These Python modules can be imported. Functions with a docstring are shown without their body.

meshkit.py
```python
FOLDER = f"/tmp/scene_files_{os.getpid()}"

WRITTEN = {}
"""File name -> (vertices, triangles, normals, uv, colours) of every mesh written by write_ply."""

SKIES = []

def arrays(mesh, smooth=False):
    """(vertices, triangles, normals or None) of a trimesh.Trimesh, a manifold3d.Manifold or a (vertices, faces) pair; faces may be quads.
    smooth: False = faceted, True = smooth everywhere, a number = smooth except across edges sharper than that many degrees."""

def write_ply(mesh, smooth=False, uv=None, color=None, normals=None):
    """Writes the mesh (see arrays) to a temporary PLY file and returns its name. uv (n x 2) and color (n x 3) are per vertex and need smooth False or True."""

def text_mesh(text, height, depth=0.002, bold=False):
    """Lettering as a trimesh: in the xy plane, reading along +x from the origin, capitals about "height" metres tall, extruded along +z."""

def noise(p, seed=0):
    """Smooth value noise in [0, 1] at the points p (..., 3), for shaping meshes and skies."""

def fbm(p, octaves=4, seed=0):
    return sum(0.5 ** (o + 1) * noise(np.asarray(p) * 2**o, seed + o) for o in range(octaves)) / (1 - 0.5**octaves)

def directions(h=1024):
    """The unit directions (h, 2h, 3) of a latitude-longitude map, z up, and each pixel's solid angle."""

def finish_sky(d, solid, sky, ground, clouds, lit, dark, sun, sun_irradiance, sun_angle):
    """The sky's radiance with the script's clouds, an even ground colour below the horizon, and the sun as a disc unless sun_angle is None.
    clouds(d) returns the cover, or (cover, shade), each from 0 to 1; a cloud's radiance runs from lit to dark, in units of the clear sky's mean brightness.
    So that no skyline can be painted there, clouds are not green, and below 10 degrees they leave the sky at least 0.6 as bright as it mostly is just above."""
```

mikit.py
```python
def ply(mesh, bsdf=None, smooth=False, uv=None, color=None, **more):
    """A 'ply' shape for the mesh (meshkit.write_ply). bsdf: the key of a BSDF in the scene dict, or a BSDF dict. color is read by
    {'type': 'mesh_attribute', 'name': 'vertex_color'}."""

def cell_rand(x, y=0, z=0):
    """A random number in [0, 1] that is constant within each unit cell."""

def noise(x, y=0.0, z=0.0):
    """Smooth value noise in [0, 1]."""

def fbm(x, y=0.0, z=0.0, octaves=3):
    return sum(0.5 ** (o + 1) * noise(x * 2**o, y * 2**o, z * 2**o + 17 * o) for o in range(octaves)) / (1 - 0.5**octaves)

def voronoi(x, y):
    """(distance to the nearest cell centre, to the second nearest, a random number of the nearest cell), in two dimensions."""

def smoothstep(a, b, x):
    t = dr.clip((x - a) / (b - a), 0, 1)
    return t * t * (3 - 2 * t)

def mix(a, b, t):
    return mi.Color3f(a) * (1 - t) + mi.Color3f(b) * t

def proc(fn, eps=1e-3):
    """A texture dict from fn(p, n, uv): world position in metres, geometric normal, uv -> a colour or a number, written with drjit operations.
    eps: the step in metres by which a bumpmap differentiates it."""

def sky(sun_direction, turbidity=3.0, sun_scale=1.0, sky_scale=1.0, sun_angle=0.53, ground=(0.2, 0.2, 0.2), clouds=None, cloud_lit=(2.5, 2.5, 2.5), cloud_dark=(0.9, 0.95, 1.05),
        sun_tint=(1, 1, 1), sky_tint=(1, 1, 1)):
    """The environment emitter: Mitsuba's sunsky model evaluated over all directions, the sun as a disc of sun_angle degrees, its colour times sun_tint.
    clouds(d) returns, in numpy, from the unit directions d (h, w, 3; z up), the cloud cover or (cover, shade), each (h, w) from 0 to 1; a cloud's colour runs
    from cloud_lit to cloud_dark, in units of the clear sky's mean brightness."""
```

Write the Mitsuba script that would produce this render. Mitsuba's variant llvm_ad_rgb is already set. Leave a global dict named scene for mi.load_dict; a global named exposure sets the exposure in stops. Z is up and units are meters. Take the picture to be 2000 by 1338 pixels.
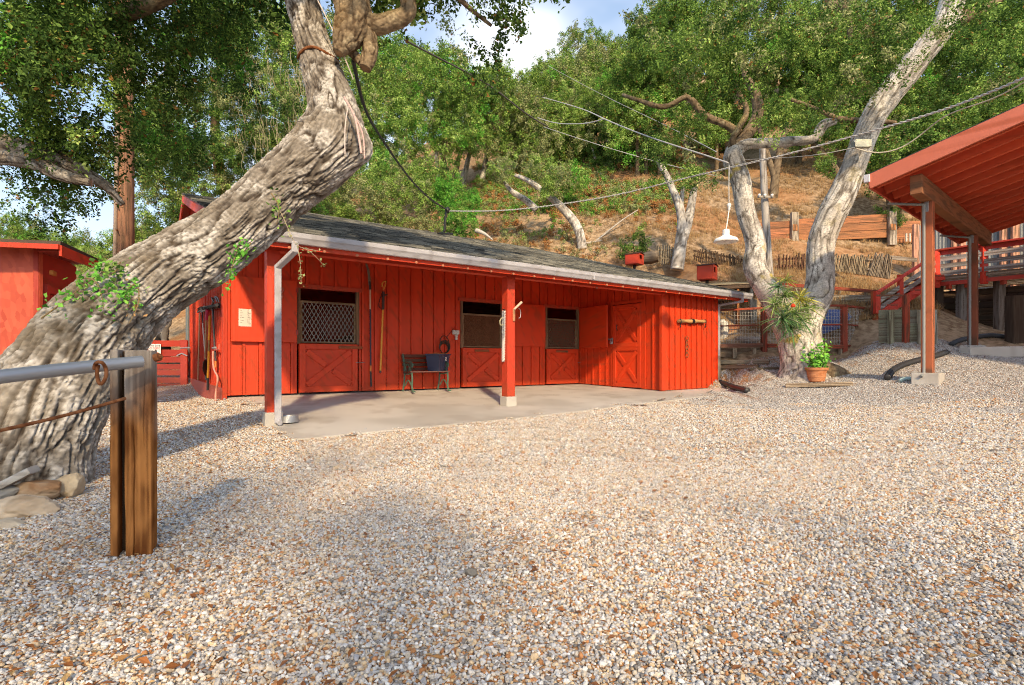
import math, random
import numpy as np
import trimesh
import mitsuba as mi
import drjit as dr
import mikit, meshkit
from mikit import proc, cell_rand, smoothstep, mix
from scipy.interpolate import RBFInterpolator, CubicSpline
from scipy.spatial import ConvexHull

random.seed(7)
RNG = np.random.default_rng(7)
T = mi.ScalarTransform4f
scene, labels = {'type': 'scene'}, {}

# ------------------------------------------------------------------ camera, sky, exposure
F, HOR, EYE = 1030.0, 703.0, 0.95          # focal length and horizon row in photograph pixels, eye height in metres
scene['camera'] = {'type': 'perspective', 'fov': math.degrees(2 * math.atan(1000 / F)), 'fov_axis': 'x', 'near_clip': 0.05, 'far_clip': 2000.0,
                   'principal_point_offset_y': -(HOR - 669) / 1338,
                   'to_world': T().look_at(origin=[0, 0, EYE], target=[0, 1, EYE], up=[0, 0, 1])}
exposure = 2.42
SUN = np.array([0.21, -0.978, 0.60])


def clouds(d):
    n = meshkit.fbm(d * np.array([3.2, 3.2, 6.0]) + 3.1, 5)
    cover = np.clip((n - 0.50) * 3.4, 0, 1) * 0.6 + 0.16
    low = np.clip((0.40 - d[..., 2]) / 0.40, 0, 1)
    bank = np.exp(-((d[..., 0] / np.maximum(d[..., 1], 0.05) - 0.0) / 0.10) ** 2 - ((d[..., 2] - 0.50 - 0.02 * n) / 0.05) ** 2) * (d[..., 1] > 0) * np.clip(n * 2.6 - 0.5, 0, 1)
    return np.clip(cover + 0.55 * low ** 2 + bank, 0, 1), np.full(cover.shape, 0.15)


scene['sky_light'] = mikit.sky(SUN, turbidity=3.5, sun_scale=0.70, sky_scale=1.6, sun_angle=2.6, ground=(0.25, 0.2, 0.15), clouds=clouds, cloud_lit=(2.0, 2.05, 2.15), sun_tint=(1.0, 0.955, 0.86))

# ------------------------------------------------------------------ helpers: naming
TAKEN = set()


def uniq(name):
    k, i = name, 0
    while k in TAKEN:
        i += 1
        k = f'{name}_{i:03d}'
    TAKEN.add(k)
    return k


def tag(key, label=None, cat=None, group=None, kind=None):
    d = labels.setdefault(key, {})
    for a, b in (('label', label), ('category', cat), ('group', group), ('kind', kind)):
        if b:
            d[a] = b
    return key


def thing(name, label, cat, group=None):
    return tag(uniq(name), label, cat, group)


VC = set()           # materials that read a vertex colour


def put(name, mesh, mat, parent=None, color=None, smooth=False, label=None, cat=None, group=None, kind=None):
    key = uniq(f'{parent}__{name}' if parent else name)
    if isinstance(mesh, list):
        mesh = cat_mesh(mesh)
    v, f = np.asarray(mesh[0], float), np.asarray(mesh[1], int)
    if f.shape[1] == 4:
        f = np.vstack([f[:, [0, 1, 2]], f[:, [0, 2, 3]]])
    if mat in VC:
        if color is None:
            color = (0.3, 0.3, 0.3)
        color = np.asarray(color, float)
        if color.ndim == 1:
            color = np.tile(color, (len(v), 1))
        if smooth is not False and smooth is not True:
            v, f, color = split_smooth(v, f, color, smooth)
            smooth = True
        scene[key] = mikit.ply((v, f), mat, smooth=smooth, color=color)
    else:
        scene[key] = mikit.ply((v, f), mat, smooth=smooth)
    if label or cat or group or kind:
        tag(key, label, cat, group, kind)
    return key


def split_smooth(v, f, color, angle):
    m = trimesh.Trimesh(v, f, process=False)
    s = trimesh.graph.smooth_shade(m, angle=np.radians(angle), facet_minarea=None)
    from scipy.spatial import cKDTree
    _, i = cKDTree(v).query(np.array(s.vertices))
    return np.array(s.vertices), np.array(s.faces), color[i]


# ------------------------------------------------------------------ helpers: places and meshes
def W(px, py, Y):
    return np.array([(px - 1000) / F * Y, Y, EYE + (HOR - py) / F * Y])


def Wp(pts):
    return np.array([W(*p) for p in pts])


def cat_mesh(ms):
    vs, fs, n = [], [], 0
    for v, f in ms:
        v, f = np.asarray(v, float), np.asarray(f, int)
        if f.shape[1] == 4:
            f = np.vstack([f[:, [0, 1, 2]], f[:, [0, 2, 3]]])
        vs.append(v); fs.append(f + n); n += len(v)
    return np.vstack(vs), np.vstack(fs)


_BV = np.array([[x, y, z] for x in (-1, 1) for y in (-1, 1) for z in (-1, 1)], float)
_BF = np.array([[0, 1, 3], [0, 3, 2], [4, 6, 7], [4, 7, 5], [0, 4, 5], [0, 5, 1], [2, 3, 7], [2, 7, 6], [0, 2, 6], [0, 6, 4], [1, 5, 7], [1, 7, 3]])


def hull_faces(v):
    h = ConvexHull(v)
    f = h.simplices.copy()
    c = v.mean(0)
    n = np.cross(v[f[:, 1]] - v[f[:, 0]], v[f[:, 2]] - v[f[:, 0]])
    bad = (n * (v[f].mean(1) - c)).sum(1) < 0
    f[bad] = f[bad][:, ::-1]
    return f


_cs = [(np.array([a, b, c]), k) for a in (-1, 1) for b in (-1, 1) for c in (-1, 1) for k in range(3)]
_CV = np.array([s * np.where(np.arange(3) == k, 1.0, 0.8) for s, k in _cs])
_CF = hull_faces(_CV)
AX = np.eye(3)


def box(c, size, ax=AX, ch=0.0):
    """box at c, full sizes along the rows of ax; ch = chamfer in metres"""
    h = np.asarray(size, float) / 2
    if ch > 0:
        v = np.array([s * np.where(np.arange(3) == k, h, np.maximum(h - ch, h * 0.3)) for s, k in _cs])
        return v @ np.asarray(ax) + np.asarray(c), _CF
    return (_BV * h) @ np.asarray(ax) + np.asarray(c), _BF


def frame(d, up=(0, 0, 1)):
    d = np.asarray(d, float) / np.linalg.norm(d)
    s = np.cross(d, up)
    if np.linalg.norm(s) < 1e-6:
        s = np.cross(d, (0, 1, 0))
    s /= np.linalg.norm(s)
    return np.array([d, s, np.cross(s, d)])


def beam(p0, p1, w, h, ch=0.0, up=(0, 0, 1)):
    p0, p1 = np.asarray(p0, float), np.asarray(p1, float)
    return box((p0 + p1) / 2, (np.linalg.norm(p1 - p0), w, h), frame(p1 - p0, up), ch)


def tube(path, radii, sides=8, cap=True):
    p = np.asarray(path, float)
    r = np.broadcast_to(radii, (len(p),)).astype(float)
    t = np.gradient(p, axis=0)
    t /= np.linalg.norm(t, axis=1, keepdims=True) + 1e-12
    a = np.cross(t[0], [0, 0, 1.0])
    if np.linalg.norm(a) < 1e-3:
        a = np.cross(t[0], [0, 1.0, 0])
    A = []
    for i in range(len(p)):
        a = a - t[i] * (a @ t[i])
        a /= np.linalg.norm(a)
        A.append(a)
    A = np.array(A)
    B = np.cross(t, A)
    ang = np.arange(sides) * 2 * np.pi / sides
    v = p[:, None] + r[:, None, None] * (np.cos(ang)[None, :, None] * A[:, None] + np.sin(ang)[None, :, None] * B[:, None])
    i, j = np.meshgrid(np.arange(len(p) - 1), np.arange(sides), indexing='ij')
    q = np.stack([i * sides + j, i * sides + (j + 1) % sides, (i + 1) * sides + (j + 1) % sides, (i + 1) * sides + j], -1).reshape(-1, 4)
    f = np.vstack([q[:, [0, 1, 2]], q[:, [0, 2, 3]]])
    v = v.reshape(-1, 3)
    if cap:
        n = len(v)
        v = np.vstack([v, p[0], p[-1]])
        k = np.arange(sides)
        m = (len(p) - 1) * sides
        f = np.vstack([f, np.stack([k * 0 + n, (k + 1) % sides, k], 1), np.stack([k * 0 + n + 1, m + k, m + (k + 1) % sides], 1)])
    return v, f


def spline(pts, n):
    pts = np.asarray(pts, float)
    s = np.concatenate([[0], np.cumsum(np.linalg.norm(np.diff(pts[:, :3], axis=0), axis=1))])
    return CubicSpline(s, pts, bc_type='natural')(np.linspace(0, s[-1], n))


def lathe(prof, c=(0, 0, 0), sides=24, ax=AX):
    """prof: (radius, height) pairs from the outside top or bottom on, turned about the third row of ax"""
    prof = np.asarray(prof, float)
    ang = np.arange(sides) * 2 * np.pi / sides
    v = np.stack([prof[:, None, 0] * np.cos(ang), prof[:, None, 0] * np.sin(ang), np.repeat(prof[:, 1:2], sides, 1)], -1).reshape(-1, 3)
    i, j = np.meshgrid(np.arange(len(prof) - 1), np.arange(sides), indexing='ij')
    q = np.stack([i * sides + j, i * sides + (j + 1) % sides, (i + 1) * sides + (j + 1) % sides, (i + 1) * sides + j], -1).reshape(-1, 4)
    return v @ np.asarray(ax) + np.asarray(c), np.vstack([q[:, [0, 1, 2]], q[:, [0, 2, 3]]])


def prism(poly, c, ax, t):
    """polygon (n x 2, in rows 0 and 1 of ax about c) extruded by t along row 2"""
    import shapely.geometry as sg
    m = trimesh.creation.extrude_polygon(sg.Polygon(poly), t, engine='earcut')
    return np.array(m.vertices) @ np.asarray(ax) + np.asarray(c), np.array(m.faces)


def flip(m):
    return m[0], np.asarray(m[1])[:, ::-1]


def jit(c, k=0.08):
    """a base colour varied a little from piece to piece"""
    return np.clip(np.asarray(c) * (1 + random.uniform(-k, k)) * np.array([1 + random.uniform(-k, k) * 0.3 for _ in range(3)]), 0.002, 0.9)


def inst_matrix(p, scale, rnd):
    """turned at random about the vertical and tipped a little"""
    a, b, t = rnd.uniform(0, 2 * np.pi), rnd.uniform(0, 2 * np.pi), rnd.normal(0, 0.22)
    q = np.array([math.cos(a / 2) * math.cos(t), math.cos(b) * math.sin(t), math.sin(b) * math.sin(t), math.sin(a / 2) * math.cos(t)]); q /= np.linalg.norm(q)
    w, x, y, z = q
    R = np.array([[1 - 2 * (y * y + z * z), 2 * (x * y - z * w), 2 * (x * z + y * w)], [2 * (x * y + z * w), 1 - 2 * (x * x + z * z), 2 * (y * z - x * w)], [2 * (x * z - y * w), 2 * (y * z + x * w), 1 - 2 * (x * x + y * y)]])
    M = np.eye(4); M[:3, :3] = R * scale; M[:3, 3] = p
    return M


COUNT = {}


def instance(parent, group, M):
    COUNT[parent] = COUNT.get(parent, 0) + 1
    k = f'{parent}__{COUNT[parent]:03d}'
    scene[k] = {'type': 'instance', 'to_world': T(M.tolist()), 'g': {'type': 'ref', 'id': group}}


# ------------------------------------------------------------------ materials
# (leaner versions of mikit's noise: fewer operations to compile)
def _h(h):
    h = (h ^ (h >> 13)) * 1274126177
    return mi.Float((h ^ (h >> 16)) & 0xFFFF) * (1 / 65535.0)


def noise2(x, y):
    x, y = mi.Float(x), mi.Float(y)
    fx, fy = dr.floor(x), dr.floor(y)
    tx, ty = x - fx, y - fy
    tx, ty = tx * tx * (3 - 2 * tx), ty * ty * (3 - 2 * ty)
    a = mi.UInt32(mi.Int32(fx)) * 374761393 + mi.UInt32(mi.Int32(fy)) * 668265263
    return dr.lerp(dr.lerp(_h(a), _h(a + 374761393), tx), dr.lerp(_h(a + 668265263), _h(a + 374761393 + 668265263), tx), ty)


def fbm2(x, y, octaves=2):
    return sum(0.5 ** (o + 1) * noise2(x * 2.03 ** o + 11.3 * o, y * 2.03 ** o + 5.7 * o) for o in range(octaves)) / (1 - 0.5 ** octaves)


def flat2(p, k=0.37):      # two coordinates that serve upright as well as lying faces
    return p.x + k * p.z, p.y + 0.73 * p.z


def voronoi(x, y):
    x, y = mi.Float(x), mi.Float(y)
    fx, fy = dr.floor(x), dr.floor(y)
    base = mi.UInt32(mi.Int32(fx)) * 374761393 + mi.UInt32(mi.Int32(fy)) * 668265263
    tx, ty = x - fx, y - fy
    first, second, which = mi.Float(9), mi.Float(9), mi.Float(0)
    for a in (-1, 0, 1):
        for b in (-1, 0, 1):
            h = base + ((a * 374761393 + b * 668265263) & 0xFFFFFFFF)
            h = (h ^ (h >> 13)) * 1274126177
            h = h ^ (h >> 16)
            u = mi.Float(h & 0xFFF) * (1 / 4095.0)
            v = mi.Float((h >> 12) & 0xFFF) * (1 / 4095.0)
            d = dr.square(a + u - tx) + dr.square(b + v - ty)
            second = dr.select(d < first, first, dr.minimum(second, d))
            which = dr.select(d < first, mi.Float(h >> 24) * (1 / 255.0), which)
            first = dr.minimum(first, d)
    return dr.sqrt(first), dr.sqrt(second), which


ATTR = {'type': 'mesh_attribute', 'name': 'vertex_color'}
BA = np.array([-5.127, 9.43]); BA_D1 = np.array([0.8121, 0.5835]); BA_D2 = np.array([-0.5835, 0.8121])   # the barn's axes in plan


def rgb(*c):
    return {'type': 'rgb', 'value': list(c)}


def princ(color, rough=0.6, **k):
    if rough >= 0.8:
        return {'type': 'diffuse', 'reflectance': color}
    return {'type': 'principled', 'base_color': color, 'roughness': rough, **k}


def mat(name, b, two=True, vc=False):
    scene[name] = {'type': 'twosided', 'b': b} if two else b
    if vc:
        VC.add(name)


mat('vc_matte', princ(ATTR, 0.8, specular=0.3), vc=True)
mat('vc_satin', princ(ATTR, 0.45, specular=0.5), vc=True)


def grain_z(p, n, uv):      # fine grain along z on upright boards
    a = p.x * 57 + p.y * 43
    return noise2(a * 1.6 + dr.sin(p.z * 2.1), p.z * 2.2)


def wear_w(p, n, uv):
    x, y = flat2(p, 0.2)
    f = fbm2(x * 11 + y * 9, p.z * 5, 3)
    return smoothstep(0.52, 0.82, f) * 0.5 + smoothstep(0.62, 0.25, p.z + 0.35 * (f - 0.5)) * 0.28


# painted boards: vertex colour, paint worn thin here and there
scene['paint_board'] = {'type': 'twosided', 'b': {'type': 'bumpmap', 'scale': 0.0035, 'arbitrary': proc(grain_z, 2e-3),
    'b': {'type': 'blendbsdf', 'weight': proc(wear_w), 'a': princ(ATTR, 0.5, specular=0.4), 'c': princ(rgb(0.33, 0.075, 0.035), 0.8)}}}
VC.add('paint_board')


def streak_w(p, n, uv):
    return smoothstep(0.35, 0.75, fbm2(p.x * 34 + p.y * 27, p.z * 3.0, 2)) * 0.75


def streak_h(p, n, uv):
    return smoothstep(0.35, 0.75, fbm2(p.x * 2.5 + p.y * 2.5, p.z * 40, 2)) * 0.7


# bare weathered timber, upright and lying: vertex colour with darker grain
scene['timber_upright'] = {'type': 'twosided', 'b': {'type': 'blendbsdf', 'weight': proc(streak_w), 'a': princ(ATTR, 0.85), 'c': princ(rgb(0.10, 0.075, 0.055), 0.9)}}
scene['timber_lying'] = {'type': 'twosided', 'b': {'type': 'blendbsdf', 'weight': proc(streak_h), 'a': princ(ATTR, 0.85), 'c': princ(rgb(0.12, 0.08, 0.055), 0.9)}}
VC.update(['timber_upright', 'timber_lying'])
mat('bark', princ(ATTR, 0.9, specular=0.2), vc=True)
mat('leaf', {'type': 'principledthin', 'base_color': ATTR, 'roughness': 0.5, 'diff_trans': 0.40, 'spec_trans': 0.0, 'eta': 1.35}, two=False, vc=True)
mat('galvanised', princ(rgb(0.33, 0.345, 0.37), 0.42, metallic=0.5))
mat('gutter_paint', princ(proc(lambda p, n, uv: mix((0.40, 0.40, 0.44), (0.32, 0.31, 0.33), smoothstep(0.45, 0.95, noise2(p.x * 7 + p.y * 5, p.z * 14)))), 0.42, specular=0.5))
mat('white_enamel', princ(rgb(0.80, 0.80, 0.78), 0.25, specular=0.6, clearcoat=0.4))
mat('black_rubber', princ(rgb(0.025, 0.025, 0.027), 0.5))
mat('iron_dark', princ(rgb(0.035, 0.035, 0.035), 0.45, metallic=0.6))


mat('rust', princ(proc(lambda p, n, uv: mix((0.13, 0.045, 0.02), (0.30, 0.13, 0.06), noise2(p.x * 60 + p.z * 33, p.y * 60 + p.z * 41))), 0.85))


def concrete_c(p, n, uv):
    c = mix((0.43, 0.405, 0.37), (0.54, 0.515, 0.48), smoothstep(0.3, 0.7, fbm2(p.x * 0.9 + p.z, p.y * 0.9 + p.z, 3)))
    return mix(c, (0.34, 0.30, 0.26), smoothstep(0.54, 0.74, fbm2(p.x * 2.3 + 9, p.y * 2.3, 3)) * 0.4)


mat('concrete', princ(proc(concrete_c), 0.85, specular=0.3))


def gravel_c(p, n, uv):
    d, e, r = voronoi(p.x * 46, p.y * 46)
    c = mix((0.30, 0.27, 0.24), (0.66, 0.62, 0.58), r)
    k = dr.abs(dr.sin(r * 977.0))
    c = mix(c, (0.46, 0.24, 0.11), dr.select(k > 0.80, mi.Float(1), mi.Float(0)))
    return mix((0.07, 0.055, 0.045), c, smoothstep(0.02, 0.25, e - d))


mat('gravel_ground', princ(proc(gravel_c), 0.85, specular=0.3))


def hill_c(p, n, uv):
    a = fbm2(p.x * 0.45, p.y * 0.45, 2)
    b = fbm2(p.x * 11, p.y * 11 + p.z * 4, 3)
    c = mix((0.17, 0.108, 0.06), (0.46, 0.335, 0.215), smoothstep(0.25, 0.75, 0.45 * a + 0.55 * b))
    return mix(c, (0.34, 0.15, 0.06), smoothstep(0.50, 0.70, noise2(p.x * 0.5 + 7, p.y * 0.5)) * 0.5)


mat('hill_ground', princ(proc(hill_c), 0.95, specular=0.1))
mat('terracotta', princ(proc(lambda p, n, uv: mix((0.42, 0.15, 0.06), (0.60, 0.29, 0.16), fbm2(p.x * 14 + p.y * 9, p.z * 14, 2))), 0.8))


def plaster_c(p, n, uv):      # painted strand board of the shed
    d, e, r = voronoi(p.x * 16 + p.y * 13, p.z * 10 + p.x * 4)
    return mix((0.37, 0.045, 0.018), (0.60, 0.115, 0.055), 0.6 * r + 0.4 * noise2(p.x * 3, p.z * 3))


mat('shed_siding', princ(proc(plaster_c), 0.6))
mat('dark_glass', princ(rgb(0.02, 0.022, 0.025), 0.1, specular=0.8))

# ------------------------------------------------------------------ terrain
_px = [(575, 868, 6.41), (760, 849, 7.05), (900, 832, 7.7), (1200, 797, 9.4), (1430, 775, 11.5), (1816, 745, 9.83), (1895, 689, 12.5), (1575, 736, 12.3), (1600, 757, 11.0), (1400, 759, 13.0), (1450, 757, 11.8), (1480, 735, 12.6),
       (1650, 699, 13.5), (1495, 692, 13.6), (1412, 700, 13.9), (1716, 668, 12.9), (1825, 668, 12.6), (1900, 643, 13.8), (2000, 660, 13.2), (1850, 612, 15.0), (1900, 636, 15.2), (1990, 650, 14.6), (2000, 690, 12.0), (2000, 790, 8.3),
       (1500, 560, 16), (1650, 560, 16), (1500, 528, 18), (1650, 535, 18), (1740, 545, 17.5), (1400, 502, 19), (1300, 520, 19), (1500, 472, 21), (1700, 474, 21), (1550, 420, 22.2), (1740, 418, 22.2), (1550, 300, 32), (1400, 330, 32), (1250, 500, 20), (1850, 470, 21),
       (1100, 445, 24), (1000, 475, 24), (950, 350, 34), (1200, 320, 33), (1150, 170, 60), (1500, 150, 55), (1900, 150, 50), (700, 430, 32), (600, 450, 35), (400, 485, 45), (200, 505, 60), (0, 510, 60), (-400, 510, 60),
       (340, 690, 18), (350, 640, 24), (250, 650, 24), (320, 764, 14), (437, 785, 9.4), (371, 758, 14), (300, 872, 5.8), (600, 560, 22), (50, 735, 18), (800, 500, 26)]
_w = [(-6, 0, 0), (0, 0, 0), (6, 0, 0.03), (-6, 4, -0.01), (0, 3.5, 0), (5, 4, 0.12), (-2.2, 2.5, 0), (3, 6.5, 0.13), (0, -20, 0), (20, -10, 0.8), (-20, -10, 0), (-25, 10, 0), (10, 4, 0.3), (25, 8, 1.6), (15, 10, 1.0), (-9, 8, 0.0), (30, 30, 14), (-3.4, 4.0, 0.0),
      (-5, 14, 0.2), (-1, 16, 0.5), (3, 18, 1.4), (60, 60, 30), (0, 100, 45), (-60, 100, 20), (60, 100, 45), (0, -60, 0), (60, -60, 4), (-60, -60, 0), (-80, 30, 2)]
_c = np.vstack([Wp(_px), np.array(_w, float)])
_rbf = RBFInterpolator(_c[:, :2], _c[:, 2], kernel='thin_plate_spline', smoothing=0.02)


def gz(x, y):
    x, y = np.asarray(x, float), np.asarray(y, float)
    z = _rbf(np.stack([x.ravel(), y.ravel()], 1)).reshape(x.shape)
    return np.clip(z, -1.0, 60.0)


def on_ground(px, Y):
    x = (px - 1000) / F * Y
    return np.array([x, Y, float(gz(np.array([x]), np.array([Y]))[0])])


def _axis(knots):
    return np.unique(np.concatenate([np.arange(a, b, s) for a, b, s in knots]))


xs = _axis([(-120, -30, 6), (-30, -12, 1.0), (-12, 13, 0.25), (13, 34, 0.8), (34, 121, 6)])
ys = _axis([(-70, -4, 6), (-4, 0, 0.5), (0, 16, 0.25), (16, 40, 0.5), (40, 70, 1.5), (70, 141, 6)])
GX, GY = np.meshgrid(xs, ys, indexing='ij')
GZ = gz(GX, GY)
_far = np.clip((GY - 14) / 8, 0, 1)
GZ = GZ + _far * (meshkit.fbm(np.stack([GX * 0.5, GY * 0.5, GX * 0], -1), 4) - 0.5) * 0.7 * np.clip(GZ / 4, 0, 1)
GZ = GZ + (1 - _far) * (meshkit.fbm(np.stack([GX * 0.9, GY * 0.9, GX * 0], -1), 3) - 0.5) * 0.05


# the gravel lies nearly flush against the front and left edges of the concrete
_u = (GX - BA[0]) * BA_D1[0] + (GY - BA[1]) * BA_D1[1]
_v = -((GX - BA[0]) * BA_D2[0] + (GY - BA[1]) * BA_D2[1])
_vf = np.interp(_u, [-0.6, 0.25, 8.6, 10.75], [3.9, 3.90, 4.05, 3.1])
_zf = np.interp(_u, [0.2, 4.2, 8.6, 10.7], [0.0725, 0.126, 0.233, 0.245])
_zs = 0.30 + (_zf - 0.30) * np.clip(np.minimum(_v, _vf), 0, 9) / 2.8 - 0.022
_out = np.maximum(np.maximum(_v - _vf, 0), np.maximum(0.0 - _u, 0))
_wt = np.exp(-(_out / 0.55) ** 2) * (_v > 0.3) * (_u < 10.9) * (_u > -1.5)
_wt = np.where((_v < _vf - 0.35) & (_u > 0.5), 0, _wt)
GZ = GZ * (1 - _wt) + _zs * _wt
GZ = np.where((_v < _vf - 0.35) & (_v > 0.0) & (_u > 0.6) & (_u < 10.4), np.minimum(GZ, _zs - 0.05), GZ)


def gz_mesh(x, y):      # height of the finished sheet, by bilinear look-up
    i = np.clip(np.searchsorted(xs, x) - 1, 0, len(xs) - 2)
    j = np.clip(np.searchsorted(ys, y) - 1, 0, len(ys) - 2)
    a = (x - xs[i]) / (xs[i + 1] - xs[i]); b = (y - ys[j]) / (ys[j + 1] - ys[j])
    return GZ[i, j] * (1 - a) * (1 - b) + GZ[i + 1, j] * a * (1 - b) + GZ[i, j + 1] * (1 - a) * b + GZ[i + 1, j + 1] * a * b


def gpt(px, Y):
    x = (px - 1000) / F * Y
    return np.array([x, Y, float(gz_mesh(np.array([x]), np.array([Y]))[0])])


def gp_at(px, py, dz=0.0, y0=2.0, y1=30.0):
    """where the line of sight through a pixel first meets the ground"""
    Y = np.linspace(y0, y1, 1500)
    x = (px - 1000) / F * Y
    d = EYE + (HOR - py) / F * Y - gz_mesh(x, Y)
    k = int(np.argmax(d <= 0)) if (d <= 0).any() else len(Y) - 1
    return np.array([x[k], Y[k], float(gz_mesh(x[k:k + 1], Y[k:k + 1])[0]) + dz])


_n = len(ys)
ii, jj = np.meshgrid(np.arange(len(xs) - 1), np.arange(_n - 1), indexing='ij')
quads = np.stack([ii * _n + jj, (ii + 1) * _n + jj, (ii + 1) * _n + jj + 1, ii * _n + jj + 1], -1)
cx, cy = (GX[:-1, :-1] + GX[1:, 1:]) / 2, (GY[:-1, :-1] + GY[1:, 1:]) / 2
yard = (cy < 12.4 + np.clip(3.2 - cx, 0, 3.5) + 1.1 * ((cx > 4.4) & (cx < 9))) & (cy > -30) & (cx > -14) & (cx < 13) & ~((cx > 9.5) & (cy > 13.0))
GV = np.stack([GX, GY, GZ], -1).reshape(-1, 3)


def sub_mesh(q):
    q = q.reshape(-1, 4)
    u, inv = np.unique(q, return_inverse=True)
    q = inv.reshape(-1, 4)
    return GV[u], np.vstack([q[:, [0, 1, 2]], q[:, [0, 2, 3]]])


put('gravel_yard', sub_mesh(quads[yard]), 'gravel_ground', smooth=True, label='pale mixed gravel covering the yard in front of the red barn', cat='gravel', kind='structure')
put('hillside', sub_mesh(quads[~yard]), 'hill_ground', smooth=True, label='steep hillside of dry brown earth and grass behind the barn', cat='hillside', kind='structure')
# ------------------------------------------------------------------ the barn: u along its front to the right, v out of the stall wall towards the yard, z up
D1 = np.array([*BA_D1, 0]); D2 = np.array([*BA_D2, 0]); UP = np.array([0, 0, 1.0])
BAX = np.array([D1, -D2, UP])
VF, UE, UR, VB = 2.80, 8.59, 10.70, -7.2          # porch line, inner corner of the wing, right end, back


def B(u, v, z):
    return np.array([BA[0], BA[1], 0]) + u * D1 - v * D2 + z * UP


def bu(px, v):       # u where a pixel column crosses the upright plane v
    m = (px - 1000) / F
    ax, ay = BA[0] - v * D2[0], BA[1] - v * D2[1]
    return (m * ay - ax) / (D1[0] - m * D1[1])


def bv(px, u):       # v where a pixel column crosses the upright plane u
    m = (px - 1000) / F
    ax, ay = BA[0] + u * D1[0], BA[1] + u * D1[1]
    return (m * ay - ax) / (-D2[0] + m * D2[1])


def zp(py, u, v):
    return EYE + (HOR - py) / F * B(u, v, 0)[1]


def bb(u0, u1, v0, v1, z0, z1, ch=0.0):
    return box(B((u0 + u1) / 2, (v0 + v1) / 2, (z0 + z1) / 2), (abs(u1 - u0), abs(v1 - v0), abs(z1 - z0)), BAX, ch)


def zs(u, v):        # top of the concrete
    f = np.interp(u, [0.2, 4.2, 8.6, 10.7], [0.0725, 0.126, 0.233, 0.245])
    return 0.30 + (f - 0.30) * np.clip(v, 0, 9) / 2.8


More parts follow.
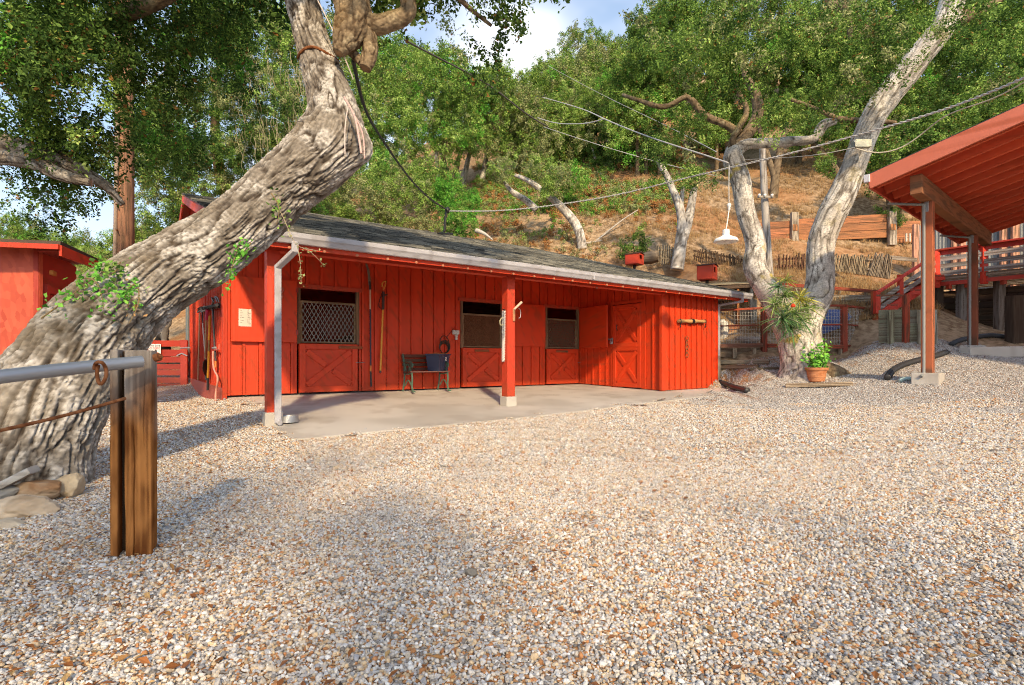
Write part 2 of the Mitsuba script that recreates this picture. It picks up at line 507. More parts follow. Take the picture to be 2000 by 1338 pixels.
# roof: front eave and ridge read off the photograph
VE = 3.22
ZE = zp(502, bu(918, VE), VE)
U0, U1 = -0.25, bu(1462, VE)
VR = -6.2
ZR = zp(379, U0, VR)
SL = (ZR - ZE) / (VE - VR)
print('roof', round(ZE, 2), round(ZR, 2), 'VR', round(VR, 2), 'slope', round(SL, 3), 'U', round(U0, 2), round(U1, 2))


def zr(v):           # top of the roof deck
    return ZE + (VE - v) * SL if v > VR else ZR - (VR - v) * SL


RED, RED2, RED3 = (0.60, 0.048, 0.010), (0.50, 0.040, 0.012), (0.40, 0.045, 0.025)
TAN = (0.24, 0.16, 0.10)
barn = thing('barn', 'long low red board and batten stable with shingle roof and grey gutter', 'barn')

# concrete apron
_us = np.linspace(0.0, 10.75, 24)
_front = np.interp(_us, [0, 0.25, 8.6, 10.75], [3.88, 3.90, 4.05, 3.1])
_left = np.interp(np.linspace(0, 1, 9), [0, 1], [0, 1])
vs_, n_ = [], 9
for u, vf in zip(_us, _front):
    for t in np.linspace(0, 1, n_):
        uu = u + 0.25 * t if u < 0.2 else u
        vs_.append(B(uu, vf * t - 0.4 * (1 - t), zs(uu, max(vf * t, 0))))
vs_ = np.array(vs_)
i_, j_ = np.meshgrid(np.arange(len(_us) - 1), np.arange(n_ - 1), indexing='ij')
q_ = np.stack([i_ * n_ + j_, i_ * n_ + j_ + 1, (i_ + 1) * n_ + j_ + 1, (i_ + 1) * n_ + j_], -1).reshape(-1, 4)
edge = [i * n_ + n_ - 1 for i in range(len(_us))]
lft = list(range(n_)); rgt = [(len(_us) - 1) * n_ + k for k in range(n_)]
loop = lft + edge[1:] + rgt[::-1][1:]
lv = vs_[loop] - np.array([0, 0, 0.25]); base = len(vs_)
sk = [[loop[k], loop[k + 1], base + k + 1, base + k] for k in range(len(loop) - 1)]
put('concrete_apron', (np.vstack([vs_, lv]), np.vstack([q_, sk])), 'concrete', label='smooth pale concrete slab under the porch of the red barn', cat='slab', kind='structure')


def plank_wall(par, axis, c, a0, a1, step, top, bottom, holes=(), out=1, batten=True, bw=0.045, color=RED):
    """upright boards with battens on the plane axis = c; holes: (a0, a1, z0, z1, batten too)"""
    n = max(1, int(round((a1 - a0) / step)))
    e = np.linspace(a0, a1, n + 1)

    def piece(x0, x1, o0, o1, z0, z1):
        return bb(x0, x1, c + o0, c + o1, z0, z1) if axis == 'v' else bb(c + o0, c + o1, x0, x1, z0, z1)

    def spans(x0, x1, z0, z1):
        out_ = [(z0, z1)]
        for h in holes:
            if x1 > h[0] + 0.02 and x0 < h[1] - 0.02:
                out_ = [p for s in out_ for p in ((s[0], min(s[1], h[2])), (max(s[0], h[3]), s[1])) if p[1] - p[0] > 0.03]
        return out_

    eset = set(e)
    cuts = sorted(set(list(e) + [x for h in holes for x in h[:2] if a0 < x < a1]))
    cuts = [x for i, x in enumerate(cuts) if i == 0 or x - cuts[i - 1] > 0.012]
    for x0, x1 in zip(cuts[:-1], cuts[1:]):
        xm = (x0 + x1) / 2
        for z0, z1 in spans(x0, x1, bottom(xm), top(xm)):
            put('board', piece(x0 + (bw / 2 + 0.007 if batten and x0 in eset else 0.001), x1 - (bw / 2 + 0.007 if batten and x1 in eset else 0.001), 0, -out * 0.02, z0, z1), 'paint_board', par, jit(color, 0.07))
    if batten:
        for x in e:
            for z0, z1 in spans(x - bw / 2, x + bw / 2, bottom(x), top(x)):
                put('batten', piece(x - bw / 2, x + bw / 2, 0.001 * out, out * 0.030, z0, z1), 'paint_board', par, jit(color, 0.07))


def part(parent, name):
    return uniq(f'{parent}__{name}')


# stall wall with three Dutch doors
DOORS = []
for xa, xb, ytop, ymid in ((583, 698, 567, 671), (901, 981, 591, 679), (1066, 1128, 603, 681)):
    ua, ub = bu(xa, 0), bu(xb, 0)
    um = (ua + ub) / 2
    DOORS.append((ua, ub, zp(ytop, um, 0), zp(ymid, um, 0)))
print('doors', [[round(float(x), 2) for x in d] for d in DOORS])
wall = part(barn, 'wall')
holes = [(d[0] - 0.03, d[1] + 0.03, 0, d[2] + 0.02) for d in DOORS]
under = lambda v: (lambda x: zr(v) - 0.07)
plank_wall(wall, 'v', 0.0, 0.02, UE, 0.275, under(0.0), lambda u: zs(u, 0) + 0.012, holes)
# left side wall, and the plain walls away from the yard
wall = part(barn, 'wall')
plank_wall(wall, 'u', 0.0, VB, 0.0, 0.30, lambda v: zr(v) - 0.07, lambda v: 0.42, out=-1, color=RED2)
for k in range(3):
    a, b_ = VB + k * (-VB) / 3, VB + (k + 1) * (-VB) / 3
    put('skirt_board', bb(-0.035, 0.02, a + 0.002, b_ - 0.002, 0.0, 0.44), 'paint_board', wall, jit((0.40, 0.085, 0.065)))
wall = part(barn, 'wall')
plank_wall(wall, 'u', UR, VB, VF, 0.6, lambda v: zr(v) - 0.07, lambda v: 0.24, out=1, batten=False)
wall = part(barn, 'wall')
plank_wall(wall, 'v', VB, 0.0, UR, 0.6, under(VB), lambda u: 0.1, out=-1, batten=False)
# wing: side wall with the feed room door, front wall
va, vb_ = bv(1199, UE), bv(1253, UE)
FD = (va, vb_, zp(595, UE, (va + vb_) / 2))
wall = part(barn, 'wall')
plank_wall(wall, 'u', UE, 0.03, VF - 0.02, 0.26, lambda v: zr(v) - 0.07, lambda v: zs(UE, v) + 0.012, [(va - 0.02, vb_ + 0.02, 0, FD[2] + 0.02)], out=-1)
wall = part(barn, 'wall')
plank_wall(wall, 'v', VF, UE + 0.02, UR, 0.215, under(VF), lambda u: zs(u, VF) + 0.012, out=1, bw=0.022)
for u, v in ((0.02, 0.012), (UE - 0.03, VF + 0.012)):
    put('corner_board', bb(u - 0.05, u + 0.05, v - 0.05, v + 0.02, zs(u, v) + 0.01, zr(v) - 0.06), 'paint_board', barn, jit(RED))
put('corner_board', bb(UR - 0.02, UR + 0.03, VF - 0.07, VF + 0.024, zs(UR, VF) + 0.01, zr(VF) - 0.06), 'paint_board', barn, jit(RED))
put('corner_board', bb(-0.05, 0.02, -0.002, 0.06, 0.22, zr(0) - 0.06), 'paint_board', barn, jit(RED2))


def xbrace(par, P, a0, a1, z0, z1, w=0.10, o0=0.019, o1=0.052, color=RED):
    """stiles, rails and a diagonal cross; P(a, out, z) gives the point"""
    ex = P(1, 0, 0) - P(0, 0, 0); eo = P(0, 1, 0) - P(0, 0, 0)
    om, ot = (o0 + o1) / 2, o1 - o0

    def bar(aa, za, ab, zb, t=ot, sh=0.0, ww=w):
        p0, p1 = P(aa, om + sh, za), P(ab, om + sh, zb)
        d = p1 - p0
        dd = d / np.linalg.norm(d)
        return box((p0 + p1) / 2, (np.linalg.norm(d), t, ww), np.array([dd, eo, np.cross(dd, eo)]), 0.004)
    for a in (a0 + w / 2, a1 - w / 2):
        put('stile', bar(a, z0, a, z1), 'paint_board', par, jit(color))
    for z in (z0 + w / 2, z1 - w / 2):
        put('rail', bar(a0 + w, z, a1 - w, z), 'paint_board', par, jit(color))
    c0, c1, e0, e1 = a0 + w * 1.25, a1 - w * 1.25, z0 + w * 1.35, z1 - w * 1.35
    put('brace', bar(c0, e0, c1, e1, ot * 0.8, ot * 0.1), 'paint_board', par, jit(color))
    cm, em = (c0 + c1) / 2, (e0 + e1) / 2
    for s in (-1, 1):
        k = 0.5 * w / math.hypot(c1 - c0, e1 - e0) * 1.6
        s0 = (cm + s * (c1 - c0) * k, em - s * (e1 - e0) * k)
        s1 = (c1, e0) if s > 0 else (c0, e1)
        put('brace', bar(*s0, *s1, ot * 0.7, 0.0), 'paint_board', par, jit(color))


for k, (ua, ub, zt, zm) in enumerate(DOORS):
    z0 = zs(ua, 0) + 0.02
    door = part(barn, 'stall_door')
    tag(door, ['lower stall door with a white cross brace pattern in red, nearest the left end', 'lower stall door behind the middle porch post', 'lower stall door in the inner corner of the porch'][k].replace('white cross brace pattern in red', 'red cross brace'))
    put('panel', bb(ua + 0.005, ub - 0.005, -0.02, 0.018, z0, zm - 0.01), 'paint_board', door, jit(RED))
    xbrace(door, lambda a, o, z: B(a, o, z), ua + 0.01, ub - 0.01, z0, zm - 0.01, 0.11)
    put('latch_bar', bb(ub - 0.40 if k == 0 else (ua + ub) / 2 - 0.25, ub + 0.08 if k == 0 else (ua + ub) / 2 + 0.15, 0.054, 0.07, zm - 0.10, zm - 0.05), 'timber_lying', door, (0.30, 0.10, 0.05))
    put('bolt', tube([B(ub - 0.05, 0.05, (z0 + zm) / 2 + 0.1), B(ub + 0.13, 0.05, (z0 + zm) / 2 + 0.1)], 0.008, 6), 'galvanised', door)
    win = part(barn, 'stall_opening')
    for a, b_ in ((ua - 0.03, ua + 0.03), (ub - 0.03, ub + 0.03)):
        put('jamb', bb(a, b_, -0.04, 0.026, zm - 0.012, zt), 'timber_upright', win, jit(TAN))
    put('lintel', bb(ua - 0.09, ub + 0.09, -0.04, 0.03, zt, zt + 0.08), 'paint_board', win, jit((0.42, 0.06, 0.03)))
    # wire screen in a wooden frame; the top fifth of the opening stays free
    s0, s1, t0, t1 = ua + 0.035, ub - 0.035, zm + 0.005, zm + (zt - zm) * (0.78 if k == 0 else 0.74)
    for a, b_, c, d in ((s0, s1, t1 - 0.04, t1), (s0, s1, t0, t0 + 0.03), (s0, s0 + 0.035, t0 + 0.03, t1 - 0.04), (s1 - 0.035, s1, t0 + 0.03, t1 - 0.04)):
        put('screen_frame', bb(a, b_, -0.03, -0.002, c, d), 'timber_lying', win, jit((0.26, 0.19, 0.12)))
    wires = []
    W_, H_ = s1 - s0, t1 - t0
    if k != 1:
        st, sl_ = (0.082, 1.75) if k == 0 else (0.055, 2.0)
        for sg in (-1, 1):
            off = -H_ / sl_ - st
            while off < W_ + H_ / sl_:
                lo, hi = [], []
                pa, pb = (off, 0.0), (off + H_ / sl_, H_)
                if sg < 0:
                    pa, pb = (off + H_ / sl_, 0.0), (off, H_)
                dx, dz = pb[0] - pa[0], pb[1] - pa[1]
                tt = [0.0, 1.0]
                for lim in (0.0, W_):
                    tq = (lim - pa[0]) / dx
                    if (lim == 0.0) == (dx > 0):
                        tt[0] = max(tt[0], tq)
                    else:
                        tt[1] = min(tt[1], tq)
                if tt[1] - tt[0] > 0.02:
                    q0, q1 = [(pa[0] + dx * t, pa[1] + dz * t) for t in tt]
                    wires.append(beam(B(s0 + q0[0], -0.016 + 0.002 * sg, t0 + q0[1]), B(s0 + q1[0], -0.016 + 0.002 * sg, t0 + q1[1]), 0.0085, 0.0085))
                off += st
        put('wire_screen', wires, 'vc_satin', win, (0.33, 0.31, 0.28) if k == 0 else (0.20, 0.13, 0.09), kind='stuff')
    else:
        x = s0 + 0.03
        while x < s1 - 0.02:
            wires.append(bb(x, x + 0.014, -0.022, -0.012, t0, t1))
            x += 0.026
        for z in np.arange(t0 + 0.05, t1, 0.06):
            wires.append(bb(s0, s1, -0.012, -0.008, z, z + 0.006))
        put('wire_screen', wires, 'vc_matte', win, (0.17, 0.085, 0.05), kind='stuff')

# upper door leaves folded open
UA, ZA = bu(450, 0.05), zp(668, bu(516, 0.05), 0.05)
leaf = part(barn, 'upper_door_leaf')
tag(leaf, 'upper stall door leaf folded flat against the wall behind the left porch post')
um = (UA + DOORS[0][0]) / 2
for a, b_ in ((UA, um - 0.002), (um + 0.002, DOORS[0][0] - 0.05)):
    put('panel', bb(a, b_, 0.045, 0.10, ZA, DOORS[0][2] + 0.12, 0.003), 'paint_board', leaf, jit(RED, 0.04))
for z in (ZA + 0.15, DOORS[0][2] - 0.1):
    put('hinge', bb(DOORS[0][0] - 0.07, DOORS[0][0] - 0.03, 0.05, 0.108, z, z + 0.09), 'vc_satin', leaf, (0.3, 0.03, 0.02))
leaf = part(barn, 'upper_door_leaf')
ua = bu(986, 0.05)
ub = bu(1063, 0.05)
put('panel', bb(ua, ub, 0.045, 0.10, zp(677, ub, 0.05), zp(597, ub, 0.05), 0.004), 'paint_board', leaf, jit(RED, 0.04))
for z in (0.25, 0.75):
    zz = zp(677, ub, 0.05) + z * 1.0
    put('hinge', bb(ub, ub + 0.05, 0.03, 0.06, zz, zz + 0.08), 'vc_satin', leaf, (0.3, 0.03, 0.02))
leaf = part(barn, 'upper_door_leaf')
tag(leaf, 'upper stall door leaf swung out across the inner corner of the porch')
h0 = B(DOORS[2][1] + 0.04, 0.05, 0)
LW, ang = 1.17, 1.69
p = h0 + LW * (math.cos(ang) * D1 - math.sin(ang) * D2)
dl = (p - h0) / np.linalg.norm(p - h0)
print('leaf px', 1000 + F * p[0] / p[1])
zl0, zl1 = zp(680, DOORS[2][1], 0), zp(603, DOORS[2][1], 0)
put('panel', box((h0 + p) / 2 + UP * (zl0 + zl1) / 2, (LW, 0.045, zl1 - zl0), np.array([dl, np.cross(UP, dl), UP]), 0.004), 'paint_board', leaf, jit(RED, 0.04))

# feed room door: two crosses one above the other
door = part(barn, 'feed_room_door')
va, vb_, zt = FD
z0 = zs(UE, (va + vb_) / 2) + 0.02
Pw = lambda a, o, z: B(UE - o, a, z)
put('panel', bb(UE - 0.018, UE + 0.02, va, vb_, z0, zt), 'paint_board', door, jit(RED))
zm = z0 + (zt - z0) * 0.49
xbrace(door, Pw, va, vb_, z0, zm, 0.10)
xbrace(door, Pw, va, vb_, zm + 0.001, zt, 0.10)
for a, b_ in ((va - 0.085, va - 0.012), (vb_ + 0.012, vb_ + 0.085)):
    put('door_casing', bb(UE - 0.03, UE - 0.0205, a, b_, z0 - 0.01, zt + 0.02), 'paint_board', barn, jit(RED))
put('door_casing', bb(UE - 0.033, UE - 0.0205, va - 0.085, vb_ + 0.085, zt + 0.021, zt + 0.09), 'paint_board', barn, jit(RED))
put('handle', tube([Pw(va + 0.16, 0.03, zm + 0.42), Pw(va + 0.16, 0.07, zm + 0.42), Pw(va + 0.16, 0.07, zm + 0.55), Pw(va + 0.16, 0.03, zm + 0.55)], 0.01, 6), 'iron_dark', door)
hz = zp(664, UE, va)
put('hasp', [bb(UE - 0.075, UE - 0.042, va - 0.16, va + 0.02, hz, hz + 0.035), bb(UE - 0.06, UE - 0.045, va - 0.04, va + 0.02, hz - 0.05, hz + 0.05)], 'galvanised', door)
pk = thing('padlock', 'silver padlock hanging from the hasp of the narrow red door', 'padlock')
pp = Pw(va + 0.0, 0.09, hz - 0.07)
put('body', box(pp, (0.085, 0.045, 0.075), BAX[[1, 0, 2]], 0.01), 'galvanised', pk)
put('shackle', tube([pp + UP * 0.03 + BAX[1] * (0.028 * math.cos(a)) + UP * (0.02 + 0.035 * math.sin(a)) for a in np.linspace(0, math.pi, 9)], 0.007, 6), 'galvanised', pk)

# porch posts on concrete piers, front beam, rafters
ZB = 2.45
POSTS = []
for k, (px, w) in enumerate(((532, 0.17), (993, 0.17))):
    u = bu(px, VF)
    z0 = zs(u, VF)
    po = part(barn, 'porch_post')
    put('shaft', bb(u - w / 2, u + w / 2, VF - w / 2, VF + w / 2, z0 + 0.15, ZB), 'paint_board', po, jit((0.54, 0.05, 0.02)), label=None)
    put('pier', bb(u - w * 0.66, u + w * 0.66, VF - w * 0.66, VF + w * 0.66, z0 - 0.04, z0 + 0.16, 0.01), 'concrete', po)
    POSTS.append((u, z0))
put('front_beam', bb(U0 + 0.12, UE + 0.02, VF - 0.08, VF + 0.08, ZB, zr(VF) - 0.19), 'paint_board', barn, jit((0.50, 0.045, 0.018)))
for u in np.arange(U0 + 0.08, U1, 0.61):
    p0, p1 = B(u, VE - 0.10, zr(VE - 0.10) - 0.115), B(u, -0.3, zr(-0.3) - 0.115)
    put('rafter', beam(p0, p1, 0.045, 0.14), 'paint_board', barn, jit((0.48, 0.05, 0.022)))
for u in np.arange(U0 + 0.6, UR, 0.46):
    put('bolt_head', lathe([(0.0, 0.03), (0.02, 0.028), (0.022, 0.0), (0.0, 0.0)], B(u, VE - 0.02, ZE - 0.19), 7, BAX[[0, 2, 1]] * np.array([[1], [1], [1]])), 'vc_matte', barn, (0.5, 0.2, 0.12))
# roof deck, fascia, rakes, shingles
roof = part(barn, 'roof')
VD = VR - 2.6


def slabpoly(pts, t):
    pts = np.array(pts); v = np.vstack([pts, pts - np.array([0, 0, t])]); n = len(pts)
    f = [[0, k, k + 1] for k in range(1, n - 1)] + [[n, n + k + 1, n + k] for k in range(1, n - 1)]
    for k in range(n):
        a, b_ = k, (k + 1) % n
        f += [[a, n + a, n + b_], [a, n + b_, b_]]
    return v, np.array(f)


put('deck', [slabpoly([B(U0, VE, ZE), B(U1, VE, ZE), B(U1, VR, ZR), B(U0, VR, ZR)], 0.045), slabpoly([B(U0, VR, ZR), B(U1, VR, ZR), B(U1, VD, zr(VD)), B(U0, VD, zr(VD))], 0.045)], 'paint_board', roof, (0.40, 0.045, 0.022))
put('fascia_board', bb(U0, U1, VE - 0.055, VE - 0.015, ZE - 0.20, ZE - 0.05), 'paint_board', roof, jit(RED))
for u in (U0 + 0.02, U1 - 0.02):
    put('rake_board', beam(B(u, VE - 0.06, zr(VE - 0.06) - 0.14), B(u, VR, ZR - 0.14), 0.035, 0.18), 'paint_board', roof, jit(RED))
    put('rake_board', beam(B(u, VR, ZR - 0.14), B(u, VD, zr(VD) - 0.14), 0.035, 0.18), 'paint_board', roof, jit(RED))
srow, L = [], math.hypot(VE - VR, ZR - ZE)
sd = (B(0, VR, ZR) - B(0, VE, ZE)) / np.linalg.norm(B(0, VR, ZR) - B(0, VE, ZE))
sn = np.cross(D1, sd)
rr = random.Random(5)
EXP = 0.165
for i in range(int(L / EXP) + 1):
    u = U0 - 0.02 - rr.uniform(0, 0.15)
    while u < U1:
        w = rr.uniform(0.17, 0.30)
        a, b_ = max(u, U0 - 0.03), min(u + w, U1 + 0.02)
        if b_ - a > 0.04:
            s0 = i * EXP - 0.03 + rr.uniform(-0.012, 0.012)
            ln = min(0.22, L - s0)
            d = sd * math.cos(0.07) - sn * math.sin(0.07)
            c = B((a + b_) / 2, VE, ZE) + sd * (s0 + ln / 2) + sn * (0.016 + rr.uniform(-0.003, 0.004))
            t = rr.random()
            base = np.array((0.092, 0.10, 0.106)) * (1 - t) + np.array((0.36, 0.355, 0.315)) * t
            if rr.random() < 0.2:
                base = base * 0.5
            srow.append((np.linalg.norm(c - [0, 0, EYE]), box(c, (b_ - a - 0.014, ln, 0.028), np.array([D1, d, np.cross(D1, d)])), base * (0.6 + 0.4 * meshkit.noise(c * 0.9))))
        u += w
srow.sort(key=lambda x: x[0])
for _, m, c in srow[:300]:
    put('shingle', m, 'vc_matte', roof, c)
m = cat_mesh([s[1] for s in srow[300:]])
put('shingle', m, 'vc_matte', roof, np.repeat(np.array([s[2] for s in srow[300:]]), 8, 0), kind='stuff')
for i in range(int((U1 - U0) / 0.28)):
    u = U0 + i * 0.28
    for s in (1, -1):
        d = (B(0, VR + s * 0.13, zr(VR + s * 0.13)) - B(0, VR, ZR))
        put('ridge_shingle', box(B(u + 0.16, VR, ZR + 0.03) + d / 2, (0.31, np.linalg.norm(d), 0.015), np.array([D1, d / np.linalg.norm(d), np.cross(D1, d / np.linalg.norm(d))])), 'vc_matte', roof, jit((0.13, 0.135, 0.12), 0.3))
# gutter, its joints and spouts
gp = [(0.0, 0.02), (0.0, -0.125), (0.075, -0.125), (0.10, -0.075), (0.118, -0.05), (0.118, 0.012), (0.105, 0.012), (0.105, -0.045), (0.065, -0.112), (0.012, -0.112), (0.012, 0.02)]
put('gutter', prism(gp, B(U0 - 0.03, VE - 0.013, ZE - 0.015), np.array([-D2, UP, D1]), U1 - U0 + 0.06), 'gutter_paint', barn)
for px in (1160, 1427):
    u = bu(px, VE + 0.1)
    put('gutter_strap', bb(u - 0.02, u + 0.02, VE + 0.104, VE + 0.109, ZE - 0.135, ZE - 0.0), 'gutter_paint', barn)
for u in (U0 - 0.032, U1 + 0.03):
    put('gutter_end', prism([(0.0, 0.02), (0.0, -0.125), (0.075, -0.125), (0.10, -0.075), (0.118, -0.05), (0.118, 0.012)], B(u - 0.002, VE - 0.013, ZE - 0.015), np.array([-D2, UP, D1]), 0.006), 'gutter_paint', barn)


def spout(par, pts, w=0.085, d=0.06):
    pts = [np.asarray(p, float) for p in pts]
    ms = []
    for a, b_ in zip(pts[:-1], pts[1:]):
        e = (b_ - a) / np.linalg.norm(b_ - a) * 0.02
        x = BAX[0] if abs((b_ - a) @ BAX[0]) < 0.9 * np.linalg.norm(b_ - a) else BAX[1]
        z = (b_ - a) / np.linalg.norm(b_ - a)
        y = np.cross(z, x); y /= np.linalg.norm(y); x = np.cross(y, z)
        ms.append(box((a + b_) / 2, (w, d, np.linalg.norm(b_ - a + 2 * e)), np.array([x, y, z]), 0.008))
    return put('downspout', ms, 'gutter_paint', par)


u1, z1 = POSTS[0]
us = bu(576, VE + 0.05)
ud = u1 + 0.045
spout(barn, [B(us, VE + 0.05, ZE - 0.13), B(us, VE + 0.05, ZE - 0.24), B(ud, VF + 0.125, ZE - 0.42), B(ud, VF + 0.125, z1 + 0.03)])
put('spout_outlet', tube([B(ud, VF + 0.125, z1 + 0.05), B(ud + 0.01, VF + 0.21, z1 + 0.02)], 0.035, 8), 'gutter_paint', barn)
ue = bu(1450, VE + 0.05)
spout(barn, [B(ue, VE + 0.05, ZE - 0.13), B(ue, VE + 0.05, ZE - 0.22), B(UR + 0.09, VF + 0.0, ZE - 0.30), B(UR + 0.09, VF + 0.0, 0.32)], 0.07, 0.055)
put('downspout', tube([B(-0.06, VB + 0.1, 0.45), B(-0.06, VB + 0.1, zr(VB) - 0.2)], 0.055, 8), 'vc_satin', barn, (0.12, 0.15, 0.16))
put('corner_post', bb(UR + 0.03, UR + 0.15, VF - 0.10, VF + 0.03, 0.1, 1.05, 0.008), 'timber_upright', barn, (0.30, 0.27, 0.23))
# small lamp under the left gable
lb = thing('bare_bulb', 'small round bulb glowing under the left gable of the barn', 'lamp')
pb = W(402, 425, 14.2)
put('globe', lathe([(0.001, 0.07), (0.05, 0.05), (0.07, 0), (0.05, -0.05), (0.001, -0.07)], pb, 12), 'vc_satin', lb, (0.85, 0.62, 0.25), smooth=True)
put('holder', tube([pb + UP * 0.05, pb + UP * 0.5], 0.03, 8), 'iron_dark', lb)
# ------------------------------------------------------------------ leaves: clumps that are copied through the crowns
PAL = {'dark': [(0.042, 0.092, 0.026), (0.083, 0.159, 0.042), (0.136, 0.236, 0.059)],
       'mid': [(0.088, 0.171, 0.040), (0.165, 0.301, 0.065), (0.260, 0.407, 0.094)],
       'light': [(0.165, 0.277, 0.059), (0.295, 0.460, 0.106), (0.437, 0.566, 0.177)],
       'olive': [(0.177, 0.212, 0.094), (0.330, 0.378, 0.165), (0.484, 0.507, 0.260)],
       'bright': [(0.083, 0.260, 0.038), (0.153, 0.425, 0.065), (0.260, 0.555, 0.094)],
       'dead': [(0.401, 0.177, 0.059), (0.543, 0.330, 0.153), (0.307, 0.142, 0.059)]}


def clump(n, R, ln, wd, pal, seed, twigs=5, up=0.5):
    r = np.random.default_rng(seed)
    d = r.normal(size=(n, 3)); d /= np.linalg.norm(d, axis=1, keepdims=True)
    # leaves gather along a few twigs
    tw = r.normal(size=(twigs, 3)); tw /= np.linalg.norm(tw, axis=1, keepdims=True)
    w = r.integers(0, twigs, n)
    s = r.uniform(0.25, 1.0, n) ** 0.7
    p = tw[w] * (s * R)[:, None] + d * (R * 0.30 * r.uniform(0.3, 1, n))[:, None]
    nn = r.normal(size=(n, 3)) * 0.50 + p / R * 0.75 + np.array([0, 0, up]); nn /= np.linalg.norm(nn, axis=1, keepdims=True)
    a = np.cross(nn, r.normal(size=(n, 3))); a /= np.linalg.norm(a, axis=1, keepdims=True)
    b = np.cross(nn, a)
    k = r.uniform(0.65, 1.25, n)
    L, Wd = (ln * k)[:, None], (wd * k)[:, None]
    v = np.stack([p - a * L / 2, p + b * Wd / 2 + a * L * 0.08 - nn * Wd * 0.2, p + a * L / 2, p - b * Wd / 2 + a * L * 0.08 - nn * Wd * 0.2], 1).reshape(-1, 3)
    i = np.arange(n)[:, None] * 4
    f = np.vstack([i + [0, 1, 2], i + [0, 2, 3]])
    c = np.array(PAL[pal])[r.choice(3, n, p=[0.34, 0.42, 0.24])] * r.uniform(0.75, 1.25, (n, 1))
    if pal != 'dead':
        dd = r.random(n) < 0.02
        c[dd] = (0.32, 0.17, 0.06)
    return v, f, np.repeat(c, 4, 0)


def twig_mesh(R, seed, twigs=5):
    r = np.random.default_rng(seed)
    r.normal(size=(1, 3))
    tw = r.normal(size=(twigs, 3)); tw /= np.linalg.norm(tw, axis=1, keepdims=True)
    return cat_mesh([tube([[0, 0, 0], t * R * 0.5 + [0, 0, 0.03], t * R], [0.012, 0.008, 0.003], 3, False) for t in tw])


CL = {}
for pal in PAL:
    for size, (n, R, ln, wd) in {'near': (200, 0.36, 0.054, 0.030), 'far': (330, 0.62, 0.092, 0.058)}.items():
        for v in range(2):
            k = f'leaves_{pal}_{size}_{v}'
            m = clump(n, R, ln, wd, pal, hash((pal == 'dark', v, n)) % 1000 + 7 * len(CL))
            scene[k] = {'type': 'shapegroup', 'leaf': mikit.ply((m[0], m[1]), 'leaf', color=m[2])}
            CL.setdefault((pal, size), []).append(k)


def crown(parent, lobes, mix_, size, seed, dens=1.0, gap=0.42, name='crown', scale=1.0):
    """lobes: (centre, (rx, ry, rz)); clumps fill the outer part of each lobe and leave gaps"""
    r = np.random.default_rng(seed)
    key = part(parent, name)
    Rc = {'near': 0.36, 'far': 0.62}[size] * scale
    pals, wts = list(mix_), np.array(list(mix_.values()), float)
    for c, rad in lobes:
        rad = np.asarray(rad, float)
        n = int(dens * 5.0 * (rad.prod() ** (1 / 3) / Rc) ** 2) + 3
        lw = wts * r.uniform(0.3, 1.7, len(pals)); lw /= lw.sum()
        for _ in range(n):
            d = r.normal(size=3); d /= np.linalg.norm(d)
            p = c + d * rad * (0.35 + 0.68 * r.random() ** 0.45)
            if meshkit.noise(p / (Rc * 2.6) + seed) < gap:
                continue
            g = CL[(pals[r.choice(len(pals), p=lw)], size)][r.integers(2)]
            instance(key, g, inst_matrix(p, scale * r.uniform(0.7, 1.3), r))
    return key


def lobe(px, py, Y, rpx, sq=0.8, sx=1.0):
    r = rpx * Y / F
    return W(px, py, Y), (r * sx, r, r * sq)


# ------------------------------------------------------------------ trunks and limbs with modelled bark
BARKS = {'limb': dict(ft=17.0, fl=4.5, amp=0.026, dark=(0.075, 0.05, 0.032), mid=(0.22, 0.165, 0.105), light=(0.34, 0.27, 0.18), lichen=(0.42, 0.36, 0.24), la=0.55),
         'oak': dict(ft=21.0, fl=2.9, amp=0.029, dark=(0.05, 0.038, 0.03), mid=(0.22, 0.192, 0.16), light=(0.35, 0.32, 0.28), lichen=(0.52, 0.50, 0.47), la=0.47),
         'grey': dict(ft=13.0, fl=1.8, amp=0.010, dark=(0.10, 0.085, 0.07), mid=(0.46, 0.425, 0.39), light=(0.60, 0.57, 0.53), lichen=(0.68, 0.66, 0.62), la=0.45),
         'brown': dict(ft=10.0, fl=4.0, amp=0.016, dark=(0.07, 0.05, 0.035), mid=(0.21, 0.155, 0.10), light=(0.29, 0.23, 0.16), lichen=(0.36, 0.34, 0.24), la=0.62)}


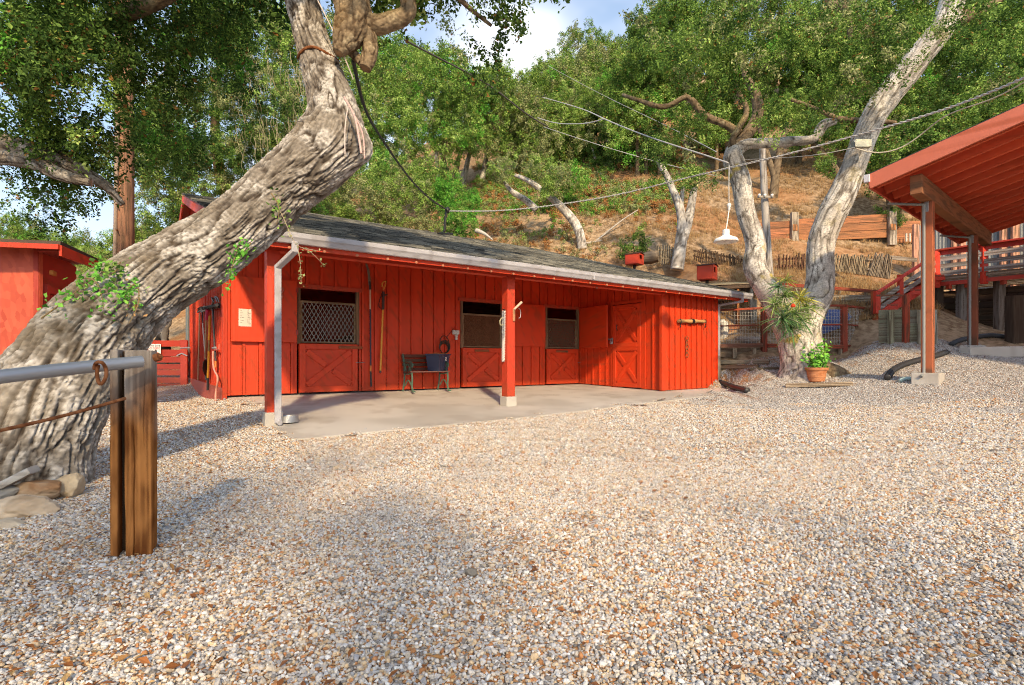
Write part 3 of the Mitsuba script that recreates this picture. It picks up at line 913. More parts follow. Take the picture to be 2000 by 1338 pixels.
def bark(path, kind, nu, nv, seed, lump=0.10, moss=0.0, flare=0.0, yellow=0.0, worldr=False, lumps=(), moss_c=(0.23, 0.17, 0.07)):
    """path: (px, py, Y, half width in px), or world points and radii"""
    K = BARKS[kind]
    p = np.array([[*q[:3], q[3]] if worldr else [*W(q[0], q[1], q[2]), q[3] * q[2] / F] for q in path], float)
    sp = spline(p, nu)
    P, R = sp[:, :3], np.maximum(sp[:, 3], 0.004)
    s = np.concatenate([[0], np.cumsum(np.linalg.norm(np.diff(P, axis=0), axis=1))])
    t = np.gradient(P, axis=0); t /= np.linalg.norm(t, axis=1, keepdims=True)
    a = np.cross(t[0], [0.3, 1.0, 0.1]); A = []
    for i in range(nu):
        a = a - t[i] * (a @ t[i]); a /= np.linalg.norm(a); A.append(a)
    A = np.array(A); Bn = np.cross(t, A)
    ang = np.arange(nv) * 2 * np.pi / nv
    C, S = np.cos(ang), np.sin(ang)
    dirs = C[None, :, None] * A[:, None] + S[None, :, None] * Bn[:, None]
    R0 = R.copy()
    if flare:
        R = R * (1 + flare * np.exp(-s / 0.35))
    cyl = np.stack([C[None] * R0[:, None], S[None] * R0[:, None], np.repeat(s[:, None], nv, 1)], -1)
    warp = (meshkit.fbm(cyl * 3.0 + seed, 2) - 0.5)
    big = meshkit.fbm(np.stack([cyl[..., 0] * 2.2, cyl[..., 1] * 2.2, cyl[..., 2] * 1.3], -1) + seed, 3) - 0.5
    q = np.stack([cyl[..., 0] * K['ft'] + warp * 1.4, cyl[..., 1] * K['ft'] + warp * 1.1, cyl[..., 2] * K['fl'] + warp * 1.2], -1)
    n1 = np.abs(2 * meshkit.noise(q, seed) - 1)
    n2 = np.abs(2 * meshkit.noise(q * np.array([2.1, 2.1, 2.6]), seed + 3) - 1)
    h = np.clip(n1 * 4.2 - 0.15, 0, 1) * 0.64 + np.clip(n2 * 3.4 - 0.1, 0, 1) * 0.36
    fine = meshkit.fbm(cyl * 45.0, 2, seed + 5)
    rad = R[:, None] * (1 + lump * 2 * big) + K['amp'] * (h - 0.6) * np.clip(R0[:, None] / 0.25, 0.25, 1.2) + K['amp'] * 0.45 * (fine - 0.5)
    if flare:      # root ridges
        rad = rad + R0[:, None] * flare * 0.45 * np.exp(-s / 0.45)[:, None] * np.sin(ang * 5 + seed)[None]
    v = P[:, None] + dirs * rad[..., None]
    for c, rr_, am in lumps:
        d = v - np.asarray(c)
        w = np.exp(-(d ** 2).sum(-1) / rr_ ** 2)
        v = v + dirs * (am * w)[..., None]
    col = np.asarray(K['dark'])[None, None] * (1 - h[..., None]) + np.asarray(K['mid']) * h[..., None]
    tone = meshkit.fbm(cyl * 2.0 + 40, 3, seed)[..., None]
    col = col * (1 - 0.55 * tone * h[..., None]) + np.asarray(K['light']) * 0.55 * tone * h[..., None]
    lic = np.clip((meshkit.fbm(cyl * np.array([5, 5, 4]) + 11, 4, seed + 9) - K['la']) * 7, 0, 1)[..., None] * np.clip(h * 1.6 - 0.4, 0, 1)[..., None] * (0.35 + 0.65 * (fine > 0.42))[..., None]
    col = col * (1 - lic * 0.8) + np.asarray(K['lichen']) * lic * 0.8
    if moss:
        m = np.clip(dirs[..., 2] * 1.3 + (tone[..., 0] - 0.62) * 3, 0, 1)[..., None] * moss
        col = col * (1 - m) + np.asarray(moss_c) * m
    if yellow:
        y = np.clip((meshkit.fbm(cyl * 2.6 + 70, 3, seed + 2) - 0.60) * 14, 0, 1)[..., None] * yellow
        col = col * (1 - y) + np.array((0.42, 0.34, 0.08)) * y
    col = col * (0.45 + 1.10 * fine[..., None])
    i, j = np.meshgrid(np.arange(nu - 1), np.arange(nv), indexing='ij')
    f = np.stack([i * nv + j, i * nv + (j + 1) % nv, (i + 1) * nv + (j + 1) % nv, (i + 1) * nv + j], -1).reshape(-1, 4)
    f = np.vstack([f[:, [0, 1, 2]], f[:, [0, 2, 3]]])
    V = v.reshape(-1, 3)
    k = np.arange(nv); m0 = (nu - 1) * nv
    V = np.vstack([V, P[0], P[-1]])
    f = np.vstack([f, np.stack([k * 0 + nu * nv, (k + 1) % nv, k], 1), np.stack([k * 0 + nu * nv + 1, m0 + k, m0 + (k + 1) % nv], 1)])
    c = np.vstack([col.reshape(-1, 3), col[0].mean(0), np.array((0.33, 0.20, 0.11))])
    return V, f, np.clip(c, 0.01, 0.8)


def wood(parent, name, *args, **k):
    v, f, c = bark(*args, **k)
    return put(name, (v, f), 'bark', parent, c, smooth=True)


# ------------------------------------------------------------------ the great leaning oak in the left foreground
oak = thing('leaning_oak', 'huge leaning oak with pale furrowed lichen covered bark, bending upright over the red barn', 'tree')
trunk_px = [(20, 1010, 3.85, 112), (38, 940, 3.95, 106), (60, 860, 4.05, 100), (112, 757, 4.25, 95), (183, 652, 4.5, 86), (282, 562, 4.8, 72), (402, 490, 5.1, 65), (498, 418, 5.35, 59), (584, 340, 5.5, 59), (648, 274, 5.6, 59),
            (650, 210, 5.65, 45), (632, 150, 5.7, 37), (613, 90, 5.75, 32), (597, 30, 5.8, 31), (582, -40, 5.85, 32), (560, -160, 5.9, 30), (520, -330, 5.9, 22), (500, -520, 5.8, 14)]
wood(oak, 'trunk', trunk_px, 'oak', 900, 290, 3, lump=0.09, moss=0.42, moss_c=(0.13, 0.095, 0.05), flare=0.18,
     lumps=[(W(712, 290, 5.5), 0.20, 0.16), (W(420, 520, 4.8), 0.16, 0.06), (W(640, 205, 5.5), 0.12, 0.05), (W(600, 240, 5.5), 0.1, 0.05)])
wood(oak, 'limb', [(575, -120, 5.85, 26), (640, -70, 5.7, 30), (682, -10, 5.6, 33), (690, 36, 5.55, 33), (676, 76, 5.5, 26), (660, 104, 5.45, 10)], 'limb', 220, 130, 5, lump=0.10, moss=0.7, moss_c=(0.24, 0.15, 0.06))
wood(oak, 'limb', [(690, 20, 5.6, 22), (728, 48, 5.6, 19), (768, 40, 5.6, 17), (793, 28, 5.6, 15), (792, -20, 5.6, 14), (775, -90, 5.6, 13), (800, -200, 5.6, 9)], 'limb', 220, 90, 6, lump=0.10, moss=0.5, moss_c=(0.20, 0.16, 0.08))
wood(oak, 'limb', [(712, 40, 5.6, 14), (720, 72, 5.6, 15), (722, 104, 5.6, 14), (713, 134, 5.58, 11)], 'limb', 120, 80, 7, lump=0.12, moss=0.4, moss_c=(0.20, 0.15, 0.07))
wood(oak, 'limb', [(664, 62, 5.6, 10), (682, 94, 5.62, 9), (706, 122, 5.62, 8)], 'limb', 80, 50, 17, lump=0.12)
wood(oak, 'limb', [(775, -90, 5.6, 10), (840, -60, 5.9, 8), (900, 0, 6.1, 5), (960, 50, 6.3, 3)], 'brown', 60, 20, 8)
wood(oak, 'limb', [(560, -160, 5.9, 18), (440, -250, 5.4, 14), (300, -300, 5.0, 9)], 'brown', 60, 24, 9)
_c = W(622, 117, 5.72)
put('wire_band', tube([_c + np.array([0.205 * math.cos(a), 0.205 * math.sin(a), 0.02 * math.sin(3 * a)]) for a in np.linspace(0, 2 * math.pi, 40)], 0.014, 6), 'rust', oak)
lb_ = [lobe(820, 30, 6.2, 60), lobe(880, 70, 6.2, 48), lobe(945, 30, 6.4, 60), lobe(950, 110, 6.5, 40), lobe(1000, 10, 6.4, 40), lobe(775, 60, 6.3, 45), lobe(740, 10, 6.6, 50), lobe(895, -30, 6.2, 80), lobe(730, 90, 6.6, 32)]
crown(oak, lb_, {'dark': 2, 'mid': 2, 'light': 1}, 'near', 31, 0.75, 0.40)
top = [(np.array(c, float), r) for c, r in (((-2.6, 5.2, 7.2), (1.6, 1.5, 0.9)), ((-1.0, 5.6, 7.0), (1.4, 1.4, 0.8)), ((-4.2, 5.0, 6.9), (1.4, 1.5, 0.9)), ((-2.0, 6.8, 6.8), (1.6, 1.2, 0.8)), ((0.2, 6.6, 7.0), (1.2, 1.2, 0.7)), ((-1.4, 4.6, 7.6), (1.6, 1.2, 0.8)), ((-2.8, 4.6, 6.1), (1.0, 0.9, 0.6)), ((-1.4, 4.8, 6.0), (1.0, 0.9, 0.6)), ((-0.2, 5.1, 6.1), (1.0, 0.9, 0.6)), ((-3.6, 7.9, 7.2), (1.2, 1.0, 0.6)), ((-2.2, 8.3, 7.4), (1.1, 0.9, 0.6)))]
crown(oak, top, {'dark': 2, 'mid': 2}, 'far', 32, 2.2, 0.33)

# creeper on the leaning trunk
vine = thing('creeper', 'green creeper with small leaves growing along the top of the leaning oak trunk', 'plant')


def spray(par, path, n, spread, pal, seed, ln=0.05, stem=0.006, name='stem', leafname='leaves', scol=(0.22, 0.16, 0.08)):
    r = np.random.default_rng(seed)
    sp = spline(np.asarray(path, float), 24)
    put(name, tube(sp, np.linspace(stem, stem * 0.4, 24), 5), 'vc_matte', par, scol)
    i = r.integers(2, 24, n)
    p = sp[i] + r.normal(size=(n, 3)) * spread
    nn = r.normal(size=(n, 3)) + [0, -0.5, 0.7]; nn /= np.linalg.norm(nn, axis=1, keepdims=True)
    a = np.cross(nn, r.normal(size=(n, 3))); a /= np.linalg.norm(a, axis=1, keepdims=True)
    b = np.cross(nn, a); k = r.uniform(0.6, 1.2, n)[:, None]
    v = np.stack([p - a * ln * k / 2, p + b * ln * 0.36 * k - nn * 0.006, p + a * ln * k / 2, p - b * ln * 0.36 * k - nn * 0.006], 1).reshape(-1, 3)
    q = np.arange(n)[:, None] * 4
    c = np.array(PAL[pal])[r.integers(0, 3, n)] * r.uniform(0.8, 1.3, (n, 1))
    put(leafname, (v, np.vstack([q + [0, 1, 2], q + [0, 2, 3]])), 'leaf', par, np.repeat(c, 4, 0), kind='stuff')


spray(vine, Wp([(80, 622, 4.1), (130, 585, 4.2), (180, 545, 4.25), (235, 512, 4.35)]), 110, 0.06, 'bright', 1)
spray(vine, Wp([(150, 545, 4.2), (190, 555, 4.1), (200, 585, 4.08), (203, 612, 4.05)]), 70, 0.045, 'bright', 2, 0.045)
spray(vine, Wp([(235, 512, 4.45), (215, 535, 4.2), (180, 520, 4.3)]), 60, 0.05, 'mid', 3)
spray(vine, Wp([(262, 555, 4.28), (245, 572, 4.2), (250, 592, 4.15)]), 90, 0.045, 'bright', 4, 0.045)
spray(vine, Wp([(270, 562, 4.28), (268, 600, 4.15), (252, 632, 4.1)]), 10, 0.05, 'dead', 5, 0.04)
spray(vine, Wp([(470, 470, 4.7), (455, 515, 4.6), (445, 555, 4.6)]), 60, 0.04, 'bright', 6, 0.045)
spray(vine, Wp([(490, 475, 4.8), (478, 490, 4.72), (468, 505, 4.66)]), 40, 0.035, 'bright', 7, 0.045)
spray(vine, Wp([(530, 378, 4.95), (545, 410, 4.9), (540, 440, 4.9)]), 40, 0.05, 'mid', 8, 0.045)
hang = thing('dangling_twig', 'bare dangling twig with pale buds hanging before the grey gutter', 'twig')
for j, pts in enumerate(([(540, 400, 5.0), (560, 440, 4.9), (582, 480, 4.85), (600, 488, 4.8), (632, 518, 4.8)], [(580, 480, 4.85), (586, 510, 4.82), (588, 555, 4.8)], [(590, 484, 4.83), (610, 488, 4.8), (622, 490, 4.8)])):
    spray(hang, Wp(pts), (26, 24, 10)[j], 0.012, 'olive', 60 + j, 0.03, 0.004, leafname='buds', scol=(0.40, 0.32, 0.22))

# ------------------------------------------------------------------ the shading oak at the left edge and the tree behind it
loak = thing('spreading_oak', 'dark green spreading oak whose heavy limbs reach in from the left edge', 'tree')
wood(loak, 'trunk', [(-8.6, 7.6, -0.1, 0.42), (-8.5, 7.6, 1.2, 0.36), (-8.3, 7.5, 2.6, 0.36), (-8.6, 7.2, 4.5, 0.3), (-8.9, 7.0, 6.5, 0.2)], 'oak', 120, 80, 21, worldr=True, flare=0.3)
wood(loak, 'limb', [(-110, 300, 7.5, 26), (-30, 275, 7.4, 22), (40, 288, 7.3, 18), (110, 306, 7.3, 15), (160, 335, 7.4, 12), (205, 362, 7.5, 9), (240, 400, 7.6, 5)], 'oak', 190, 70, 22, moss=0.4, moss_c=(0.17, 0.13, 0.05))
wood(loak, 'limb', [(-60, 290, 7.45, 16), (10, 308, 7.3, 15), (70, 318, 7.15, 14), (130, 345, 7.1, 11), (178, 356, 7.15, 8)], 'oak', 150, 60, 23)
wood(loak, 'limb', [(-300, 150, 7.2, 24), (-60, 130, 6.9, 20), (110, 100, 6.8, 17), (200, 52, 6.8, 15), (262, 22, 6.8, 14), (330, -10, 6.8, 13), (420, -80, 6.8, 9)], 'brown', 200, 60, 24, moss=0.3)
wood(loak, 'limb', [(300, 60, 9, 5), (350, 52, 9, 5), (400, 40, 9.2, 6), (430, 20, 9.3, 5)], 'brown', 60, 20, 25, moss=0.9, moss_c=(0.25, 0.25, 0.07))
near_l = [lobe(30, 40, 6.2, 120), lobe(150, 60, 6.2, 110), lobe(90, 150, 6.0, 110), lobe(250, 110, 6.6, 100), lobe(30, 220, 6.6, 100), lobe(170, 190, 6.8, 90), lobe(290, 170, 7.2, 80), lobe(340, 100, 7.5, 90), lobe(165, 262, 7.4, 58),
          lobe(110, 265, 7.2, 70), lobe(325, 250, 11.5, 70), lobe(380, 40, 8.5, 90), lobe(145, 345, 8.0, 58), lobe(230, 330, 12.0, 40)]
near_l += [lobe(305, 330, 12.0, 60), lobe(350, 280, 9.4, 70), lobe(410, 120, 9.5, 70), lobe(440, 40, 9.6, 70), lobe(70, 300, 7.8, 60), lobe(20, 140, 7.0, 90), lobe(200, 10, 7.2, 110)]
crown(loak, near_l, {'dark': 4, 'mid': 2.4, 'bright': 0.5, 'light': 0.6}, 'near', 41, 1.75, 0.32)
sparse_l = [lobe(40, 370, 7.8, 60, 0.7), lobe(110, 395, 8.2, 60, 0.7), lobe(60, 420, 8.4, 70, 0.6), lobe(170, 420, 8.6, 60, 0.7), lobe(20, 440, 8.2, 50, 0.6)]
crown(loak, sparse_l, {'dark': 5, 'mid': 1}, 'near', 42, 0.55, 0.50, scale=0.8)
mossy = thing('mossy_tree', 'olive green tree with trailing dead twigs just behind the bend of the leaning oak', 'tree')
wood(mossy, 'trunk', [(*gpt(480, 21), 0.35), (*W(470, 480, 20), 0.28), (*W(440, 380, 19), 0.2), (*W(420, 250, 18), 0.14), (*W(430, 120, 18), 0.08)], 'brown', 80, 30, 26, worldr=True)
crown(mossy, [lobe(430, 130, 17, 110), lobe(520, 210, 16.5, 95), lobe(400, 240, 17, 110), lobe(480, 330, 17, 90), lobe(380, 340, 17.5, 100), lobe(320, 400, 18, 90), lobe(420, 420, 18, 80), lobe(540, 110, 17, 70), lobe(330, 290, 18, 80), lobe(545, 300, 17.5, 60), lobe(300, 470, 19, 70), lobe(390, 480, 19, 70), lobe(560, 380, 19, 50)],
      {'mid': 2, 'olive': 2, 'light': 1.6, 'dark': 1}, 'far', 43, 1.1, 0.36, scale=0.62)
r_ = np.random.default_rng(12)
tw = []
for k in range(70):
    x, y = r_.uniform(460, 590), r_.uniform(80, 270)
    p0 = W(x, y, 15.8)
    p = [p0]
    for q in range(5):
        p.append(p[-1] + np.array([r_.uniform(-0.05, 0.10), r_.uniform(-0.06, 0.06), -r_.uniform(0.10, 0.26)]))
    tw.append(tube(spline(p, 9), np.linspace(0.009, 0.004, 9), 3, False))
put('dead_twigs', tw, 'vc_matte', mossy, (0.33, 0.29, 0.19), kind='stuff')

# utility pole
pole = thing('utility_pole', 'tall round brown wooden utility pole rising into the oak canopy at left', 'pole')
pb_, pt_ = gpt(243, 10.5), W(243, -120, 10.5)
zz = np.linspace(0, 1, 40)
put('shaft', tube([pb_ + (pt_ - pb_) * z for z in zz], 0.175 - 0.02 * zz, 24), 'timber_upright', pole, (0.34, 0.185, 0.125), smooth=True)
put('conduit', tube([pb_ + [-0.15, -0.13, 0], W(229, 240, 10.3)], 0.035, 8), 'vc_matte', pole, (0.36, 0.28, 0.23), smooth=True)
for k, py in enumerate((300, 350, 400, 450)):
    put('step_bolt', tube([W(230, py, 10.34), W(226, py - 1, 10.2)], 0.012, 6), 'rust', pole)

# ------------------------------------------------------------------ the forked pale tree by the pot
fork = thing('forked_tree', 'pale grey forked tree with two trunks beside the terracotta pot', 'tree')
YF = 12.3
wood(fork, 'trunk', [(1572, 756, 12.27, 44), (1570, 715, 12.30, 40), (1562, 670, 12.32, 38), (1570, 625, 12.32, 34), (1596, 575, 12.32, 27), (1602, 520, 12.32, 24), (1606, 465, 12.32, 24), (1632, 405, 12.27, 25), (1660, 345, 12.21, 23), (1682, 285, 12.15, 22), (1706, 230, 12.10, 22), (1752, 165, 11.99, 24), (1800, 105, 11.82, 23), (1845, 45, 11.71, 22), (1862, -10, 11.65, 20), (1880, -90, 11.60, 17), (1900, -200, 11.60, 12)],
     'grey', 620, 140, 51, lump=0.10, flare=0.22, yellow=0.2, lumps=[(W(1600, 430, 10.8), 0.15, 0.05), (W(1690, 300, 10.7), 0.12, 0.06)])
wood(fork, 'trunk', [(1560, 690, 12.27, 30), (1545, 640, 12.27, 30), (1518, 590, 12.30, 27), (1488, 548, 12.32, 22), (1474, 515, 12.32, 20), (1476, 485, 12.32, 18), (1468, 450, 12.32, 17), (1458, 420, 12.38, 17), (1452, 385, 12.38, 18), (1444, 345, 12.43, 18), (1432, 305, 12.49, 18), (1434, 288, 12.49, 14)],
     'grey', 420, 110, 52, lump=0.13, yellow=0.9, lumps=[(W(1442, 452, 10.75), 0.14, 0.16), (W(1460, 555, 10.9), 0.12, 0.08)])
wood(fork, 'limb', [(1434, 300, 12.49, 14), (1452, 285, 12.43, 11), (1500, 280, 12.23, 9), (1560, 275, 12.11, 9), (1592, 268, 12.04, 8), (1608, 245, 11.98, 9), (1632, 238, 11.98, 5)], 'grey', 160, 40, 53, lump=0.15)
wood(fork, 'limb', [(1432, 300, 12.49, 14), (1455, 268, 12.62, 11), (1474, 240, 12.74, 11), (1480, 205, 12.88, 11), (1472, 175, 12.88, 9), (1458, 150, 13.01, 7), (1450, 110, 13.13, 4)], 'brown', 120, 36, 54, lump=0.2)
wood(fork, 'limb', [(1428, 300, 12.49, 9), (1432, 270, 12.37, 6), (1452, 235, 12.37, 6), (1458, 215, 12.37, 5), (1445, 185, 12.37, 4), (1436, 165, 12.37, 3)], 'brown', 80, 24, 55, moss=0.6, moss_c=(0.35, 0.30, 0.08))
wood(fork, 'limb', [(1445, 262, 12.62, 8), (1410, 240, 12.74, 7), (1370, 220, 12.88, 7), (1340, 190, 12.88, 5), (1310, 205, 13.01, 5), (1260, 200, 13.13, 4), (1215, 185, 13.27, 3)], 'brown', 130, 24, 56, moss=0.5, moss_c=(0.24, 0.20, 0.06))
wood(fork, 'limb', [(1850, 50, 11.72, 16), (1890, 30, 11.72, 12), (1925, 15, 11.72, 8), (1990, -30, 11.72, 5)], 'brown', 60, 30, 57)
wood(fork, 'limb', [(1700, -60, 11.46, 7), (1650, 15, 11.46, 6), (1658, 45, 11.46, 5), (1664, 75, 11.46, 5), (1690, 55, 11.46, 4), (1740, 32, 11.46, 3)], 'brown', 90, 20, 58, moss=0.6, moss_c=(0.28, 0.24, 0.07))
wood(fork, 'limb', [(1640, -40, 11.85, 10), (1622, 5, 11.72, 8), (1648, 20, 11.58, 7), (1662, 55, 11.58, 5)], 'brown', 60, 24, 59)
wood(fork, 'limb', [(1750, 240, 12.74, 4), (1690, 235, 12.88, 5), (1640, 232, 13.13, 5), (1600, 215, 13.27, 3), (1545, 195, 13.39, 4)], 'brown', 60, 16, 60)
fl = [lobe(1450, 60, 10.5, 80), lobe(1370, 90, 10.8, 80), lobe(1300, 60, 11.5, 70), lobe(1530, 50, 10.5, 90), lobe(1620, 30, 10.5, 90), lobe(1700, 60, 10.8, 80), lobe(1560, 140, 10.8, 85), lobe(1440, 140, 10.8, 60), lobe(1660, 140, 11, 80), lobe(1370, 170, 11, 55), lobe(1720, 150, 11.2, 40), lobe(1600, 210, 11, 60), lobe(1900, 60, 10, 80), lobe(1960, 130, 10.5, 80), lobe(1950, 0, 10, 70), lobe(1770, 10, 10, 70),
      lobe(1290, 140, 11.5, 50), lobe(1530, 215, 11, 45), lobe(1310, 300, 12.5, 45, 0.7), lobe(1360, 345, 12.5, 40, 0.6), lobe(1320, 240, 12.2, 50)]
crown(fork, fl, {'dark': 1.8, 'mid': 2.4, 'light': 2.0, 'olive': 1.0}, 'near', 61, 0.85, 0.46)

yoak = thing('yard_oak', 'thin crowned oak standing in the yard behind the viewer and dappling the near gravel', 'tree')
wood(yoak, 'trunk', [(2.0, -10.5, -0.1, 0.4), (2.1, -10.3, 2.0, 0.33), (2.4, -9.6, 4.0, 0.28), (2.2, -9.0, 6.0, 0.15)], 'oak', 60, 40, 91, worldr=True, flare=0.3)
crown(yoak, [(np.array(c, float), r) for c, r in (((-2.6, -6.8, 5.8), (1.9, 1.6, 0.9)), ((0.2, -7.4, 5.9), (1.9, 1.7, 1.0)), ((2.8, -7.8, 5.8), (1.9, 1.6, 0.9)), ((5.6, -8.0, 5.7), (1.8, 1.5, 0.9)), ((-2.2, -5.0, 6.0), (1.4, 1.3, 0.8)), ((0.4, -6.2, 6.1), (1.6, 1.5, 0.8)), ((-0.8, -7.6, 6.2), (1.5, 1.4, 0.8)), ((0.6, -7.4, 6.4), (1.4, 1.4, 0.8)))], {'dark': 2, 'mid': 2}, 'near', 92, 0.50, 0.42)

# ------------------------------------------------------------------ trees and bushes on the hillside
_seed = 100


def hill_tree(name, label, trunks, lobes, mix_, kind='brown', scale=1.0, dens=1.35, gap=0.34, group=None, cat='tree'):
    """trunks: lists of (px, py, Y, half px), the first point stands on the ground; lobes as for crown"""
    global _seed
    _seed += 7
    t = thing(name, label, cat, group)
    for k, tr in enumerate(trunks):
        tr = [list(q) for q in tr]
        wood(t, 'trunk', [(*W(q[0], q[1], q[2]), q[3] * q[2] / F) for q in tr], kind, 60, 20, _seed + k, worldr=True, lump=0.15)
    crown(t, [lobe(*l) for l in lobes], mix_, 'far', _seed, dens, gap, scale=scale)
    return t


def stem(px, Y, py1, half, lean=0):
    g = gpt(px, Y)
    y0 = HOR - (g[2] - EYE) * F / Y + 4
    return [(px, y0, Y, half), (px + lean * 0.4, y0 * 0.6 + py1 * 0.4, Y, half * 0.8), (px + lean, py1, Y, half * 0.5)]


G1 = {'light': 2.8, 'mid': 1.8, 'bright': 0.7, 'olive': 0.6}
G2 = {'olive': 2.4, 'light': 1.4, 'mid': 0.8}
G3 = {'dark': 1.4, 'mid': 2.2, 'light': 1.3}
hill_tree('hill_oak', 'bright green rounded tree on the slope just right of the vertical oak stem', [stem(740, 29, 240, 7)], [(730, 180, 28, 95), (690, 260, 27, 80), (780, 270, 27, 75), (720, 330, 26, 70)], G1)
hill_tree('hill_oak', 'tall green tree under the gap of sky, left of the small cloud', [stem(862, 30, 230, 7, 8), stem(880, 30, 240, 5, 26)], [(850, 170, 29, 92), (790, 140, 31, 62), (900, 210, 28, 85), (845, 240, 27, 80), (935, 170, 31, 66)], G1)
hill_tree('hill_oak', 'pale grey green tree with several crooked stems above the barn roof', [stem(880, 33, 270, 7, -22), stem(900, 33.2, 270, 6, 24), stem(940, 33.5, 275, 6, 16), stem(862, 33.5, 270, 5, -14)], [(930, 220, 32, 80), (985, 225, 32.5, 75), (880, 240, 31, 62), (1010, 270, 32, 55), (950, 265, 31, 45), (1040, 300, 31, 36)], G2, 'grey')
hill_tree('hill_oak', 'green tree on the ridge directly below the small white cloud', [stem(1010, 42, 190, 4)], [(1000, 195, 42, 55), (960, 190, 40, 60), (1060, 190, 42, 60), (1040, 230, 38, 50)], G1, scale=1.2)
hill_tree('hill_oak', 'dusty olive tree topping the ridge right of the cloud', [stem(1140, 50, 140, 4)], [(1135, 118, 50, 62), (1180, 125, 52, 55), (1090, 160, 48, 55), (1150, 180, 46, 60), (1210, 130, 50, 55), (1060, 150, 50, 26)], G2, scale=1.3)
hill_tree('hill_oak', 'dark green oak in the shade in the middle of the slope', [stem(1195, 36, 250, 5), stem(1215, 36, 250, 4)], [(1195, 230, 35, 60), (1150, 250, 34, 45), (1240, 230, 34, 60), (1230, 290, 32, 45), (1270, 180, 36, 60)], G3)
hill_tree('hill_oak', 'tall dark oak rising out of the top of the frame right of the sky', [stem(1290, 30, 160, 6)], [(1300, 60, 29, 80), (1265, 135, 28, 65), (1330, 130, 28, 75), (1330, 30, 29, 60), (1262, 78, 31, 48)], G3)
hill_tree('hill_oak', 'leafy oak behind the branching top of the forked tree', [stem(1560, 30, 170, 6), stem(1590, 31, 190, 5)], [(1560, 110, 28, 90), (1500, 170, 27, 70), (1610, 170, 27, 75), (1450, 100, 28, 70), (1640, 90, 28, 75)], G3)
hill_tree('hill_oak', 'leafy green oak filling the slope right of the pale leaning trunk', [stem(1800, 27, 220, 6), stem(1770, 27.5, 240, 4, -10)], [(1800, 160, 25, 100), (1860, 230, 24, 85), (1760, 260, 25, 70), (1900, 150, 25, 90), (1740, 200, 26, 60)], G1)
hill_tree('hill_oak', 'darker oak above the carport roof at the right edge', [stem(1960, 24, 220, 6)], [(1970, 140, 22, 100), (1940, 240, 21, 80), (1990, 60, 23, 90), (1890, 60, 25, 80)], G3)
hill_tree('hill_oak', 'low green tree between the pale leaning trunk and the carport eave', [stem(1760, 21, 320, 5), stem(1742, 21, 330, 4, -14)], [(1770, 290, 20.5, 60), (1740, 330, 20.5, 40), (1820, 280, 20.5, 55), (1800, 330, 20, 40)], {'mid': 2, 'dark': 1, 'light': 1})
hill_tree('hill_oak', 'broad olive tree in the middle of the slope under the sloping grey cable', [stem(1085, 34, 250, 5), stem(1105, 34, 260, 4)], [(1085, 235, 33, 60), (1130, 215, 34, 60), (1050, 265, 32, 45), (1110, 275, 32, 45)], G2)
hill_tree('hill_oak', 'leafy green tree filling the slope left of the two hanging limbs', [stem(1245, 30, 250, 5), stem(1262, 30.5, 270, 4)], [(1240, 215, 29, 65), (1280, 160, 29, 60), (1205, 170, 31, 55), (1285, 235, 28, 50), (1230, 270, 28, 40)], G1)
hill_tree('hill_oak', 'rounded pale green tree high on the slope behind the grey cables', [stem(1180, 44, 200, 4)], [(1180, 150, 43, 60), (1120, 170, 43, 55), (1080, 165, 46, 45), (1230, 135, 43, 52), (1155, 210, 41, 50)], G2, scale=1.1)
hill_tree('hill_oak', 'bright tree with light leaves between the branches of the forked tree', [stem(1420, 29, 200, 5), stem(1400, 29, 220, 4)], [(1400, 170, 28, 65), (1440, 210, 28, 55), (1360, 130, 29, 65), (1480, 130, 28, 60), (1385, 250, 27, 40)], G1)
hill_tree('hill_oak', 'sunlit green tree behind the middle of the pale leaning trunk', [stem(1690, 27, 220, 5)], [(1680, 180, 26, 65), (1640, 130, 27, 65), (1720, 100, 26, 60), (1650, 240, 25, 50), (1600, 120, 28, 60)], G1)
hill_tree('slope_tree', 'small tree with a white V shaped trunk below the hanging branches', [[(1322, 528, 18.2, 12), (1330, 470, 18.2, 11), (1332, 430, 18.2, 9), (1318, 380, 18.2, 7), (1300, 340, 18.2, 6), (1284, 312, 18.2, 5)], [(1328, 480, 18.2, 10), (1344, 430, 18.2, 9), (1352, 390, 18.2, 7), (1356, 365, 18.2, 6)], [(1338, 440, 18.3, 5), (1332, 400, 18.3, 4), (1334, 365, 18.3, 4)]],
          [(1290, 280, 18, 30, 0.7), (1340, 345, 18, 26, 0.6)], G3, 'grey', 0.6, 0.9)
hill_tree('slope_tree', 'bare pale trunk leaning left on the dry slope with a thin green top', [[(1138, 488, 22, 9), (1128, 445, 22, 9), (1100, 408, 22, 8), (1062, 375, 22, 6), (1030, 352, 22, 5), (1005, 342, 22, 3)]], [(1060, 340, 22, 46, 0.5), (1015, 330, 22, 40, 0.6), (1105, 352, 21.5, 36, 0.5), (1080, 370, 21.5, 26, 0.5)], {'light': 2, 'olive': 1.5, 'bright': 0.5}, 'grey', 0.6, 0.8)
hill_tree('slope_tree', 'second thin pale trunk leaning left lower down among the green bushes', [[(1048, 410, 23.5, 7), (1022, 388, 23.5, 6), (998, 372, 23.5, 5), (985, 355, 23.5, 3)]], [(985, 335, 23.5, 26, 0.6)], G2, 'grey', 0.6)
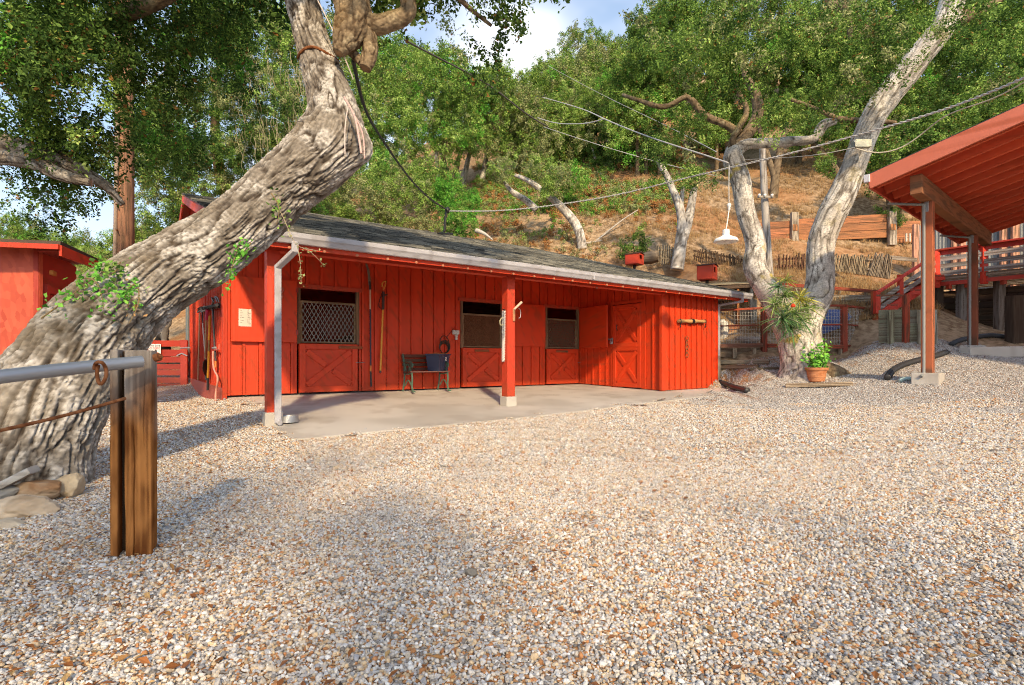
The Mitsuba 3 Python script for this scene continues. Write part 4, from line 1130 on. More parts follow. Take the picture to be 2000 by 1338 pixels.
for k, (px, Y, top, h, lean) in enumerate(((1170, 32, 290, 4, -14), (1178, 31.5, 330, 3, -6), (1120, 33, 290, 3, 8), (1142, 33, 300, 3, -8))):
    hill_tree('slope_sapling', ['thin grey stem leaning left in the shaded middle slope, tallest of four', 'short grey stem broken off among rust coloured weeds', 'thin dark stem leaning right at the left of the shaded slope', 'slim brown stem between two taller saplings'][k], [stem(px, Y, top, h, lean)], [(px + lean, top - 10, Y, 26, 0.7)], G3, 'grey' if k < 2 else 'brown', 0.7)
hill_tree('slope_tree', 'dark trunk behind the gap between the two pale trunks', [[(1510, 420, 24, 9), (1512, 370, 24, 8), (1518, 320, 24, 7), (1530, 270, 24, 5), (1545, 230, 24, 4)], [(1514, 350, 24, 6), (1495, 290, 24, 5), (1480, 240, 24, 4)]], [(1540, 215, 24, 36), (1490, 220, 24, 30)], G3, scale=0.7)
hill_tree('slope_tree', 'curved dark branching trunk in front of the dry slope left of the leaning trunk', [[(1652, 390, 20, 8), (1640, 350, 20, 8), (1615, 315, 20, 8), (1595, 290, 20, 7), (1585, 260, 20, 5)]], [(1600, 250, 19.5, 40), (1560, 255, 19.5, 30), (1620, 330, 19.5, 26)], G3, scale=0.6)
BU = [('round bush with small bright leaves above the middle of the barn roof', 890, 385, 21, 38, {'bright': 4, 'mid': 0.5}), ('pale green bush behind the cable mast on the barn roof', 905, 432, 19, 36, {'bright': 1.5, 'light': 2}), ('wide olive bush above the left end of the barn roof', 700, 395, 21, 66, G2), ('green bush touching the left part of the barn roof ridge', 640, 415, 20, 48, G1), ('mid green bush behind the barn roof left of the cable mast', 800, 405, 21, 62, G2),
      ('dark bush at the foot of the tall green trees', 780, 350, 24, 58, G1), ('leafy bush to the left of the crooked stems', 860, 350, 25, 40, G3), ('single dark green bush on the bare dry slope', 1237, 477, 19.5, 24, {'dark': 2, 'mid': 2}), ('small bush over the end of the orange plank wall', 1740, 420, 21, 20, {'mid': 2, 'dark': 1}), ('low spreading bush beneath the pale leaning trunk top', 1100, 345, 25, 36, {'bright': 1, 'light': 2}), ('dark bush in the shade by the barn left of the olive tree', 620, 350, 22, 50, G3),
      ('grey green bush in the far left behind the red shed', 185, 520, 30, 42, G1), ('rounded far bush under the low branches at left', 60, 455, 45, 48, G1), ('far bush right of the utility pole', 330, 520, 26, 60, G1), ('far bush between the red shed and the utility pole', 130, 490, 40, 40, {'mid': 1, 'light': 1})]
for k, (lab, px, py, Y, r, m_) in enumerate(BU):
    hill_tree('hill_bush', lab, [], [(px, py, Y, r, 0.8), (px + r * 0.6, py + r * 0.35, Y, r * 0.6, 0.8), (px - r * 0.6, py + r * 0.3, Y + 0.3, r * 0.6, 0.8)], m_, scale=0.6 if Y < 23 else 0.8, dens=1.1, gap=0.33, cat='bush')

# distant wooded slopes beyond, as one mass
wood_k = 'far_woodland'
uniq(wood_k)
tag(wood_k, 'mass of green trees covering the upper hillside', 'woodland', kind='stuff')
r_ = np.random.default_rng(77)
for px, py, Y, rp in [(780, 130, 40, 60), (700, 150, 38, 65), (860, 150, 42, 60), (640, 200, 36, 70), (1400, 30, 40, 90), (1480, 60, 42, 90), (1700, 70, 36, 110), (1820, 60, 34, 110), (1560, 230, 38, 60), (1680, 240, 30, 50), (1380, 240, 34, 60), (1440, 250, 34, 50), (1650, 20, 40, 100), (1900, 10, 36, 120), (1990, 220, 26, 80), (1880, 300, 23, 60), (1950, 300, 22, 50), (200, 500, 55, 60), (280, 480, 50, 60), (20, 490, 55, 70), (460, 470, 34, 70), (560, 440, 30, 60), (580, 250, 34, 80), (500, 60, 34, 90), (600, 90, 36, 70)]:
    c, rad = lobe(px, py, Y, rp)
    for _ in range(int(10 * (rp * Y / F / 0.9) ** 2 * 0.5) + 4):
        d = r_.normal(size=3); d /= np.linalg.norm(d)
        p = c + d * np.array(rad) * (0.3 + 0.7 * r_.random() ** 0.5)
        instance(wood_k, CL[(['mid', 'light', 'olive', 'dark'][r_.choice(4, p=[0.36, 0.22, 0.18, 0.24])], 'far')][r_.integers(2)], inst_matrix(p, r_.uniform(1.2, 1.9), r_))

# weeds, dry tufts and litter on the slope
wk = 'undergrowth'
uniq(wk)
tag(wk, 'rust and green weeds on the dry slope', 'weeds', kind='stuff')
n_ = 0
while n_ < 3400:
    px, Y = r_.uniform(930, 1330), r_.uniform(21, 38)
    g = gpt(px, Y)
    py = HOR - (g[2] - EYE) * F / Y
    if meshkit.noise(g * 0.45) < 0.36 or (py > 418 and r_.random() < 0.85):
        continue
    n_ += 1
    instance(wk, CL[(['dead', 'olive', 'bright', 'light'][r_.choice(4, p=[0.46, 0.28, 0.08, 0.18])], 'far')][r_.integers(2)], inst_matrix(g + [0, 0, 0.08], r_.uniform(0.25, 0.8), r_))
bl = []
for k in range(26):
    a = r_.uniform(0, 6.28); t = r_.uniform(0.1, 0.5); h = r_.uniform(0.06, 0.16)
    d = np.array([math.cos(a), math.sin(a), 0]); o = d * r_.uniform(0, 0.12)
    w = np.array([-d[1], d[0], 0]) * 0.008
    bl.append((np.array([o - w, o + w, o + d * h * t + [0, 0, h]]), np.array([[0, 1, 2]])))
scene['dry_tuft'] = {'type': 'shapegroup', 'blade': mikit.ply(cat_mesh(bl), 'leaf', color=np.repeat(np.array([(0.45, 0.31, 0.16), (0.38, 0.22, 0.10), (0.50, 0.38, 0.22)])[r_.integers(0, 3, 26)], 3, 0))}
gk = 'dry_grass'
uniq(gk)
tag(gk, 'short dry straw coloured grass on the slope', 'grass', kind='stuff')
for _ in range(10000):
    px, Y = r_.uniform(950, 1830), 14.5 + 18 * r_.random() ** 1.5
    g = gpt(px, Y)
    if g[2] > 1.7 and meshkit.noise(g * 0.8) > 0.36:
        a = r_.uniform(0, 6.28)
        M = np.eye(4); s = r_.uniform(0.6, 1.5); M[:3, :3] = np.array([[math.cos(a), -math.sin(a), 0], [math.sin(a), math.cos(a), 0], [0, 0, 1]]) * s; M[:3, 3] = g - [0, 0, 0.02]
        instance(gk, 'dry_tuft', M)

# ------------------------------------------------------------------ loose gravel and leaf litter
_ico = trimesh.creation.icosahedron()
_octa = (np.array([[1, 0, 0], [-1, 0, 0], [0, 1, 0], [0, -1, 0], [0, 0, 1], [0, 0, -1]], float), np.array([[0, 2, 4], [2, 1, 4], [1, 3, 4], [3, 0, 4], [2, 0, 5], [1, 2, 5], [3, 1, 5], [0, 3, 5]]))


def gravel_tile(size, n, base, rmean, seed, grey=0.0):
    r = np.random.default_rng(seed)
    bv_, bf = np.asarray(base[0], float), np.asarray(base[1])
    bv_ = bv_ / np.linalg.norm(bv_, axis=1, keepdims=True)
    m = len(bv_)
    side = int(math.sqrt(n))
    gx, gy = np.meshgrid((np.arange(side) + 0.5) / side - 0.5, (np.arange(side) + 0.5) / side - 0.5)
    c = np.stack([gx.ravel(), gy.ravel()], 1) * size + r.uniform(-0.6, 0.6, (side * side, 2)) * size / side
    k = len(c)
    s = rmean * np.exp(r.normal(0, 0.28, k))
    ax = np.stack([s * r.uniform(0.8, 1.3, k), s * r.uniform(0.7, 1.05, k), s * r.uniform(0.5, 0.85, k)], 1)
    q = r.normal(size=(k, 4)); q /= np.linalg.norm(q, axis=1, keepdims=True)
    w, x, y, z = q.T
    Rm = np.array([[1 - 2 * (y * y + z * z), 2 * (x * y - z * w), 2 * (x * z + y * w)], [2 * (x * y + z * w), 1 - 2 * (x * x + z * z), 2 * (y * z - x * w)], [2 * (x * z - y * w), 2 * (y * z + x * w), 1 - 2 * (x * x + y * y)]]).transpose(2, 0, 1)
    v = bv_[None] * ax[:, None] * r.uniform(0.8, 1.15, (k, m, 1))
    v = np.einsum('kij,knj->kni', Rm, v)
    v[..., 2] *= 0.8
    zo = s * r.uniform(0.0, 0.75, k)
    v = v + np.stack([c[:, 0], c[:, 1], zo], 1)[:, None]
    f = (bf[None] + (np.arange(k) * m)[:, None, None]).reshape(-1, 3)
    P = np.array([(0.47, 0.47, 0.48), (0.66, 0.65, 0.63), (0.54, 0.47, 0.38), (0.56, 0.43, 0.28), (0.42, 0.21, 0.10), (0.22, 0.205, 0.195), (0.54, 0.50, 0.455), (0.33, 0.33, 0.35)])
    P = P * (1 - grey) + grey * (P.mean(1, keepdims=True) * np.array([0.90, 0.90, 0.91]))
    col = P[r.choice(8, k, p=[0.15, 0.18, 0.18, 0.13, 0.09, 0.07, 0.14, 0.06])] * r.uniform(0.8, 1.2, (k, 1))
    return v.reshape(-1, 3), f, np.repeat(col, m, 0)


for k in range(4):
    v, f, c = gravel_tile(0.5, 1850, (_ico.vertices, _ico.faces), 0.0067, 200 + k)
    scene[f'gravel_fine_{k}'] = {'type': 'shapegroup', 'pebble': mikit.ply((v, f), 'vc_matte', color=c)}
    v, f, c = gravel_tile(0.5, 800, _octa, 0.0105, 210 + k)
    gy = gravel_tile(0.5, 800, _octa, 0.0105, 220 + k, 0.75)
    scene[f'gravel_grey_{k}'] = {'type': 'shapegroup', 'pebble': mikit.ply((gy[0], gy[1]), 'vc_matte', color=gy[2])}
    scene[f'gravel_coarse_{k}'] = {'type': 'shapegroup', 'pebble': mikit.ply((v, f), 'vc_matte', color=c)}
pk_ = 'loose_gravel'
uniq(pk_)
tag(pk_, 'loose grey, white and rust pebbles covering the yard', 'gravel', kind='stuff')
for yi in range(0, 26):
    for xi in range(-18, 24):
        x, y = xi * 0.5 + 0.25, yi * 0.5 + 0.95
        if abs(x) > 1.0 * (y + 0.3) + 0.4 or x < -8.5 or x > 11.5:
            continue
        rel = np.array([x, y]) - BA
        u, v = rel @ BA_D1, -rel @ BA_D2
        if (0.5 < u < 10.4 and v < 3.3) or (x > 9.5 and y > 13) or y > 13.4:
            continue
        h = 0.2
        zc = gz_mesh(np.array([x, x - h, x + h, x, x]), np.array([y, y, y, y - h, y + h]))
        sx_, sy_ = (zc[2] - zc[1]) / (2 * h), (zc[4] - zc[3]) / (2 * h)
        a = random.randrange(4) * math.pi / 2
        M = np.eye(4); c_, s_ = round(math.cos(a)), round(math.sin(a))
        M[:2, :2] = [[c_, -s_], [s_, c_]]
        M[2, :2] = np.array([sx_, sy_]) @ M[:2, :2]
        M[:3, 3] = [x, y, zc.mean() - 0.001]
        g_ = 'fine' if y < 4.6 else 'grey' if y + 0.35 * (x - 4.2) > 9.6 + random.uniform(-0.7, 0.7) and x > 3.6 else 'coarse'
        instance(pk_, f'gravel_{g_}_{random.randrange(4)}', M)
lv, lc = [], []
r_ = np.random.default_rng(5)
for _ in range(5200):
    Y = 1.2 + 9 * r_.random() ** 1.1
    px = r_.uniform(-20, 2020)
    if meshkit.noise(np.array([px / 130, Y * 1.2, 0])) < r_.uniform(0.25, 0.85) and px > 300 + 500 * r_.random():
        continue
    g = gpt(px, Y)
    rel = g[:2] - BA
    if 0.0 < rel @ BA_D1 < 10.8 and -rel @ BA_D2 < 4.1:
        continue
    L = r_.uniform(0.009, 0.024)
    a = r_.uniform(0, 6.28); t = r_.normal(0, 0.25, 2)
    d = np.array([math.cos(a), math.sin(a), t[0]]); b = np.array([-math.sin(a), math.cos(a), t[1]])
    p = g + [0, 0, 0.016]
    lv.append(np.array([p - d * L, p + b * L * 0.45 + [0, 0, 0.004], p + d * L, p - b * L * 0.45 + [0, 0, 0.004]]))
    lc.append(np.array([(0.32, 0.13, 0.05), (0.40, 0.22, 0.09), (0.22, 0.10, 0.05), (0.45, 0.30, 0.14)])[r_.integers(4)] * r_.uniform(0.7, 1.2))
n_ = len(lv)
q_ = np.arange(n_)[:, None] * 4
put('leaf_litter', (np.vstack(lv), np.vstack([q_ + [0, 1, 2], q_ + [0, 2, 3]])), 'leaf', color=np.repeat(np.array(lc), 4, 0), label='small brown fallen leaves scattered over the gravel', cat='leaves', kind='stuff')
# ------------------------------------------------------------------ hitching rail in the foreground
def post_c(p, n, uv):
    w = dr.sin(p.z * 7 + p.x * 30) * 0.25
    g = noise2((p.x * 90 + p.y * 70) + w, p.z * 3.5)
    k = noise2(p.x * 16 + p.y * 14 + w, p.z * 5)
    k2 = noise2(p.x * 30 + p.y * 24 + dr.sin(p.z * 20) * 0.5, p.z * 13)
    m = smoothstep(0.2, 0.85, 0.35 * g + 0.40 * k + 0.25 * k2)
    lo = mix((0.12, 0.042, 0.014), (0.42, 0.185, 0.06), m)
    hi = mix((0.19, 0.16, 0.135), (0.38, 0.335, 0.29), m)
    c = mix(lo, hi, smoothstep(0.58, 0.98, p.z + 0.34 * k - 0.14))
    return mix(c, (0.09, 0.045, 0.022), smoothstep(0.86, 0.93, noise2(p.x * 34 + p.y * 26 + 3.3, p.z * 0.8)) * 0.8)


mat('post_wood', princ(proc(post_c), 0.85))


def rough_post(c, wx, wy, z0, z1, seed, amp=0.004, n=(8, 60), checks=()):
    """an upright rectangular timber with worn corners and an uneven surface"""
    th = np.linspace(0, 2 * np.pi, n[0] * 4, endpoint=False)
    sq = 1 / np.maximum(np.abs(np.cos(th)), np.abs(np.sin(th)))
    sq = np.minimum(sq, 1.34)
    ring = np.stack([np.cos(th) * sq, np.sin(th) * sq], 1) * [wx / 2, wy / 2]
    z = np.linspace(z0, z1, n[1])
    v = np.concatenate([np.repeat(ring[None], n[1], 0), np.repeat(z[:, None, None], len(th), 1)], -1)
    d = (meshkit.fbm(v * np.array([30, 30, 3.0]) + seed, 3) - 0.5) * 2 * amp + (meshkit.fbm(v * np.array([8, 8, 1.2]) + seed, 2) - 0.5) * 3 * amp
    for a, dep, wid, lo, hi in checks:      # drying cracks: place across the front face, depth, width, from and to height
        xs_ = a + 0.0025 * np.sin(z * 6 + a * 40) + 0.0015 * np.sin(z * 17)
        g_ = np.exp(-((v[..., 0] - xs_[:, None]) / wid) ** 2) * (v[..., 1] < -wy * 0.3) * np.clip(np.minimum(z - lo, hi - z) * 6, 0, 1)[:, None]
        v[..., 1] += dep * g_
    v[..., :2] *= (1 + d / (0.5 * (wx + wy) / 2))[..., None]
    v = v + np.array([c[0], c[1], 0])
    m, k = n[1], len(th)
    i, j = np.meshgrid(np.arange(m - 1), np.arange(k), indexing='ij')
    f = np.stack([i * k + j, i * k + (j + 1) % k, (i + 1) * k + (j + 1) % k, (i + 1) * k + j], -1).reshape(-1, 4)
    f = np.vstack([f[:, [0, 1, 2]], f[:, [0, 2, 3]]])
    V = np.vstack([v.reshape(-1, 3), [[c[0], c[1], z1 + 0.004]]])
    q = np.arange(k)
    return V, np.vstack([f, np.stack([q * 0 + m * k, (m - 1) * k + q, (m - 1) * k + (q + 1) % k], 1)])


rail = thing('hitching_rail', 'grey steel pipe rail on a thick split brown timber post in the foreground', 'hitching rail')
YP = 2.51
cx_ = lambda px: (px - 1000) / F * YP
ptop = EYE + (HOR - 684) / F * YP
po = part(rail, 'post')
PR = math.radians(27)


def turned(m, off, c=(-1.862, 2.60)):
    """a timber built about the origin, shifted sideways, turned to face along the pipe and set in place"""
    v = m[0] + np.array([off, 0, 0])
    x = v[:, 0] * math.cos(PR) - v[:, 1] * math.sin(PR) + c[0]
    y = v[:, 0] * math.sin(PR) + v[:, 1] * math.cos(PR) + c[1]
    return np.stack([x, y, v[:, 2]], 1), m[1]


put('main_timber', turned(rough_post((0, 0), 0.112, 0.15, -0.06, ptop, 1, 0.0045, (60, 140), ((-0.020, 0.012, 0.0022, -0.2, 0.72), (0.022, 0.006, 0.0018, 0.45, 0.95))), 0.030), 'post_wood', po, smooth=50)
put('split_timber', turned(rough_post((0, 0), 0.034, 0.13, -0.06, ptop + 0.002, 2, n=(6, 60)), -0.070), 'post_wood', po, smooth=50)
put('back_timber', turned(rough_post((0, 0.05), 0.06, 0.05, -0.06, ptop - 0.006, 3, n=(6, 50)), -0.045), 'timber_upright', po, (0.10, 0.06, 0.035), smooth=50)
put('bolt', [tube([W(303, 699, 2.52), W(312, 697, 2.52)], 0.02, 8), tube([W(309, 698, 2.52), W(316, 696, 2.52)], 0.009, 6)], 'rust', rail)
put('bolt', tube([W(232, 697, 2.55), W(222, 698, 2.55)], 0.02, 8), 'rust', rail)
pl = spline([W(277, 706, 2.47), W(140, 720, 2.24), W(0, 736, 2.02), W(-200, 762, 1.8)], 40)
put('pipe', tube(pl, 0.0275, 24), 'galvanised', rail, smooth=40)
rd = spline([W(245, 778, 2.47), W(120, 813, 2.25), W(0, 841, 2.06), W(-200, 886, 1.85)], 60)
put('rod', tube(rd, 0.0075 + 0.0008 * np.sin(np.arange(60) * 2.2), 8), 'rust', rail, smooth=True)
ring = [W(192, 712, 2.25), W(190, 735, 2.24), W(197, 750, 2.235), W(206, 738, 2.24), W(205, 716, 2.25), W(198, 708, 2.22), W(186, 712, 2.24), W(184, 722, 2.245)]
put('ring', tube(spline(ring, 50), 0.0075, 8), 'rust', rail, smooth=True)


def rock(c, rad, seed, sub=4, amp=0.22, rot=0.0):
    m = trimesh.creation.icosphere(subdivisions=sub)
    v = np.array(m.vertices)
    n = meshkit.fbm(v * 1.3 + seed * 7.7, 3) - 0.5
    v = v * (1 + amp * 2 * n[:, None])
    for k in range(5):      # broken facets
        r = np.random.default_rng(seed * 10 + k); d = r.normal(size=3); d /= np.linalg.norm(d)
        h = v @ d; lim = r.uniform(0.62, 0.82)
        v = v - d * np.maximum(h - lim, 0)[:, None] * 0.9
    v = v + 0.16 * (meshkit.fbm(v * 4.5 + seed, 5) - 0.5)[:, None] * v
    v = v * np.asarray(rad)
    a = math.radians(rot)
    v = v @ np.array([[math.cos(a), math.sin(a), 0], [-math.sin(a), math.cos(a), 0], [0, 0, 1]])
    return v + np.asarray(c), np.array(m.faces)


def rock_col(v, a, b, seed):
    t = np.clip((meshkit.fbm(v * 9 + seed, 4) - 0.3) * 2.2, 0, 1)[:, None]
    return np.asarray(a) * (1 - t) + np.asarray(b) * t


for lab, px, py, Y, rad, a, b, rot in (('tan boulder with rusty stains at the foot of the leaning oak', 78, 956, 3.55, (0.15, 0.10, 0.075), (0.30, 0.17, 0.09), (0.58, 0.46, 0.33), 10),
                                       ('pale yellow upright stone beside the stained boulder', 138, 949, 3.68, (0.11, 0.085, 0.10), (0.44, 0.34, 0.22), (0.60, 0.49, 0.34), -25),
                                       ('long flat beige rock lowest in the pile by the oak', 48, 993, 3.25, (0.20, 0.12, 0.08), (0.36, 0.26, 0.17), (0.60, 0.50, 0.38), 5),
                                       ('rounded grey rock at the left edge of the frame', 8, 964, 3.45, (0.09, 0.09, 0.055), (0.22, 0.21, 0.19), (0.36, 0.34, 0.31), 0),
                                       ('thin pale slab of stone at the bottom of the rock pile', 15, 1024, 3.02, (0.10, 0.09, 0.03), (0.42, 0.35, 0.26), (0.55, 0.48, 0.38), 0)):
    v, f = rock(W(px, py, Y), rad, px % 17 + 1, rot=rot)
    put('rock', (v, f), 'vc_matte', None, rock_col(v, a, b, px), smooth=35, label=lab, cat='rock')
m = rough_post((0, 0), 0.13, 0.05, -0.13, 0.13, 9, 0.006, (5, 20))
R_ = frame(W(55, 920, 3.5) - W(0, 948, 3.45))
m = (m[0][:, [2, 0, 1]] @ R_ + W(24, 938, 3.47), m[1])
put('wood_chunk', m, 'timber_lying', None, (0.42, 0.40, 0.37), smooth=50, label='grey weathered chunk of wood leaning on the oak trunk above the rocks', cat='wood')
v, f = rock(gpt(920, 2.32) + [0, 0, 0.015], (0.032, 0.022, 0.02), 4)
put('stone', (v, f), 'vc_matte', None, (0.20, 0.18, 0.155), smooth=True, label='single larger brown stone lying on the gravel in the centre foreground', cat='stone')

# ------------------------------------------------------------------ red shed at the left edge
shed = thing('red_shed', 'orange red strand board shed with sloping roof at the left edge behind the oak', 'shed')
K0, K1, K2 = W(-160, 703, 6.9), W(76, 703, 6.8), W(150, 703, 8.6)
zw = EYE + (HOR - 474) / F * 6.8
for a, b_, m_, c_ in ((K0, K1, 'shed_siding', None), (K1, K2, 'paint_board', (0.36, 0.028, 0.014))):
    d = (b_ - a); d[2] = 0
    n = np.cross(d / np.linalg.norm(d), UP)
    ctr = (a + b_) / 2 + n * (-0.03)
    ctr[2] = (zw - 0.1) / 2
    put('wall', box(ctr, (np.linalg.norm(d), 0.05, zw + 0.1), np.array([d / np.linalg.norm(d), np.cross(UP, d / np.linalg.norm(d)), UP])), m_, shed, c_)
sd_ = (K2 - K1); sd_[2] = 0; sL = np.linalg.norm(sd_); sd_ /= sL
sn_ = np.cross(sd_, UP)
nout = sn_ if sn_[0] > 0 else -sn_


def sh(t, o, z):
    p = K1 + sd_ * t + nout * o
    return np.array([p[0], p[1], z])


sax = np.array([sd_, nout, UP])
for t0, t1, z0, z1 in ((0.15, 0.28, 0, 1.95), (0.98 * sL - 0.1, sL - 0.02, 0, 1.95), (0.281, 0.98 * sL - 0.101, 1.85, 1.95)):
    put('door_casing', box(sh((t0 + t1) / 2, 0.03, (z0 + z1) / 2), (t1 - t0, 0.045, z1 - z0), sax), 'paint_board', shed, jit((0.42, 0.03, 0.015)))
put('door', box(sh(sL * 0.5 + 0.05, 0.012, 0.92), (sL * 0.62, 0.03, 1.84), sax), 'paint_board', shed, jit((0.33, 0.022, 0.012)))
put('wooden_latch', box(W(92, 533, 6.98) + nout * 0.06, (0.16, 0.04, 0.055), sax), 'vc_matte', shed, (0.50, 0.20, 0.06))
ro = part(shed, 'roof')
rp = [W(-180, 459, 6.45), W(118, 471, 6.45), W(191, 505, 8.7), W(-120, 490, 9.2)]
put('roof_board', slabpoly(rp, 0.05), 'vc_matte', ro, (0.10, 0.075, 0.06))
put('fascia', beam(rp[0] - [0, 0.02, 0.075], rp[1] - [0, 0.02, 0.075], 0.03, 0.06), 'paint_board', ro, jit(RED2))
put('fascia', beam(rp[1] + [0.0, 0, -0.115], rp[2] + [0.0, 0, -0.115], 0.03, 0.13), 'paint_board', ro, jit(RED2))
put('soffit', slabpoly([p - [0, 0, 0.07] for p in [W(72, 476, 6.6), W(112, 476, 6.6), W(182, 506, 8.6), W(140, 506, 8.6)]], 0.02), 'paint_board', ro, (0.2, 0.02, 0.012))

# ------------------------------------------------------------------ paddock gate and the donkey looking over it
gate = thing('paddock_gate', 'low red board gate between the leaning oak and the left end of the barn', 'gate')
YG = 14.6
gx0, gx1 = W(236, 0, YG)[0], W(368, 0, YG)[0]


def gb(px0, px1, py0, py1, dy, t, **k):
    a, b_ = W(px0, py1, YG), W(px1, py0, YG)
    return box([(a[0] + b_[0]) / 2, YG + dy, (a[2] + b_[2]) / 2], (b_[0] - a[0], t, b_[2] - a[2]))


for y0, y1, c in ((665, 677, RED2), (683, 696, (0.42, 0.035, 0.016)), (697, 708, (0.42, 0.04, 0.02)), (711, 722, (0.36, 0.04, 0.025)), (723, 733, (0.36, 0.045, 0.03)), (737, 748, (0.30, 0.055, 0.045)), (749, 762, (0.30, 0.06, 0.05))):
    put('board', gb(238, 367, y0, y1, 0, 0.025), 'paint_board', gate, jit(np.array(c) * 0.75))
for a, b_ in ((354, 367), (238, 250)):
    put('upright', gb(a, b_, 664, 763, -0.03, 0.03), 'paint_board', gate, jit((0.38, 0.04, 0.025)))
put('latch', [beam(W(345, 695, YG - 0.06), W(355, 690, YG - 0.06), 0.02, 0.025), beam(W(355, 690, YG - 0.06), W(366, 695, YG - 0.06), 0.02, 0.025)], 'galvanised', gate)
put('hinge_bolt', tube([W(352, 680, YG - 0.05), W(372, 679, YG - 0.05)], 0.015, 6), 'galvanised', gate)
sg = thing('gate_sign', 'small white sign reading KEEP GATE CLOSED on the paddock gate', 'sign')
a, b_ = W(293, 702, YG), W(317, 672, YG)
sc_ = np.array([(a[0] + b_[0]) / 2, YG - 0.055, (a[2] + b_[2]) / 2]); sw, shh = b_[0] - a[0], b_[2] - a[2]
put('plate', box(sc_, (sw, 0.006, shh), AX, 0.002), 'vc_satin', sg, (0.72, 0.70, 0.67))
SAX = np.array([[1.0, 0, 0], [0, 0, 1], [0, -1, 0]])


def lettering(par, text, centre, height, width, color, ax=SAX, bold=True, name='lettering'):
    t = meshkit.text_mesh(text, height, 0.001, bold)
    v = np.array(t.vertices)
    w = v[:, 0].max() - v[:, 0].min()
    v[:, 0] = (v[:, 0] - v[:, 0].min() - w / 2) * min(1.0, width / w)
    put(name, (v @ ax + centre, np.array(t.faces)), 'vc_matte', par, color)


fr = sc_ - [0, 0.0035, 0]
lettering(sg, 'KEEP GATE', fr + [0, 0, shh * 0.32], shh * 0.12, sw * 0.86, (0.04, 0.04, 0.04))
lettering(sg, 'CLOSED', fr + [0, 0, shh * 0.155], shh * 0.14, sw * 0.86, (0.55, 0.03, 0.03))
# a plain little figure print: shirt, head, trousers
put('printed_figure', [prism([(-0.06, -0.05), (0.05, -0.06), (0.09, 0.03), (0.02, 0.06), (-0.05, 0.04)], fr + [0.02, 0, -0.06], SAX, 0.001)], 'vc_matte', sg, (0.45, 0.08, 0.04))
put('printed_figure', [prism([(math.cos(a_) * 0.026, math.sin(a_) * 0.03) for a_ in np.linspace(0, 6.2, 10)], fr + [0.03, 0, 0.03], SAX, 0.001)], 'vc_matte', sg, (0.08, 0.06, 0.06))
put('printed_figure', [prism([(-0.05, -0.07), (0.06, -0.07), (0.06, 0.0), (-0.05, 0.0)], fr + [0.03, 0, -0.13], SAX, 0.001)], 'vc_matte', sg, (0.35, 0.45, 0.55))

import manifold3d as m3


def body(bones, edge=0.03, it=8):
    """one skin over bones ((p, r), (q, s))"""
    tot = None
    for (p, r), (q, s) in bones:
        a = m3.Manifold.sphere(r, 20).translate(list(map(float, p))); b_ = m3.Manifold.sphere(s, 20).translate(list(map(float, q)))
        h = m3.Manifold.batch_hull([a, b_])
        tot = h if tot is None else tot + h
    tot = tot.refine_to_length(edge)
    m = tot.to_mesh()
    t = trimesh.Trimesh(m.vert_properties[:, :3], m.tri_verts, process=True)
    trimesh.smoothing.filter_taubin(t, iterations=it)
    return np.array(t.vertices), np.array(t.faces)


don = thing('donkey', 'grey faced donkey standing behind the red paddock gate, head over the top board', 'donkey')
g0 = gpt(318, 15.9)
zd = EYE + (HOR - 650) / F * 15.2
O = np.array([W(321, 0, 15.2)[0], 15.2, 0.0])
DA = math.radians(33)
J = lambda x, y, z: O + np.array([x * math.cos(DA) - y * math.sin(DA), x * math.sin(DA) + y * math.cos(DA), z])
gd = float(gz_mesh(np.array([O[0]]), np.array([16.3]))[0])
hd = [((J(0, 0.16, zd + 0.06), 0.125), (J(0, 0.0, zd - 0.06), 0.105)), ((J(0, 0.0, zd - 0.06), 0.105), (J(0.0, -0.16, zd - 0.23), 0.075)), ((J(0, -0.16, zd - 0.23), 0.075), (J(0, -0.20, zd - 0.30), 0.066)),
      ((J(0, 0.16, zd + 0.04), 0.12), (J(-0.05, 0.5, zd - 0.12), 0.15)), ((J(-0.05, 0.5, zd - 0.12), 0.15), (J(-0.1, 0.85, zd - 0.42), 0.25)), ((J(-0.1, 0.85, zd - 0.45), 0.27), (J(-0.3, 1.6, zd - 0.48), 0.31)), ((J(-0.3, 1.6, zd - 0.48), 0.31), (J(-0.42, 2.1, zd - 0.42), 0.26))]
for s, y, dx in ((-1, 0.85, -0.1), (1, 0.9, -0.1), (-1, 2.05, -0.42), (1, 2.1, -0.42)):
    x = dx + s * 0.16
    if y < 1.5:
        pts = [(x, y, zd - 0.62, 0.12), (x, y - 0.02, gd + 0.40, 0.06), (x, y - 0.02, gd + 0.08, 0.042), (x, y - 0.05, gd + 0.03, 0.05)]
    else:
        pts = [(x, y, zd - 0.55, 0.17), (x, y - 0.10, gd + 0.68, 0.10), (x, y + 0.10, gd + 0.42, 0.06), (x, y + 0.05, gd + 0.08, 0.042), (x, y + 0.02, gd + 0.03, 0.05)]
    hd += [((J(*p[:3]), p[3]), (J(*q[:3]), q[3])) for p, q in zip(pts[:-1], pts[1:])]
for s in (-1, 1):
    hd += [((J(s * 0.07, 0.20, zd + 0.15), 0.04), (J(s * 0.13, 0.22, zd + 0.27), 0.05)), ((J(s * 0.13, 0.22, zd + 0.27), 0.05), (J(s * 0.17, 0.22, zd + 0.40), 0.018))]
v, f = body(hd)
loc = v - O
loc = np.stack([loc[:, 0] * math.cos(DA) + loc[:, 1] * math.sin(DA), -loc[:, 0] * math.sin(DA) + loc[:, 1] * math.cos(DA), loc[:, 2]], 1)
tc = np.tile(np.array((0.035, 0.03, 0.028)), (len(v), 1))
face = np.clip((0.34 - loc[:, 1]) * 6, 0, 1)[:, None]
tc = tc * (1 - face) + np.array((0.13, 0.118, 0.108)) * face
muz = np.clip((zd - 0.20 - loc[:, 2]) * 12, 0, 1)[:, None] * face
